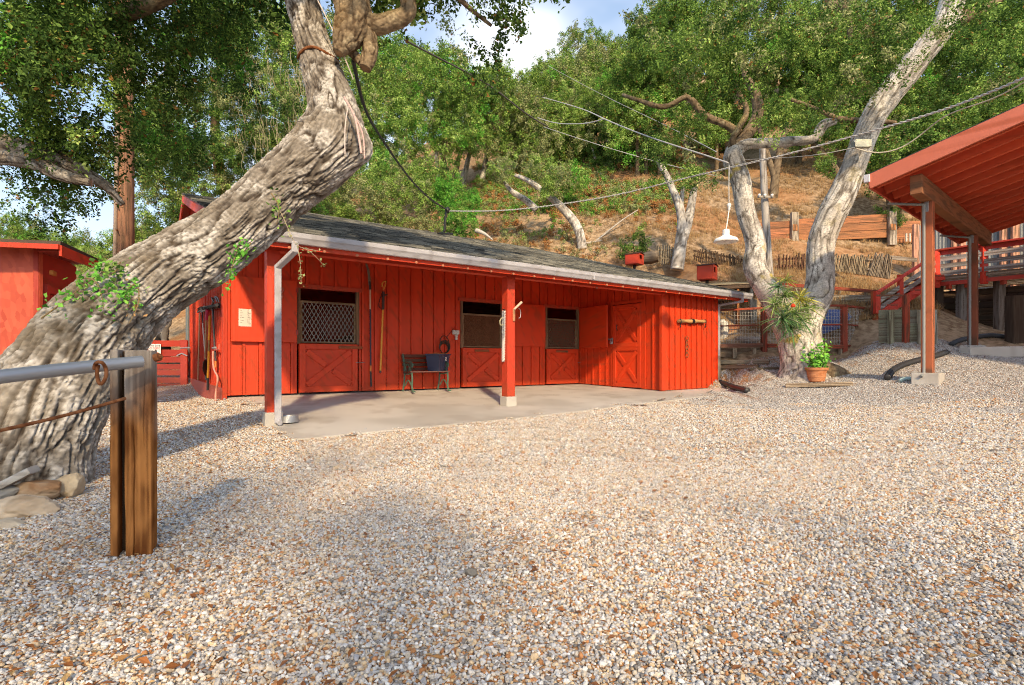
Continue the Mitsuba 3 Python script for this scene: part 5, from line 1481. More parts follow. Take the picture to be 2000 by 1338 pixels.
tc = tc * (1 - muz) + np.array((0.42, 0.40, 0.37)) * muz
eye_ = np.clip(1 - np.minimum(np.linalg.norm(loc - [0.09, -0.03, zd - 0.03], axis=1), np.linalg.norm(loc - [-0.09, -0.03, zd - 0.03], axis=1)) / 0.06, 0, 1)[:, None]
tc = tc * (1 - eye_) + np.array((0.30, 0.28, 0.25)) * eye_
put('body', (v, f), 'vc_matte', don, tc, smooth=True)
for s in (-1, 1):
    put('eye', lathe([(0.001, 0.022), (0.016, 0.016), (0.022, 0), (0.016, -0.016), (0.001, -0.022)], J(s * 0.098, -0.035, zd - 0.03), 10), 'iron_dark', don, smooth=True)
    put('nostril', lathe([(0.001, 0.014), (0.011, 0.009), (0.014, 0), (0.001, -0.014)], J(s * 0.035, -0.255, zd - 0.27), 8), 'iron_dark', don, smooth=True)

# ------------------------------------------------------------------ things hung on and standing by the barn


def Q(px, py, u):
    v_ = bv(px, u); return B(u, v_, zp(py, u, v_))


def P(px, py, v_):
    u = bu(px, v_); return B(u, v_, zp(py, u, v_))


YEL, BLK, TANW = (0.62, 0.30, 0.03), (0.03, 0.03, 0.035), (0.45, 0.28, 0.14)


def stick(name, label, cat, segs, group=None):
    t = thing(name, label, cat, group)
    for nm, a, b_, r, c in segs:
        put(nm, tube([a, a + (b_ - a) * 0.5, b_], r, 8), 'vc_satin', t, c, smooth=40)
    return t


t = stick('rake', 'thin tan handled rake, leftmost tool on the left end wall of the barn', 'rake', [('handle', Q(390, 612, -0.06), Q(387, 742, -0.06), 0.016, (0.50, 0.30, 0.16))])
put('head', [beam(Q(386, 610, -0.07), Q(394, 606, -0.07), 0.03, 0.03)] + [tube([Q(386 + 1.1 * k, 610 - 0.5 * k, -0.07), Q(386 + 1.1 * k, 602 - 0.5 * k, -0.11)], 0.006, 4) for k in range(8)], 'iron_dark', t)
t = stick('hoe', 'pale handled garden hoe beside the tan rake on the barn end wall', 'hoe', [('handle', Q(396, 632, -0.06), Q(402, 702, -0.06), 0.016, (0.55, 0.45, 0.36)), ('ferrule', Q(402, 702, -0.06), Q(402, 742, -0.06), 0.017, BLK), ('neck', Q(396, 632, -0.06), Q(395, 606, -0.07), 0.012, BLK)])
put('head', beam(Q(392, 606, -0.09), Q(401, 602, -0.09), 0.01, 0.12), 'iron_dark', t)
t = stick('shovel', 'wooden shovel with a pink grip among the tools on the barn end wall', 'shovel', [('handle', Q(403, 622, -0.07), Q(401, 700, -0.07), 0.018, TANW), ('grip', Q(405, 604, -0.07), Q(403, 624, -0.07), 0.03, (0.65, 0.06, 0.17))])
put('blade', lathe([(0.001, 0.16), (0.09, 0.10), (0.11, -0.04), (0.05, -0.16), (0.001, -0.2)], Q(401, 716, -0.08), 10, np.array([[0, 1, 0], [0.15, 0, 0], [0, 0, 1.0]])), 'iron_dark', t, smooth=True)
t = stick('pruning_pole', 'yellow and black fibreglass pole tool hanging on the barn end wall', 'pole tool', [('upper_pole', Q(410, 617, -0.07), Q(408, 664, -0.07), 0.022, YEL), ('joint', Q(408, 664, -0.07), Q(408, 686, -0.07), 0.02, (0.2, 0.12, 0.03)), ('lower_pole', Q(408, 686, -0.07), Q(406, 738, -0.07), 0.022, YEL), ('tip', Q(406, 738, -0.07), Q(405.5, 762, -0.07), 0.024, BLK)])
t = stick('cultivator', 'long black handled cultivator, rightmost tool on the barn end wall', 'cultivator', [('handle', Q(415, 592, -0.07), Q(421, 705, -0.07), 0.018, BLK), ('grip', Q(421, 705, -0.07), Q(421, 718, -0.07), 0.018, (0.6, 0.2, 0.04))])
put('head', [tube(spline([Q(415, 594, -0.07), Q(417, 584, -0.09), Q(421 + k, 582, -0.10), Q(424 + k, 590, -0.12)], 12), 0.013, 5) for k in (-6, 0, 4)], 'iron_dark', t)
t = thing('tool_rack', 'black tool rack holding handles near the top of the barn end wall', 'rack')
put('bar', beam(Q(394, 604, -0.03), Q(428, 597, -0.03), 0.04, 0.09), 'vc_satin', t, BLK)
for k in range(7):
    put('clip', tube([Q(396 + 4.6 * k, 604 - k, -0.04), Q(396 + 4.6 * k, 602 - k, -0.13)], 0.028, 6), 'vc_satin', t, BLK)
t = thing('garden_tap', 'wall tap with pipe at the left corner of the barn', 'tap')
put('pipe', tube([Q(429, 672, -0.05), Q(428, 682, -0.06), Q(419, 684, -0.08)], 0.014, 8), 'vc_satin', t, (0.5, 0.1, 0.07))
put('valve', tube([Q(416, 680, -0.08), Q(421, 679, -0.08)], 0.022, 8), 'galvanised', t)
put('garden_hose', tube(spline([Q(416, 686, -0.09), Q(416, 706, -0.10), Q(421, 728, -0.10), Q(425, 744, -0.11), Q(422, 764, -0.12), Q(421, 783, -0.14)], 40), 0.017, 10), 'vc_satin', None, (0.62, 0.30, 0.24), smooth=True, label='pink rubber hose hanging from the tap at the barn corner', cat='hose')

# paper notice
t = thing('notice', 'white printed notice on the open stall door leaf at left', 'notice')
a, b_ = P(466, 637, 0.106), P(491, 604, 0.106)
nc = (a + b_) / 2; nw, nh = np.linalg.norm((b_ - a)[:2]), b_[2] - a[2]
NAX = np.array([D1, UP, -D2])
put('sheet', box(nc, (nw, nh, 0.004), NAX), 'vc_matte', t, (0.66, 0.62, 0.56))
r_ = random.Random(4)
ms = []
for col_, rows in ((-0.36, 6), (0.18, 11)):
    for q in range(rows):
        w = r_.uniform(0.10, 0.30) * nw
        ms.append(box(nc + NAX[0] * (nw * (col_ + 0.0) + w / 2) + UP * nh * (0.40 - 0.075 * q * (11 / rows if col_ < 0 else 1)) + NAX[2] * 0.003, (w, nh * r_.uniform(0.012, 0.03), 0.001), NAX))
put('print', ms, 'vc_matte', t, (0.10, 0.07, 0.07), kind='stuff')

# pole saw and lopper on the stall wall
t = stick('pole_saw', 'long dark pole saw hung upright right of the first stall door', 'pole saw', [('wooden_pole', P(723, 565, 0.07), P(723, 604, 0.07), 0.017, (0.55, 0.42, 0.30)), ('dark_pole', P(723, 604, 0.07), P(724, 714, 0.07), 0.017, (0.035, 0.02, 0.05)), ('orange_collar', P(724, 714, 0.07), P(724, 725, 0.07), 0.02, (0.60, 0.20, 0.03)), ('grip', P(724, 725, 0.07), P(725, 755, 0.07), 0.019, BLK), ('socket', P(722, 550, 0.07), P(723, 566, 0.07), 0.026, BLK)])
bp = [P(722, 556, 0.08), P(721, 540, 0.08), P(719, 527, 0.08), P(715, 515, 0.08)]
ms = [beam(p, q, 0.012, 0.055 - 0.008 * k) for k, (p, q) in enumerate(zip(bp[:-1], bp[1:]))]
put('saw_blade', ms, 'vc_satin', t, (0.14, 0.13, 0.10))
t = stick('lopper', 'yellow pole lopper with dark cutting head and cord on the stall wall', 'lopper', [('pole', P(748, 604, 0.07), P(743, 725, 0.07), 0.02, (0.70, 0.34, 0.04)), ('tip', P(743, 724, 0.07), P(743, 728, 0.07), 0.022, BLK), ('socket', P(749, 570, 0.07), P(748, 605, 0.07), 0.03, (0.05, 0.03, 0.03))])
put('hook_blade', tube(spline([P(748, 566, 0.07), P(752, 558, 0.08), P(753, 549, 0.08), P(747, 553, 0.08), P(747, 560, 0.08)], 20), 0.014, 6), 'vc_satin', t, (0.62, 0.32, 0.06))
put('lever', beam(P(746, 580, 0.08), P(756, 575, 0.08), 0.015, 0.03), 'iron_dark', t)
put('cord', tube(spline([P(747, 572, 0.09), P(742, 585, 0.10), P(741, 600, 0.10), P(746, 604, 0.09)], 20), 0.008, 5), 'vc_matte', t, (0.07, 0.03, 0.03))

# bench with cast iron ends
bench = thing('garden_bench', 'garden bench with dark brown slats and green cast iron ends against the stall wall', 'bench')
uL, uR = bu(785, 0.12), bu(878, 0.55)
z0b = zs((uL + uR) / 2, 0.3)
GRN = (0.07, 0.14, 0.10)


def bn(u, v_, z):
    return B(u, v_, z0b + z)


for u in (uL + 0.04, uR - 0.04):
    e = part(bench, 'end_frame')
    tag(e, 'green cast iron bench end with curled arm')
    put('back_leg', tube(spline([bn(u, 0.08, 0.0), bn(u, 0.15, 0.22), bn(u, 0.17, 0.42), bn(u, 0.08, 0.80)], 14), 0.02, 6), 'vc_satin', e, GRN)
    put('front_leg', tube(spline([bn(u, 0.60, 0.0), bn(u, 0.54, 0.10), bn(u, 0.55, 0.28), bn(u, 0.52, 0.41)], 14), 0.02, 6), 'vc_satin', e, GRN)
    put('foot', box(bn(u, 0.61, 0.012), (0.05, 0.09, 0.024), BAX), 'vc_satin', e, GRN)
    put('seat_bracket', tube(spline([bn(u, 0.16, 0.37), bn(u, 0.34, 0.37), bn(u, 0.55, 0.40)], 8), 0.018, 6), 'vc_satin', e, GRN)
    put('arm', tube(spline([bn(u, 0.13, 0.62), bn(u, 0.30, 0.63), bn(u, 0.50, 0.61), bn(u, 0.565, 0.56), bn(u, 0.535, 0.52), bn(u, 0.505, 0.55)], 20), 0.02, 6), 'vc_satin', e, GRN)
    put('arm_support', tube(spline([bn(u, 0.52, 0.42), bn(u, 0.44, 0.48), bn(u, 0.50, 0.54), bn(u, 0.47, 0.60)], 14), 0.016, 6), 'vc_satin', e, GRN)
    put('scroll', tube([bn(u, 0.31 + 0.09 * math.cos(a_), 0.50 + 0.09 * math.sin(a_)) for a_ in np.linspace(0, 6.28, 16)], 0.011, 5), 'vc_satin', e, GRN)
    put('scroll', tube(spline([bn(u, 0.20, 0.12), bn(u, 0.35, 0.24), bn(u, 0.50, 0.14)], 12), 0.014, 5), 'vc_satin', e, GRN)
for k in range(4):
    p = bn(0, 0.155 - 0.024 * k, 0.47 + 0.095 * k)
    put('back_slat', box(p + D1 * (uL + uR) / 2, (uR - uL, 0.022, 0.07), BAX, 0.005), 'timber_lying', bench, jit((0.14, 0.055, 0.045), 0.15))
for k in range(5):
    put('seat_slat', box(bn((uL + uR) / 2, 0.20 + 0.085 * k, 0.405 + 0.004 * k), (uR - uL, 0.07, 0.022), BAX, 0.005), 'timber_lying', bench, jit((0.24, 0.13, 0.11) if k == 4 else (0.15, 0.06, 0.05), 0.12))
tote = thing('storage_tub', 'dark blue grey plastic storage tub full of straw on the bench seat', 'storage tub')
tc_ = bn(bu(855, 0.36), 0.37, 0.43)
ta = math.radians(33)
TAX = np.array([D1 * math.cos(ta) + D2 * math.sin(ta), -D1 * math.sin(ta) + D2 * math.cos(ta), UP])


def frust(c, ax, a, b_, h, z):
    """open tub between the half sizes a at z and b_ at z + h"""
    o = np.array([[-1, -1], [1, -1], [1, 1], [-1, 1]])
    lo = np.hstack([o * a, np.full((4, 1), z)]); hi = np.hstack([o * b_, np.full((4, 1), z + h)])
    v_ = np.vstack([lo, hi])
    return v_ @ ax + c, np.array([[0, 1, 5], [0, 5, 4], [1, 2, 6], [1, 6, 5], [2, 3, 7], [2, 7, 6], [3, 0, 4], [3, 4, 7], [0, 2, 1], [0, 3, 2]])


BLU = (0.040, 0.052, 0.105)
o_, i_ = frust(tc_, TAX, (0.20, 0.135), (0.235, 0.165), 0.36, 0.0), frust(tc_, TAX, (0.19, 0.125), (0.225, 0.155), 0.35, 0.012)
put('shell', [o_, flip(i_)], 'vc_satin', tote, BLU)
ms = []
for s in (-1, 1):
    ms += [box(tc_ + TAX[1] * s * 0.175 + UP * 0.355, (0.49, 0.024, 0.028), TAX, 0.006), box(tc_ + TAX[0] * s * 0.245 + UP * 0.355, (0.024, 0.37, 0.028), TAX, 0.006)]
put('rim', ms, 'vc_satin', tote, BLU)
for s in (-0.13, 0.0, 0.13):
    put('rib', beam(tc_ + TAX[0] * s - TAX[1] * 0.140 + UP * 0.02, tc_ + TAX[0] * s * 1.1 - TAX[1] * 0.168 + UP * 0.33, 0.03, 0.012, 0.003, up=TAX[1]), 'vc_satin', tote, BLU)
    put('rib', beam(tc_ + TAX[1] * s * 0.7 + TAX[0] * 0.205 + UP * 0.02, tc_ + TAX[1] * s * 0.8 + TAX[0] * 0.237 + UP * 0.33, 0.012, 0.03, 0.003, up=TAX[1]), 'vc_satin', tote, BLU)
put('label_sticker', box(tc_ - TAX[1] * 0.166 + TAX[0] * 0.06 + UP * 0.26, (0.05, 0.004, 0.085), TAX), 'vc_matte', tote, (0.75, 0.74, 0.72))
r_ = np.random.default_rng(3)
ms = []
for k in range(150):
    p = tc_ + TAX[0] * r_.uniform(-0.2, 0.2) + TAX[1] * r_.uniform(-0.14, 0.14) + UP * r_.uniform(0.33, 0.38)
    d = r_.normal(size=3) * [1, 1, 0.35]; d /= np.linalg.norm(d)
    ms.append(tube([p - d * 0.05, p + d * 0.05], 0.003, 3, False))
put('straw', ms, 'vc_matte', tote, (0.50, 0.26, 0.10), kind='stuff')
t = thing('hanging_cable', 'coiled black cable hanging on the stall wall above the tub', 'cable')
cc = P(867, 680, 0.06)
put('coil', [tube([cc + D1 * (0.10 + 0.012 * k) * math.cos(a_) + UP * ((0.11 + 0.012 * k) * math.sin(a_) + 0.01 * k) - D2 * (0.012 * k) for a_ in np.linspace(0, 6.28, 28)], 0.009, 6) for k in range(4)] + [tube(spline([cc + UP * 0.1 - D1 * 0.09, cc + UP * 0.22 - D1 * 0.08, cc + UP * 0.28, cc + UP * 0.22 + D1 * 0.1, cc + UP * 0.05 + D1 * 0.1], 24), 0.009, 6)], 'vc_satin', t, (0.02, 0.025, 0.02), smooth=True)
put('lead', tube(spline([P(870, 672, 0.04), P(872, 660, 0.03), P(880, 650, 0.03), P(886, 642, 0.03)], 16), 0.006, 5), 'vc_satin', t, (0.02, 0.02, 0.02))
t = thing('outlet_box', 'grey electrical outlet box on the stall wall left of the middle door', 'outlet box')
oc = P(890, 649, 0.05)
put('cover', box(oc, (0.17, 0.06, 0.10), BAX, 0.01), 'vc_satin', t, (0.52, 0.54, 0.52))
put('cover', box(oc - UP * 0.115 + D1 * 0.015, (0.06, 0.05, 0.12), BAX, 0.008), 'vc_satin', t, (0.50, 0.52, 0.50))
put('lid_hinge', box(oc + UP * 0.03 - D2 * 0.034, (0.005, 0.004, 0.04), BAX), 'vc_satin', t, (0.3, 0.3, 0.3))
# yoke and horseshoe chain on the wing
t = thing('wooden_yoke', 'varnished wooden yoke with iron hooks on the front of the barn wing', 'yoke')
ya, yb = P(1325, 627, VF + 0.07), P(1377, 628, VF + 0.07)
yd = (yb - ya)
ms_ = [(0, 0.042), (0.08, 0.05), (0.25, 0.036), (0.42, 0.055), (0.58, 0.055), (0.75, 0.036), (0.92, 0.05), (1.0, 0.042)]
put('bar', tube([ya + yd * t_ for t_, _ in ms_], [r for _, r in ms_], 12), 'timber_lying', t, (0.52, 0.30, 0.13), smooth=40)
put('iron_band', tube([ya + yd * 0.46, ya + yd * 0.54], 0.064, 12), 'iron_dark', t)
put('bracket', box(ya + yd * 0.5 - UP * 0.0 + D2 * 0.04, (0.10, 0.06, 0.10), BAX), 'iron_dark', t)
for s in (0.03, 0.97):
    put('hook', tube(spline([ya + yd * s - D2 * 0.02 + UP * 0.05, ya + yd * s - D2 * 0.055, ya + yd * s - UP * 0.10 - D2 * 0.03, ya + yd * s + D1 * 0.03 - UP * 0.15, ya + yd * s + D1 * 0.06 - UP * 0.11], 18), 0.011, 6), 'iron_dark', t)
t = thing('horseshoe_chain', 'short dark hanging string of worn horseshoe iron below the yoke', 'chain')
for k in range(5):
    c = P(1342, 661 + 8 * k, VF + 0.045)
    pts = [c + D1 * 0.05 * math.sin(a_) * (1 - 0.2 * (k % 2)) + UP * 0.055 * math.cos(a_) for a_ in np.linspace(0.5, 5.8, 14)]
    put('shoe', tube(pts, 0.012, 5), 'rust', t)
t = thing('dog_bowl', 'round steel dog bowl on the concrete beside the left porch post', 'bowl')
bc = B(bu(563, VF - 0.02), VF - 0.02, zs(bu(563, VF), VF) + 0.002)
put('shell', lathe([(0.001, 0.012), (0.105, 0.012), (0.118, 0.085), (0.125, 0.09), (0.13, 0.085), (0.14, 0.0), (0.001, 0.0)][::-1], bc, 28), 'galvanised', t, smooth=40)
# things on the middle post
u2, z2 = POSTS[1]
t = thing('lead_rope', 'pale twisted rope and chain hanging on the left side of the middle porch post', 'rope')
ra, rb_ = zp(608, u2 - 0.1, VF), zp(706, u2 - 0.1, VF)
zz = np.linspace(0, 1, 90)
for s in (0, 1):
    put('strand', tube([B(u2 - 0.115 - 0.018 * math.cos(z_ * 60 + s * math.pi), VF + 0.02 - 0.018 * math.sin(z_ * 60 + s * math.pi) - 0.02 * z_, ra + (rb_ - ra) * z_) for z_ in zz], 0.018, 6), 'vc_matte', t, (0.60, 0.57, 0.55), smooth=True)
for k in range(7):
    c = B(u2 - 0.15, VF + 0.05, ra - 0.05 - 0.065 * k)
    put('chain_link', tube([c + D1 * 0.022 * math.cos(a_) * (1 if k % 2 else 0.3) - D2 * 0.022 * math.cos(a_) * (0.3 if k % 2 else 1) + UP * 0.045 * math.sin(a_) for a_ in np.linspace(0, 6.28, 12)], 0.007, 5), 'galvanised', t)
put('snap', tube(spline([B(u2 - 0.16, VF + 0.05, ra - 0.12), B(u2 - 0.22, VF + 0.05, ra - 0.18), B(u2 - 0.20, VF + 0.05, ra - 0.26), B(u2 - 0.15, VF + 0.05, ra - 0.24)], 14), 0.010, 6), 'vc_satin', t, (0.4, 0.36, 0.22))
put('hook', tube([B(u2 - 0.08, VF + 0.02, ra + 0.02), B(u2 - 0.14, VF + 0.02, ra + 0.03)], 0.012, 6), 'iron_dark', t)
t = thing('tack_peg', 'pale wooden peg with a wire ring on the right of the middle porch post', 'peg')
put('back_plate', bb(u2 + 0.03, u2 + 0.075, VF + 0.087, VF + 0.11, zp(627, u2, VF + 0.1), zp(603, u2, VF + 0.1), 0.004), 'timber_upright', t, (0.50, 0.26, 0.14))
put('peg', tube([B(u2 + 0.055, VF + 0.10, zp(604, u2, VF + 0.1)), P(1019, 590, VF + 0.14)], [0.02, 0.024], 10), 'vc_matte', t, (0.62, 0.46, 0.36))
c = P(1013, 612, VF + 0.1)
put('wire_ring', tube([c + D1 * 0.05 * math.cos(a_) + UP * 0.09 * math.sin(a_) for a_ in np.linspace(-1.6, 1.6, 12)], 0.006, 5), 'galvanised', t)
t = thing('ceiling_hook', 'small metal hook under the porch beam right of the middle post', 'hook')
c = P(1166, 556, VF + 0.02)
put('hook', tube(spline([c + UP * 0.05, c, c - UP * 0.05 + D1 * 0.02, c - UP * 0.07 - D1 * 0.01, c - UP * 0.04 - D1 * 0.02], 16), 0.009, 6), 'galvanised', t)
t = thing('halter_hook', 'small hook with a loop of cord on the wall beside the folded door leaf', 'hook')
c = P(549, 570, 0.115)
put('hook', [tube(spline([c + UP * 0.10, c + D1 * 0.03 + UP * 0.07, c + D1 * 0.03, c - UP * 0.03], 12), 0.007, 5), tube([c + D1 * 0.03 * math.cos(a_) + UP * (0.05 * math.sin(a_) - 0.08) for a_ in np.linspace(0, 6.28, 12)], 0.006, 5)], 'vc_satin', t, (0.45, 0.2, 0.14))
# ------------------------------------------------------------------ carport at the right edge
E_ = np.array([0.767, 0.642, 0.0]); R_c = np.array([0.642, -0.767, 0.0])       # along the eave, up the slope in plan
CS = 0.26
S = 1.3
EQ = np.array([5.03, 7.40, 0.0]) * S; ZQ = EYE + (3.53 - EYE) * S


def C_(t, r, dz=0.0):
    return EQ + (E_ * t + R_c * r + UP * (CS * r + dz)) * S + UP * ZQ


TL, RL = 5.55, 4.2
SALM, DRED = (0.58, 0.165, 0.10), (0.60, 0.11, 0.05)
cp = thing('carport', 'open carport with red rafters on tall timber posts at the right edge', 'carport')
ro = part(cp, 'roof')
put('sheathing', slabpoly([C_(0, 0, 0.0), C_(0, RL, 0.0), C_(TL, RL, 0.0), C_(TL, 0, 0.0)][::-1], 0.02), 'paint_board', ro, (0.60, 0.135, 0.06))
put('roofing', slabpoly([C_(-0.03, -0.04, 0.035), C_(-0.03, RL, 0.035), C_(TL + 0.03, RL, 0.035), C_(TL + 0.03, -0.04, 0.035)][::-1], 0.03), 'vc_matte', ro, (0.05, 0.052, 0.055))
sl_up = np.cross(E_, R_c + UP * CS); sl_up = sl_up if sl_up[2] > 0 else -sl_up
for t in np.arange(0.06, TL, 0.395):
    put('rafter', beam(C_(t + 0.04, 0.04, -0.10), C_(t + 0.04, RL, -0.10), 0.055, 0.19, up=UP), 'paint_board', cp, jit(DRED, 0.10))
put('fascia', beam(C_(-0.015, -0.02, -0.08), C_(-0.015, RL, -0.08), 0.045, 0.26, 0.004), 'paint_board', ro, jit(SALM))
put('fascia', beam(C_(TL + 0.015, -0.02, -0.08), C_(TL + 0.015, RL, -0.08), 0.045, 0.23), 'paint_board', ro, jit(DRED))
put('eave_board', beam(C_(0, -0.005, -0.085), C_(TL, -0.005, -0.085), 0.04, 0.21), 'paint_board', ro, jit((0.46, 0.07, 0.04)))
put('corner_flashing', box(C_(-0.03, -0.03, -0.03), (0.09, 0.09, 0.14), np.array([E_, R_c, UP]), 0.005), 'vc_satin', cp, (0.55, 0.55, 0.62))
BM = (0.29, 0.135, 0.075)
rb = 0.47
put('beam', beam(C_(0.22, rb, -0.31), C_(TL - 0.2, rb, -0.31), 0.18, 0.34, 0.008), 'timber_lying', cp, BM)
for k, t in enumerate((0.84, 3.98)):
    p = C_(t, rb)
    zt = p[2] - 0.44 * S
    g = float(gz_mesh(np.array([p[0]]), np.array([p[1]]))[0])
    po = part(cp, 'post')
    pax = np.array([E_, R_c, UP])
    put('shaft', box([p[0], p[1], (g + 0.16 + zt) / 2], (0.175, 0.175, zt - g - 0.16), pax, 0.008), 'timber_upright', po, (0.40, 0.13, 0.07) if k == 0 else (0.30, 0.10, 0.06))
    put('footing', box([p[0], p[1], g + 0.04], (0.42, 0.42, 0.26), pax, 0.01), 'concrete', po)
    put('steel_strap', box([p[0], p[1], zt - 0.08], (0.185, 0.06, 0.22), pax, 0.003), 'galvanised', po)
    s0 = p - E_ * 0.14 - R_c * 0.03
    ms = [tube([[s0[0], s0[1], g + 0.12], [s0[0], s0[1], zt - 0.06]], 0.025, 10), tube([[s0[0], s0[1], zt - 0.06], C_(t - 0.12, 0.02, -0.26)], 0.024, 10), tube([[s0[0], s0[1], g + 0.16], [s0[0] - 0.10, s0[1] - 0.06, g + 0.10]], 0.028, 10)]
    put('drain_pipe', ms, 'vc_satin', cp, (0.24, 0.255, 0.25), smooth=40)

RM = RL * 2.05


def C2(t, r, dz=0.0):      # the far slope falls away from the ridge
    p = C_(t, r, dz); p[2] -= 2 * CS * S * max(r - RL, 0)
    return p


put('sheathing', slabpoly([C2(0, RL), C2(0, RM), C2(TL, RM), C2(TL, RL)][::-1], 0.02), 'paint_board', ro, (0.60, 0.135, 0.06))
put('roofing', slabpoly([C2(-0.03, RL, 0.035), C2(-0.03, RM, 0.035), C2(TL + 0.03, RM, 0.035), C2(TL + 0.03, RL, 0.035)][::-1], 0.03), 'vc_matte', ro, (0.05, 0.052, 0.055))
for t in (0.84, 3.98):
    p = C2(t, RM - 0.5)
    g = float(gz_mesh(np.array([p[0]]), np.array([p[1]]))[0])
    put('post', box([p[0], p[1], (g + p[2]) / 2], (0.175, 0.175, p[2] - g), np.array([E_, R_c, UP])), 'timber_upright', cp, (0.38, 0.13, 0.07))
# pipes on the gravel
def hose(name, lab, cat, pts, r, c, ridged=False, n=120):
    sp = spline(np.array(pts, float), n)
    rr_ = r * (1 + (0.06 * np.sin(np.arange(n) * math.pi) if not ridged else 0.08 * np.where(np.arange(n) % 2, 1, -1)))
    return put(name, tube(sp, rr_, 14), 'vc_satin', None, c, smooth=True, label=lab, cat=cat)


def gl(px, Y, dz):
    return gpt(px, Y) + [0, 0, dz]


hose('drain_hose', 'black corrugated drain hose curving over the gravel left of the first carport post', 'hose', [gp_at(1733, 744, 0.06), gp_at(1742, 733, 0.08), gp_at(1762, 720, 0.07), gp_at(1790, 710, 0.06), gp_at(1822, 702, 0.06), gp_at(1848, 692, 0.04)], 0.058, (0.035, 0.036, 0.04), True)
hose('drain_hose', 'black corrugated drain hose behind the second carport post', 'hose', [gp_at(1858, 676, 0.04), gp_at(1880, 668, 0.06), gp_at(1910, 663, 0.06), gp_at(1940, 660, 0.06), gp_at(1972, 662, 0.04)], 0.055, (0.055, 0.06, 0.07), True)
hose('spout_hose', 'short black flexible hose at the foot of the right barn downspout', 'hose', [B(UR + 0.09, VF + 0.02, 0.40), gp_at(1414, 757, 0.09), gp_at(1436, 763, 0.07), gp_at(1460, 768, 0.05)], 0.06, (0.03, 0.03, 0.032), True, 60)
hose('plastic_pipe', 'short pale blue green plastic pipe lying at the first carport footing', 'pipe', [gp_at(1757, 748, 0.04), gp_at(1770, 745, 0.05), gp_at(1794, 745, 0.04)], 0.036, (0.36, 0.50, 0.50), False, 20)
_a, _b = gp_at(1884, 691), gp_at(2030, 688)
put('concrete_kerb', box((_a + _b) / 2 + [0, 0, 0.02], (np.linalg.norm(_a - _b), 0.25, 0.24), frame(_b - _a), 0.015), 'concrete', label='low grey concrete kerb behind the second carport post', cat='kerb')
t_ = thing('dark_post', 'short thick blackened timber post standing under the carport at the right edge', 'post')
g = gp_at(1981, 668)
put('shaft', rough_post((g[0], g[1]), 22 / F * g[1], 0.26, g[2] - 0.1, EYE + (HOR - 578) / F * g[1], 12), 'timber_upright', t_, (0.065, 0.045, 0.035), smooth=50)

# ------------------------------------------------------------------ fork tree neighbours: pot, plank, spiky plants, box
pot = thing('terracotta_pot', 'round terracotta flower pot standing before the forked tree', 'pot')
pc = gp_at(1595, 746)
put('shell', lathe([(0.13, 0.0), (0.155, 0.02), (0.20, 0.25), (0.205, 0.255), (0.225, 0.26), (0.23, 0.315), (0.215, 0.318), (0.195, 0.30), (0.18, 0.10), (0.001, 0.10)], pc, 32), 'terracotta', pot, smooth=40)
put('soil', lathe([(0.195, 0.285), (0.001, 0.295)], pc, 20), 'vc_matte', pot, (0.05, 0.035, 0.025))
pp_ = thing('potted_plant', 'bright green leafy plant growing in the terracotta pot', 'plant')
for k, (dx, dz, ex) in enumerate(((-0.15, 0.30, -0.30), (-0.05, 0.45, -0.10), (0.06, 0.55, 0.10), (0.14, 0.60, 0.18), (0.12, 0.25, 0.30), (-0.02, 0.28, 0.02), (0.08, 0.42, 0.22))):
    spray(pp_, [pc + [dx * 0.3, 0, 0.28], pc + [dx, -0.05, 0.30 + dz * 0.6], pc + [ex, -0.04, 0.28 + dz]], 60, 0.065, 'bright', 300 + k, 0.085, 0.006, scol=(0.2, 0.22, 0.06))
put('plank', beam(gp_at(1534, 757) + [0, 0, 0.04], gp_at(1666, 753) + [0, 0, 0.035], 0.16, 0.085, 0.01), 'timber_lying', None, (0.42, 0.34, 0.25), label='weathered plank lying on the gravel in front of the terracotta pot', cat='plank')
for k, (a, b_, w_, lab) in enumerate(((gp_at(1402, 712, 0.05), gp_at(1503, 711, 0.06), 0.16, 'old grey timber lying on the gravel right of the barn corner'), (gp_at(1462, 724, 0.02), gp_at(1520, 720, 0.02), 0.10, 'short dark board half buried in gravel left of the forked tree'), (gp_at(1404, 720, 0.03), gp_at(1482, 719, 0.03), 0.14, 'rotten plank before the old grey timber'))):
    put('timber', beam(a, b_, 0.22, w_ * 0.65, 0.012), 'timber_lying', None, ((0.30, 0.27, 0.21), (0.14, 0.12, 0.09), (0.20, 0.15, 0.11))[k], label=lab, cat='timber')
_g = [gpt(1588, 12.2), gpt(1612, 12.0), gpt(1642, 11.85), gpt(1664, 11.7)]
wood(fork, 'root', [(*(_g[0] + [0, 0, 0.1]), 0.26), (*(_g[1] + [0, 0, 0.12]), 0.22), (*(_g[2] + [0, 0, 0.02]), 0.14), (*(_g[3] - [0, 0, 0.1]), 0.06)], 'brown', 60, 40, 66, worldr=True, lump=0.25)
SP = thing('spiky_plant', 'tufts of spiky narrow leaves growing in the crotch of the forked tree', 'plant')
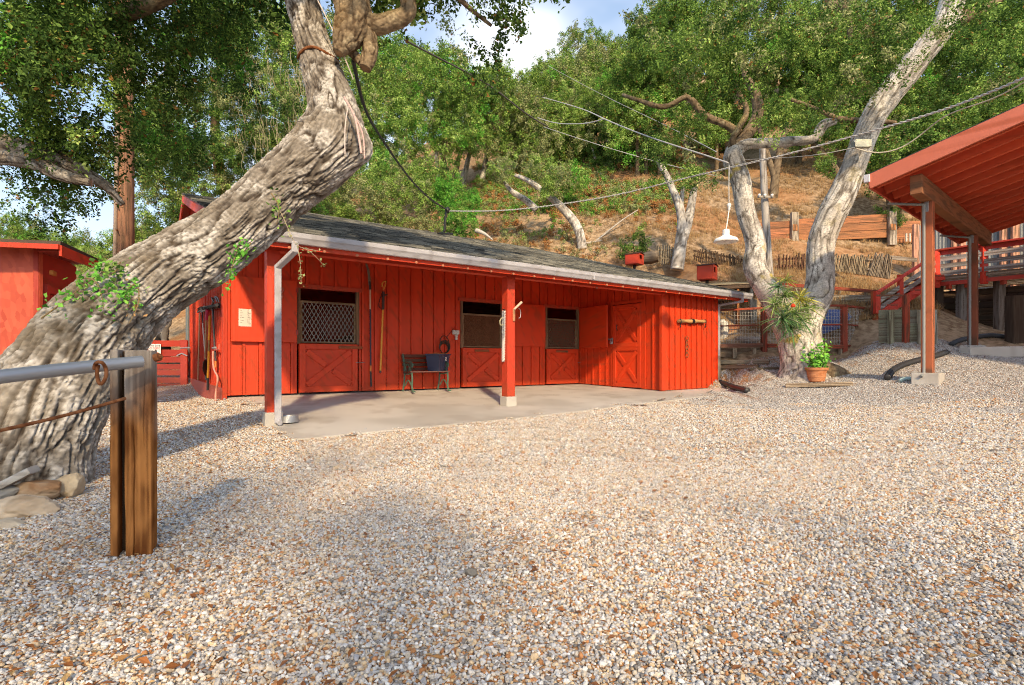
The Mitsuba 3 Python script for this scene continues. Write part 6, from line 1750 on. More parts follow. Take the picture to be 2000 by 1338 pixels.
for k, (px, py, Y, n, c, L) in enumerate(((1532, 578, 9.1, 75, 'g', 0.36), (1562, 585, 9.05, 80, 'y', 0.36), (1513, 596, 9.1, 70, 'g', 0.33), (1528, 622, 8.95, 110, 'b', 0.40), (1550, 612, 8.9, 90, 'g', 0.38), (1574, 600, 9.0, 60, 'g', 0.36), (1545, 640, 9.0, 70, 'b', 0.34), (1520, 560, 9.2, 40, 'b', 0.3), (1535, 548, 9.3, 34, 'y', 0.3), (1566, 625, 9.0, 50, 'b', 0.34))):
    r_ = np.random.default_rng(400 + k)
    c0 = W(px, py, Y * 1.28)
    L *= 1.28
    V, Fc, Cc = [], [], []
    for q in range(n):
        d = r_.normal(size=3) * [1, 1, 0.9] + [0, -0.5, 0.25]; d /= np.linalg.norm(d)
        ln = L * r_.uniform(0.7, 1.15); w = np.cross(d, r_.normal(size=3)); w /= np.linalg.norm(w)
        pts = [c0 + d * ln * s - UP * (0.75 * ln) * s ** 2.2 * (0.55 if d[2] > 0 else 0.3) for s in (0.0, 0.4, 0.75, 1.0)]
        o = len(V) * 7
        V.append(np.array([pts[0] - w * 0.009, pts[0] + w * 0.009, pts[1] - w * 0.009, pts[1] + w * 0.009, pts[2] - w * 0.006, pts[2] + w * 0.006, pts[3]]))
        Fc += [[o, o + 1, o + 3], [o, o + 3, o + 2], [o + 2, o + 3, o + 5], [o + 2, o + 5, o + 4], [o + 4, o + 5, o + 6]]
        base = {'g': (0.24, 0.35, 0.11), 'y': (0.55, 0.53, 0.12), 'b': (0.12, 0.25, 0.10)}[c]
        cc = np.array(base) * r_.uniform(0.7, 1.4)
        if r_.random() < 0.15:
            cc = np.array((0.42, 0.42, 0.30))
        Cc.append(np.tile(cc, (7, 1)))
    put('rosette', (np.vstack(V), np.array(Fc)), 'leaf', SP, np.vstack(Cc), smooth=False)
put('flower', lathe([(0.001, 0.05), (0.04, 0.02), (0.05, -0.02), (0.001, -0.04)], W(1549, 597, 11.2), 8), 'vc_matte', SP, (0.60, 0.07, 0.03))
jb = thing('junction_box', 'grey green electrical box fixed high on the right trunk of the forked tree', 'electrical box')
put('box', box(W(1684, 281, 11.62), (0.36, 0.13, 0.17), AX, 0.012), 'vc_satin', jb, (0.46, 0.46, 0.36))
put('lid', box(W(1684, 281, 11.545), (0.31, 0.012, 0.13), AX, 0.004), 'vc_satin', jb, (0.50, 0.50, 0.40))
put('bracket', box(W(1667, 283, 11.63), (0.05, 0.12, 0.15), AX, 0.004), 'galvanised', jb)

# ------------------------------------------------------------------ hanging yard lamp, grey lamp pole
lamp = thing('yard_lamp', 'white enamel barn shade lamp hanging on a rod from the overhead cable', 'lamp')
lc_ = W(1418, 470, 10.0)
put('shade', [lathe([(0.035, 0.215), (0.062, 0.205), (0.066, 0.10), (0.11, 0.075), (0.20, 0.035), (0.218, 0.0), (0.218, -0.025)], lc_, 36), flip(lathe([(0.030, 0.205), (0.056, 0.195), (0.060, 0.095), (0.105, 0.068), (0.195, 0.028), (0.212, -0.004), (0.212, -0.025)], lc_, 36))], 'white_enamel', lamp, smooth=40)
put('bulb', lathe([(0.001, -0.03), (0.04, 0.0), (0.035, 0.05), (0.02, 0.08)], lc_, 14), 'white_enamel', lamp, smooth=True)
put('rod', tube([lc_ + UP * 0.20, W(1422, 424, 10.0), W(1424, 408, 10.0)], 0.010, 8), 'white_enamel', lamp)
put('insulator', lathe([(0.001, 0.05), (0.03, 0.04), (0.04, 0.01), (0.025, -0.02), (0.02, -0.08), (0.001, -0.09)], W(1424, 402, 10.0), 12), 'white_enamel', lamp, smooth=True)
gp_ = thing('grey_pole', 'thin weathered grey wooden pole with insulators behind the forked tree', 'pole')
g = gpt(1503, 16.4)
put('shaft', tube([g, W(1498, 470, 16.4), W(1493, 380, 16.4), W(1489, 290, 16.4)], [0.125, 0.115, 0.105, 0.095], 14), 'timber_upright', gp_, (0.47, 0.44, 0.41), smooth=40)
put('cross_arm', beam(W(1480, 384, 16.2), W(1510, 385, 16.2), 0.06, 0.06), 'timber_lying', gp_, (0.45, 0.42, 0.38))
for px in (1483, 1494, 1508):
    put('insulator', lathe([(0.001, 0.07), (0.035, 0.06), (0.045, 0.03), (0.03, 0.0), (0.02, -0.02)], W(px, 383, 16.15), 10), 'white_enamel', gp_, smooth=True)

# ------------------------------------------------------------------ dog run
PENR, PGR = (0.36, 0.085, 0.055), (0.30, 0.285, 0.25)
YN = 13.7


def pbox(px0, px1, py0, py1, Y, t):
    a, b_ = W(px0, py1, Y), W(px1, py0, Y)
    return box([(a[0] + b_[0]) / 2, Y + t / 2, (a[2] + b_[2]) / 2], (abs(b_[0] - a[0]), t, abs(b_[2] - a[2])))


run = thing('dog_run', 'wire mesh dog run with rust red posts behind the forked tree', 'dog run')
for a, b_, c, d, Y, col in ((1489, 1499, 592, 692, YN, PENR), (1646, 1656, 595, 697, YN, PENR), (1688, 1697, 600, 675, YN + 1.2, PENR), (1706, 1717, 568, 673, YN + 0.7, (0.46, 0.12, 0.05)), (1470, 1478, 585, 690, YN + 1.2, PGR)):
    put('post', pbox(a, b_, c, d + 4, Y, 0.11), 'timber_upright', run, jit(col, 0.12))
p_ = [W(1402, 606, YN), W(1489, 602, YN), W(1600, 597, YN), W(1650, 597, YN), W(1692, 603, YN + 1.2), W(1716, 603, YN + 0.75)]
for a, b_ in zip(p_[:-1], p_[1:]):
    put('top_rail', beam(a, b_, 0.07, 0.05), 'timber_lying', run, jit(PENR, 0.12))
for a, b_ in ((W(1402, 637, YN + 0.03), W(1489, 635, YN + 0.03)), (W(1499, 635, YN + 0.03), W(1646, 634, YN + 0.03)), (W(1656, 634, YN + 0.1), W(1692, 638, YN + 1.2))):
    put('middle_rail', beam(a, b_, 0.05, 0.035), 'timber_lying', run, jit(PENR, 0.12))
for a, b_, col in ((W(1402, 676, YN), W(1489, 674, YN), (0.24, 0.12, 0.09)), (W(1499, 675, YN), W(1646, 677, YN), PENR), (W(1656, 678, YN + 0.1), W(1692, 668, YN + 1.2), PENR)):
    put('sill', beam(a, b_, 0.10, 0.10), 'timber_lying', run, jit(col))
for a, b_ in (((1402, 1489), (680, 693)), ((1500, 1646), (683, 697))):
    put('base_board', pbox(a[0], a[1], b_[0], b_[1] + 4, YN + 0.12, 0.05), 'timber_lying', run, jit((0.25, 0.20, 0.15)))
for px in (1432, 1470, 1520, 1638):
    put('stake', pbox(px, px + 7, 680, 700, YN - 0.02, 0.06), 'timber_upright', run, jit((0.42, 0.36, 0.27)))


def mesh_wire(p00, p10, p01, nx, ny, r):
    p00, p10, p01 = (np.asarray(p, float) for p in (p00, p10, p01))
    ms = [beam(p00 + (p10 - p00) * k / nx, p01 + (p10 - p00) * k / nx, r, r, up=(0.1, 1, 0)) for k in range(nx + 1)]
    return ms + [beam(p00 + (p01 - p00) * k / ny, p10 + (p01 - p00) * k / ny, r, r) for k in range(ny + 1)]


for a, b_, nx in ((W(1402, 672, YN + 0.06), W(1489, 671, YN + 0.06), 16), (W(1499, 672, YN + 0.06), W(1646, 673, YN + 0.06), 26), (W(1656, 674, YN + 0.12), W(1692, 665, YN + 1.2), 14)):
    put('wire_mesh', mesh_wire(a, b_, a + UP * (EYE + (HOR - 603) / F * YN - a[2]), nx, 10, 0.006), 'vc_satin', run, (0.50, 0.50, 0.48), kind='stuff')
# boards at the back of the run and its shelter
bk = thing('board_fence', 'dark upright board fence closing the back of the dog run', 'fence')
x = 1500
rr = random.Random(9)
while x < 1702:
    w = rr.uniform(8, 12)
    put('board', pbox(x, x + w - 1, 608 + rr.uniform(-2, 2), 676, 15.9 + rr.uniform(0, 0.04), 0.03), 'timber_upright', bk, jit((0.20, 0.155, 0.12), 0.3))
    x += w
put('rail', pbox(1500, 1702, 600, 606, 15.86, 0.05), 'timber_lying', bk, jit((0.26, 0.2, 0.16)))
shl = thing('run_shelter', 'low dark kennel roofed shelter at the left end of the dog run behind the barn', 'shelter')
put('back_wall', pbox(1400, 1500, 560, 680, 16.0, 0.05), 'timber_lying', shl, (0.10, 0.075, 0.06))
for k in range(6):
    put('roof_board', beam(W(1370 + 0, 558 - 0.5 * k, 15.0 + 0.25 * k), W(1500, 553 - 0.5 * k, 15.0 + 0.25 * k), 0.24, 0.03), 'timber_lying', shl, jit((0.26, 0.24, 0.19), 0.2))
put('front_beam', beam(W(1385, 563, 14.9), W(1480, 558, 14.9), 0.08, 0.09), 'timber_lying', shl, (0.09, 0.07, 0.06))
for a, b_ in ((1466, 1471), (1440, 1444)):
    put('strut', pbox(a, b_, 563, 672, 14.9, 0.07), 'timber_upright', shl, jit((0.40, 0.16, 0.06) if a < 1460 else PGR))
kb = thing('wooden_crate', 'brown wooden crate inside the left part of the dog run', 'crate')
for k in range(3):
    put('slat', pbox(1424, 1446, 634 + 10 * k, 643 + 10 * k, 14.8, 0.04), 'timber_lying', kb, jit((0.36, 0.17, 0.10), 0.12))
    put('slat', beam(W(1446, 638.5 + 10 * k, 14.8), W(1450, 637.5 + 10 * k, 15.4), 0.04, 0.11), 'timber_lying', kb, jit((0.28, 0.14, 0.09), 0.12))
wt = thing('water_tank', 'white plastic tank in the dog run next to the barn corner', 'tank')
tp = W(1411, 668, 14.8)
put('body', lathe([(0.001, 0.0), (0.14, 0.0), (0.15, 0.04), (0.15, 0.25), (0.155, 0.27), (0.15, 0.29), (0.15, 0.52), (0.13, 0.57), (0.06, 0.60), (0.06, 0.64), (0.001, 0.65)], tp, 22), 'vc_satin', wt, (0.60, 0.60, 0.57), smooth=40)
bed = thing('dog_bed', 'round grey cushion dog bed in the dog run', 'dog bed')
bp_ = W(1461, 671, 14.5)
pr = [(0.001, 0.0), (0.30, 0.0), (0.37, 0.05), (0.38, 0.10), (0.34, 0.16), (0.26, 0.15), (0.18, 0.11), (0.001, 0.12)]
v, f = lathe(pr, bp_, 30)
v = v + (meshkit.fbm(v * 6, 3) - 0.5)[:, None] * 0.03
put('cushion', (v, f), 'vc_matte', bed, (0.40, 0.35, 0.30), smooth=True)
put('base', lathe([(0.001, -0.03), (0.36, -0.03), (0.385, 0.01), (0.36, 0.03), (0.001, 0.03)], bp_, 30), 'vc_matte', bed, (0.22, 0.20, 0.18), smooth=True)
um = thing('blue_umbrella', 'faded blue parasol leaning inside the dog run right of the forked tree', 'umbrella')
ua_, tip = W(1588, 607, 13.6), W(1588, 607, 13.6)
axis = np.array([-0.45, -0.25, 0.86]); axis /= np.linalg.norm(axis)
UAX = frame(np.cross(axis, [0, 1, 0.2]), axis)
ua1 = np.cross(axis, [0, 1, 0]); ua1 /= np.linalg.norm(ua1); ua2 = np.cross(axis, ua1)
cen = W(1592, 610, 14.7)
for k in range(8):
    a0, a1 = k * math.pi / 4, (k + 1) * math.pi / 4
    V = [cen]
    for s in (0.35, 0.7, 1.0):
        for q in range(5):
            a_ = a0 + (a1 - a0) * q / 4
            sag = 1 - 0.06 * math.sin(math.pi * q / 4) * s
            V.append(cen + (ua1 * math.cos(a_) + ua2 * math.sin(a_)) * 0.80 * s * sag - axis * (0.36 * s ** 1.7))
    f = [[0, 1 + q, 2 + q] for q in range(4)]
    for m_ in range(2):
        for q in range(4):
            i0 = 1 + m_ * 5 + q
            f += [[i0, i0 + 5, i0 + 6], [i0, i0 + 6, i0 + 1]]
    put('panel', (np.array(V), np.array(f)), 'vc_matte', um, jit((0.10, 0.13, 0.27), 0.10))
put('pole', tube([cen + axis * 0.06, cen - axis * 1.15], 0.015, 8), 'galvanised', um)
# terrace rail and planks above the run
tr = thing('terrace_rail', 'long rust red rail above grey planks on the terrace behind the dog run', 'rail')
put('rail', beam(W(1470, 551, 15.6), W(1716, 570, 14.6), 0.06, 0.09), 'timber_lying', tr, jit(PENR))
for k in range(3):
    put('plank', beam(W(1570, 578 + 8 * k, 15.7), W(1706, 581 + 8 * k, 15.0), 0.04, 0.11), 'timber_lying', tr, jit((0.36, 0.32, 0.26), 0.15))
for px in (1575, 1640, 1690):
    put('stake', pbox(px, px + 5, 566, 606, 15.5, 0.06), 'timber_upright', tr, jit((0.3, 0.26, 0.2)))
# greenish board retaining wall right of the run
gw = thing('green_board_wall', 'low retaining wall of greenish weathered boards below the red stair', 'retaining wall')
gyl = lambda px: 12.75 - (px - 1716) * 0.006
for r in range(5):
    for a, b_ in ((1716, 1766), (1767, 1824)):
        put('board', beam(W(a, 612 + 13 * r, gyl(a)), W(b_, 611 + 13 * r, gyl(b_)), 0.05, 0.155), 'timber_lying', gw, jit((0.25, 0.26, 0.20), 0.18))
for a, c in ((1738, (0.30, 0.31, 0.22)), (1796, (0.34, 0.33, 0.25)), (1822, (0.30, 0.32, 0.30))):
    put('post', pbox(a, a + 9, 605, 672, gyl(a) - 0.14, 0.08), 'timber_upright', gw, jit(c))
put('post', pbox(1768, 1777, 575, 672, 12.35, 0.11), 'timber_upright', gw, jit((0.40, 0.08, 0.05)))
put('rail', beam(W(1712, 577, 12.6), W(1775, 577, 12.4), 0.03, 0.04), 'timber_lying', gw, (0.2, 0.1, 0.07))

# ------------------------------------------------------------------ stair, deck, and the building behind
BRED = (0.58, 0.045, 0.025)
GREYB = (0.42, 0.395, 0.38)
st = thing('red_stair', 'short red stair with grey rails climbing to the deck', 'stair')
b0, b1 = W(1722, 612, 14.3), W(1838, 540, 15.4)
for dy in (0.0, 0.85):
    o = np.array([0.25, 1.0, 0]) * dy
    put('stringer', beam(b0 + o - [0, 0, 0.02], b1 + o - [0, 0, 0.02], 0.05, 0.22), 'paint_board', st, jit(BRED))
for k in range(5):
    c = b0 + (b1 - b0) * (k + 0.5) / 5 + np.array([0.1, 0.45, 0.12])
    put('tread', box(c, (0.34, 0.9, 0.05), AX, 0.006), 'timber_lying', st, jit((0.40, 0.10, 0.07)))
    put('riser_cleat', box(c + [0.0, -0.47, -0.08], (0.30, 0.04, 0.10), AX), 'paint_board', st, jit(BRED))
r0, r1 = W(1713, 572, 14.25), W(1832, 495, 15.4)
put('handrail', beam(r0, r1, 0.10, 0.06, 0.006), 'paint_board', st, jit((0.62, 0.05, 0.03)))
for k, off in enumerate((0.22, 0.42)):
    put('rail', beam(r0 + [0.05, 0.03, -off - 0.02], r1 + [0, 0.03, -off - 0.02], 0.03, 0.11), 'timber_lying', st, jit(GREYB, 0.15))
put('newel_post', pbox(1711, 1720, 568, 612, 14.2, 0.12), 'paint_board', st, jit(BRED))
put('newel_post', pbox(1757, 1765, 536, 590, 14.65, 0.10), 'paint_board', st, jit(BRED))
dk = thing('deck', 'raised deck with red posts and three weathered grey rails behind the carport', 'deck')
dY = lambda px: 15.5 - (px - 1830) * 0.0085
zd0 = EYE + (HOR - 549) / F * 15.5
zt0 = EYE + (HOR - 490) / F * 15.5


def dp(px, z, o=0.0):
    Y = dY(px) + o
    return np.array([(px - 1000) / F * Y, Y, z])


for k in range(7):
    put('floor_board', beam(dp(1824, zd0 - 0.02, 0.1 + 0.27 * k), dp(2080, zd0 - 0.02, 0.1 + 0.27 * k), 0.26, 0.04), 'timber_lying', dk, jit((0.34, 0.30, 0.26), 0.12))
put('rim_board', beam(dp(1822, zd0 - 0.10), dp(2080, zd0 - 0.10), 0.05, 0.11), 'paint_board', dk, jit((0.48, 0.05, 0.03)))
put('top_rail', beam(dp(1828, zt0, -0.06), dp(2080, zt0, -0.06), 0.14, 0.05, 0.005), 'paint_board', dk, jit((0.46, 0.05, 0.035)))
put('top_rail', beam(dp(1828, zt0 - 0.09, -0.02), dp(2080, zt0 - 0.09, -0.02), 0.04, 0.12), 'paint_board', dk, jit((0.44, 0.05, 0.035)))
for k in range(3):
    put('rail', beam(dp(1826, zt0 - 0.27 - 0.21 * k, -0.05), dp(2080, zt0 - 0.27 - 0.21 * k, -0.05), 0.035, 0.125), 'timber_lying', dk, jit(GREYB, 0.1))
put('kick_board', beam(dp(1826, zd0 + 0.06, -0.02), dp(2080, zd0 + 0.06, -0.02), 0.03, 0.12), 'timber_lying', dk, jit((0.36, 0.30, 0.24)))
for px in (1829, 1922, 2020):
    c = dp(px, (zt0 + zd0) / 2 - 0.12, -0.09)
    put('post', box(c, (0.15, 0.10, zt0 - zd0 + 0.18), AX, 0.005), 'paint_board', dk, jit(BRED))
for px in (1853, 1890, 1960):
    put('joist_end', box(dp(px, zd0 - 0.20, -0.03), (0.09, 0.12, 0.12), AX), 'paint_board', dk, jit((0.44, 0.06, 0.03)))
for px, c in ((1878, (0.30, 0.29, 0.27)), (1952, (0.20, 0.17, 0.15)), (1832, (0.08, 0.06, 0.05))):
    p = dp(px, 0, 0.35)
    g = float(gz_mesh(np.array([p[0]]), np.array([p[1]]))[0])
    put('support_post', box([p[0], p[1], (g - 0.1 + zd0 - 0.05) / 2], (0.2, 0.2, zd0 - g + 0.05), AX, 0.01), 'timber_upright', dk, jit(c))
tw_ = thing('tie_wall', 'dark retaining wall of old railway ties under the deck', 'retaining wall')
for r in range(9):
    off = 18 * (r % 2)
    for a in range(1820 + off, 2080, 75):
        put('tie', beam(dp(a, zd0 - 0.32 - 0.19 * r, 0.75), dp(a + 74, zd0 - 0.32 - 0.19 * r, 0.75), 0.2, 0.18, 0.01), 'timber_lying', tw_, jit((0.055, 0.040, 0.032), 0.25))
hs = thing('corrugated_building', 'building of dark corrugated panels and pinkish posts behind the deck', 'building')
hY = lambda px: 18.4 - (px - 1780) * 0.0085


def hp(px, py):
    return W(px, py, hY(px))


x = 1786
ends = [1786, 1862, 1958, 2060]
for a, b_ in zip(ends[:-1], ends[1:]):
    A0, A1 = hp(a, 0), hp(b_, 0)
    n = int(np.linalg.norm((A1 - A0)[:2]) / 0.045)
    d = (A1 - A0) * [1, 1, 0]; nn = np.array([d[1], -d[0], 0]) / np.linalg.norm(d)
    V = []
    for k in range(n + 1):
        p = A0 + d * k / n + nn * 0.012 * (1 if k % 2 else -1)
        V += [[p[0], p[1], 2.6], [p[0], p[1], 5.6]]
    f = [[2 * k, 2 * k + 2, 2 * k + 3, 2 * k + 1] for k in range(n)]
    put('corrugated_panel', (np.array(V), np.array(f)), 'vc_satin', hs, jit((0.17, 0.18, 0.19), 0.1))
for a, b_ in ((1780, 1791), (1856, 1867), (1871, 1881), (1950, 1963), (1972, 1985), (2050, 2062)):
    A0 = hp((a + b_) / 2, 0)
    put('post', box([A0[0], A0[1] - 0.07, 4.1], ((b_ - a) / F * A0[1], 0.1, 3.1), AX, 0.006), 'timber_upright', hs, jit((0.52, 0.28, 0.20), 0.08))
put('sill', beam(hp(1782, 548) - [0, 0.06, 0], hp(2060, 548) - [0, 0.06, 0], 0.10, 0.14), 'timber_lying', hs, jit((0.45, 0.24, 0.17)))

# ------------------------------------------------------------------ slope: plank wall, picket fences, nest boxes, driftwood
rw = thing('plank_wall', 'long retaining wall of orange stained planks between grey posts on the slope', 'retaining wall')
for (a, b_, ta, tb, ba, bb_) in ((1472, 1548, 436, 431, 474, 471), (1559, 1739, 428, 417, 472, 464), (1751, 1796, 433, 431, 474, 474)):
    n = 3
    for k in range(n):
        f0, f1 = (k + 0.5) / n, (k + 0.5) / n
        h = (ba - ta) / n / F * 20.9
        put('plank', beam(W(a, ta + (ba - ta) * f0, 20.9), W(b_, tb + (bb_ - tb) * f1, 20.9), 0.06, h * 0.985), 'timber_lying', rw, jit((0.42, 0.185, 0.095), 0.12))
for a, b_, y0, y1 in ((1547, 1560, 414, 478), (1738, 1752, 412, 478)):
    put('post', pbox(a, b_, y0, y1, 20.72, 0.16), 'timber_upright', rw, jit((0.40, 0.35, 0.29)))
    put('post_patch', pbox(a + 2, b_ - 2, (y0 + y1) / 2 - 8, (y0 + y1) / 2 + 4, 20.69, 0.04), 'timber_upright', rw, jit((0.45, 0.2, 0.09)))
for px in (1770, 1777):
    put('pipe_stub', tube([W(px, 472, 20.6), W(px, 456, 20.6)], 0.035, 8), 'vc_satin', rw, (0.55, 0.5, 0.42))


def pickets(lab, a, b_, n, top, bot, Y, lean, c, seed, h_j=3, miss=0.0):
    r = random.Random(seed)
    t = thing('picket_fence', lab, 'fence')
    ms = []
    for k in range(n):
        f = (k + 0.5) / n
        px = a + (b_ - a) * f
        Yk = Y[0] + (Y[1] - Y[0]) * f
        y1 = bot[0] + (bot[1] - bot[0]) * f
        y0 = top[0] + (top[1] - top[0]) * f + r.uniform(-h_j, h_j)
        if r.random() < miss:
            continue
        l = lean[0] + (lean[1] - lean[0]) * f + r.uniform(-2, 2)
        ms.append(beam(W(px, y1 + 2, Yk), W(px + l, y0, Yk), 0.018, 0.055 * r.uniform(0.8, 1.2), up=(0, 1, 0)))
    put('picket', ms, 'timber_upright', t, c, kind='stuff')
    for s in (0.25, 0.72):
        put('rail', beam(W(a, top[0] + (bot[0] - top[0]) * s, Y[0] + 0.06), W(b_, top[1] + (bot[1] - top[1]) * s, Y[1] + 0.06), 0.04, 0.06), 'timber_lying', t, c)


pickets('pale upright picket fence left of the white V shaped trunk', 1280, 1332, 15, (480, 481), (513, 513), (18.6, 18.4), (0, 0), (0.38, 0.33, 0.25), 1)
pickets('short dark broken picket fence just right of the white V shaped trunk', 1354, 1374, 5, (484, 488), (505, 512), (18.4, 18.2), (4, 4), (0.13, 0.085, 0.06), 2, 4)
pickets('dark brown picket fence running down behind the hanging lamp', 1376, 1452, 26, (487, 503), (508, 524), (18.3, 18.0), (2, -2), (0.15, 0.10, 0.065), 3, 3)
pickets('reddish brown gappy picket fence between the two trunks of the forked tree', 1512, 1580, 22, (500, 496), (529, 526), (18.0, 18.0), (0, 3), (0.22, 0.12, 0.08), 4, 4, 0.2)
pickets('straw coloured picket fence leaning right of the forked tree', 1618, 1698, 30, (498, 500), (526, 537), (18.0, 17.8), (4, 8), (0.42, 0.34, 0.23), 5, 3)
pickets('grey collapsing pickets fanned out at the right end of the fences', 1694, 1738, 16, (497, 500), (536, 543), (17.7, 17.6), (14, 4), (0.34, 0.28, 0.21), 6, 4)
put('fence_rail', beam(W(1738, 503, 18), W(1790, 508, 18), 0.05, 0.13), 'timber_lying', None, (0.30, 0.26, 0.22), label='single grey horizontal rail right of the collapsing pickets', cat='rail')
for k, (px, py, w, h, Y, lab) in enumerate(((1381, 533, 40, 27, 15.5, 'red wooden nest box on a short pole right of the barn roof'), (1239, 507, 36, 20, 17.5, 'red wooden nest box showing over the middle of the barn roof'))):
    t = thing('nest_box', lab, 'nest box')
    s = Y / F
    ax_ = np.array([[0.80, -0.60, 0], [0.60, 0.80, 0], [0, 0, 1.0]])
    c = W(px, py, Y)
    bw, bh, bd = w * s * 0.72, h * s, w * s * 0.72
    for nm, o, sz in (('side', (-0.5, 0, 0), (0.03, bd, bh)), ('bottom', (0, 0, -0.5), (bw, bd, 0.03)), ('back', (0, 0.5, 0), (bw, 0.03, bh)), ('side', (0, -0.5, 0), (bw, 0.03, bh))):
        put(nm, box(c + ax_.T @ (np.array(o) * [bw, bd, bh]), sz, ax_, 0.003), 'paint_board', t, jit((0.52, 0.05, 0.02)))
    for o, sz in (((0.5, 0, -0.26), (0.03, bd, bh * 0.48)), ((0.5, 0, 0.43), (0.03, bd, bh * 0.14)), ((0.5, -0.38, 0.17), (0.03, bd * 0.24, bh * 0.38)), ((0.5, 0.38, 0.17), (0.03, bd * 0.24, bh * 0.38))):
        put('front', box(c + ax_.T @ (np.array(o) * [bw, bd, bh]), sz, ax_), 'paint_board', t, jit((0.52, 0.05, 0.02)))
    put('roof', [box(c + UP * (bh * 0.56) + ax_[1] * s_ * bd * 0.28, (bw * 1.2, bd * 0.62, 0.02), np.array([ax_[0], ax_[1] * math.cos(0.25) - UP * s_ * math.sin(0.25), UP * math.cos(0.25) + ax_[1] * s_ * math.sin(0.25)])) for s_ in (-1, 1)], 'vc_matte', t, (0.10, 0.06, 0.05))
    g = gz_mesh(np.array([c[0]]), np.array([c[1]]))[0]
    put('pole', tube([[c[0], c[1], g], c - UP * bh * 0.5], 0.05, 8), 'vc_matte', t, (0.06, 0.05, 0.045))
for k, (pts, lab) in enumerate((([(1135, 492, 22.3), (1175, 462, 22.3), (1218, 428, 22.3), (1246, 410, 22.3)], 'long bleached dead branch lying up the dry slope'), ([(1140, 476, 22.1), (1175, 470, 22.1), (1215, 460, 22.1)], 'shorter bleached dead branch lying flat on the dry slope'), ([(930, 450, 18.6), (945, 456, 18.4), (962, 468, 18.2)], 'pale broken stub resting behind the barn roof ridge'), ([(1620, 530, 17.2), (1640, 540, 17.0), (1660, 548, 16.9)], 'dark fallen branch on the bare ground right of the forked tree'))):
    put('dead_branch', tube(spline(Wp(pts), 20), np.linspace(0.05 if k < 2 else 0.09, 0.02, 20) * (0.8 if k == 3 else 1), 7), 'bark', None, (0.50, 0.46, 0.41) if k < 3 else (0.08, 0.06, 0.05), smooth=True, label=lab, cat='branch')
t = thing('barrel', 'small weathered barrel lying on the slope left of the pale picket fence', 'barrel')
put('staves', lathe([(0.001, -0.28), (0.19, -0.28), (0.235, 0.0), (0.19, 0.28), (0.001, 0.28)], W(1270, 503, 18.3), 16, np.array([[0, 0.2, 0.98], [0.4, 0.9, -0.2], [0.9, -0.4, 0.1]])), 'timber_lying', t, (0.24, 0.19, 0.14), smooth=40)

# ------------------------------------------------------------------ overhead cables
def cable(lab, pts, r, c, sag=0.0, name='overhead_cable', n=60, twist=False):
    p = Wp(pts)
    sp = spline(p, n)
    t = np.linspace(0, 1, n)
    sp[:, 2] -= sag * 4 * t * (1 - t)
    if twist:
        a = np.arange(n) * 1.9
        ms = [tube(sp + np.stack([np.cos(a + o), 0 * a, np.sin(a + o)], 1) * r, r * 0.8, 5) for o in (0, math.pi)]
    else:
        ms = tube(sp, r, 6)
    put(name, ms, 'vc_satin', None, c, smooth=True, label=lab, cat='cable')


GC = (0.46, 0.45, 0.44)
mst = thing('cable_mast', 'short dark mast on the barn roof ridge where the cables meet', 'mast')
put('pipe', tube([W(868, 452, 16.0), W(870, 425, 16.0), W(873, 408, 16.0)], 0.04, 8), 'iron_dark', mst)
put('head', lathe([(0.001, 0.10), (0.07, 0.05), (0.08, -0.03), (0.04, -0.10), (0.001, -0.10)], W(874, 410, 16.0), 12), 'iron_dark', mst, smooth=True)
put('guy', tube([W(868, 452, 16.0), W(855, 456, 15.6), W(884, 457, 16.2)], 0.03, 6), 'iron_dark', mst)
cable('thick black cable hanging from the leaning oak down to the mast on the barn roof', [(690, 118, 5.7), (706, 190, 6.6), (740, 262, 8.4), (790, 335, 11), (840, 388, 14), (873, 410, 16)], 0.022, (0.03, 0.03, 0.03))
cable('dark branch like cable crossing the bright green crowns', [(790, 78, 13), (870, 120, 14), (960, 170, 15), (1022, 218, 16), (1070, 248, 17)], 0.022, (0.06, 0.05, 0.045))
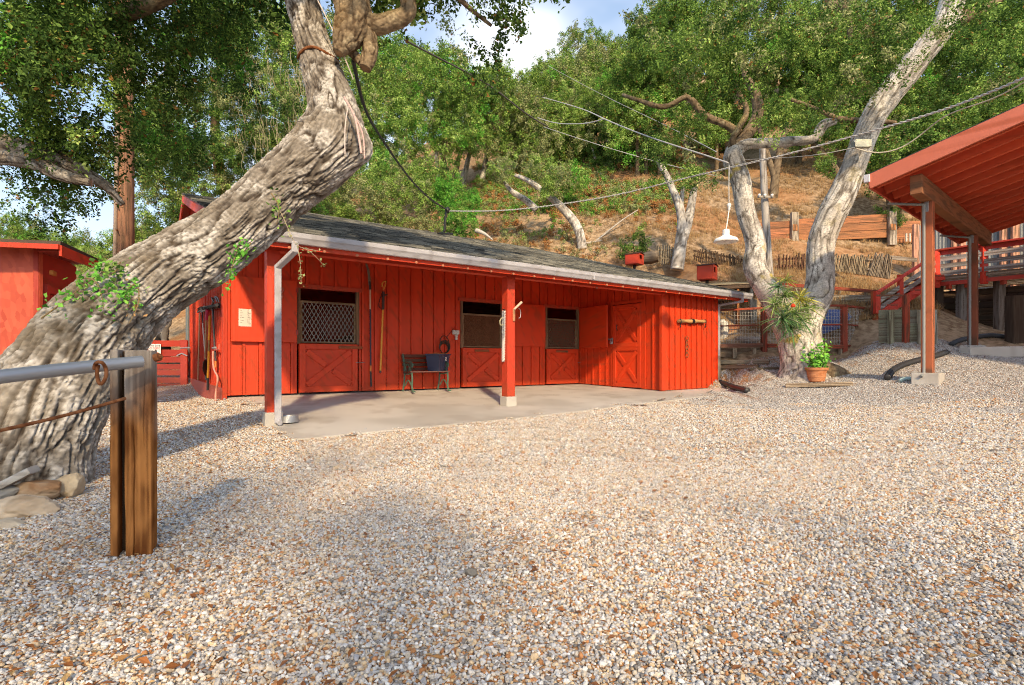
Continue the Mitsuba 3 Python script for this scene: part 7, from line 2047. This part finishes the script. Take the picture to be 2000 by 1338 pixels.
cable('grey twisted service cable running from the mast to the right over the fork', [(876, 412, 16), (980, 411, 15), (1100, 398, 14), (1220, 377, 13), (1330, 350, 12), (1432, 326, 11), (1560, 295, 10), (1680, 262, 9.2), (1840, 215, 8.2), (2010, 148, 7)], 0.014, GC, twist=True, n=240)
cable('grey cable sloping from the trees down to the left fork of the pale tree', [(1060, 190, 22), (1140, 214, 18), (1180, 232, 15), (1290, 275, 12), (1380, 304, 10.5), (1422, 318, 10)], 0.016, GC)
cable('short sagging loop of grey cable joined to the sloping cable', [(1050, 230, 20), (1085, 240, 18.5), (1120, 242, 17), (1150, 240, 16), (1180, 232, 15)], 0.016, GC)
cable('thin grey wire crossing low in front of the rusty slope', [(1062, 248, 24), (1160, 280, 22), (1290, 318, 20), (1400, 344, 18)], 0.014, GC)
cable('pale cable from the box on the fork drooping to the right edge', [(1672, 290, 9.1), (1710, 298, 9), (1760, 288, 8.8), (1800, 262, 8.6), (1845, 228, 8.2), (1930, 196, 7.6), (2010, 155, 7)], 0.010, (0.50, 0.46, 0.36))
cable('fine wire slanting across the dark oak crowns', [(1070, 128, 30), (1190, 192, 24), (1300, 245, 19), (1400, 297, 15)], 0.012, (0.36, 0.36, 0.36))
cable('cable between the box on the fork and the left fork', [(1450, 312, 12.3), (1530, 308, 12.1), (1610, 300, 11.8), (1670, 288, 11.5)], 0.008, GC)
cable('wire holding the hanging yard lamp', [(1424, 402, 10), (1423.5, 360, 10), (1424, 322, 10)], 0.008, (0.5, 0.5, 0.48), n=12)
cable('pale rope tied round the bend of the leaning oak', [(672, 190, 5.25), (690, 222, 5.2), (700, 262, 5.12), (706, 300, 5.1)], 0.012, (0.50, 0.36, 0.33), name='rope', n=30)
cable('thin second strand of rope hanging on the bend of the leaning oak', [(680, 208, 5.22), (674, 250, 5.15), (674, 302, 5.1)], 0.006, (0.52, 0.44, 0.40), name='rope', n=30)
cable('pale cord slanting down from the top of the oak stem', [(620, 0, 5.4), (650, 60, 5.45), (672, 110, 5.5), (690, 155, 5.6)], 0.007, (0.50, 0.44, 0.40), name='rope', n=30)
cable('loose rope end with frayed strands on the bend of the oak', [(690, 222, 5.2), (708, 262, 5.12), (712, 310, 5.1)], 0.008, (0.50, 0.34, 0.31), name='rope', n=30)
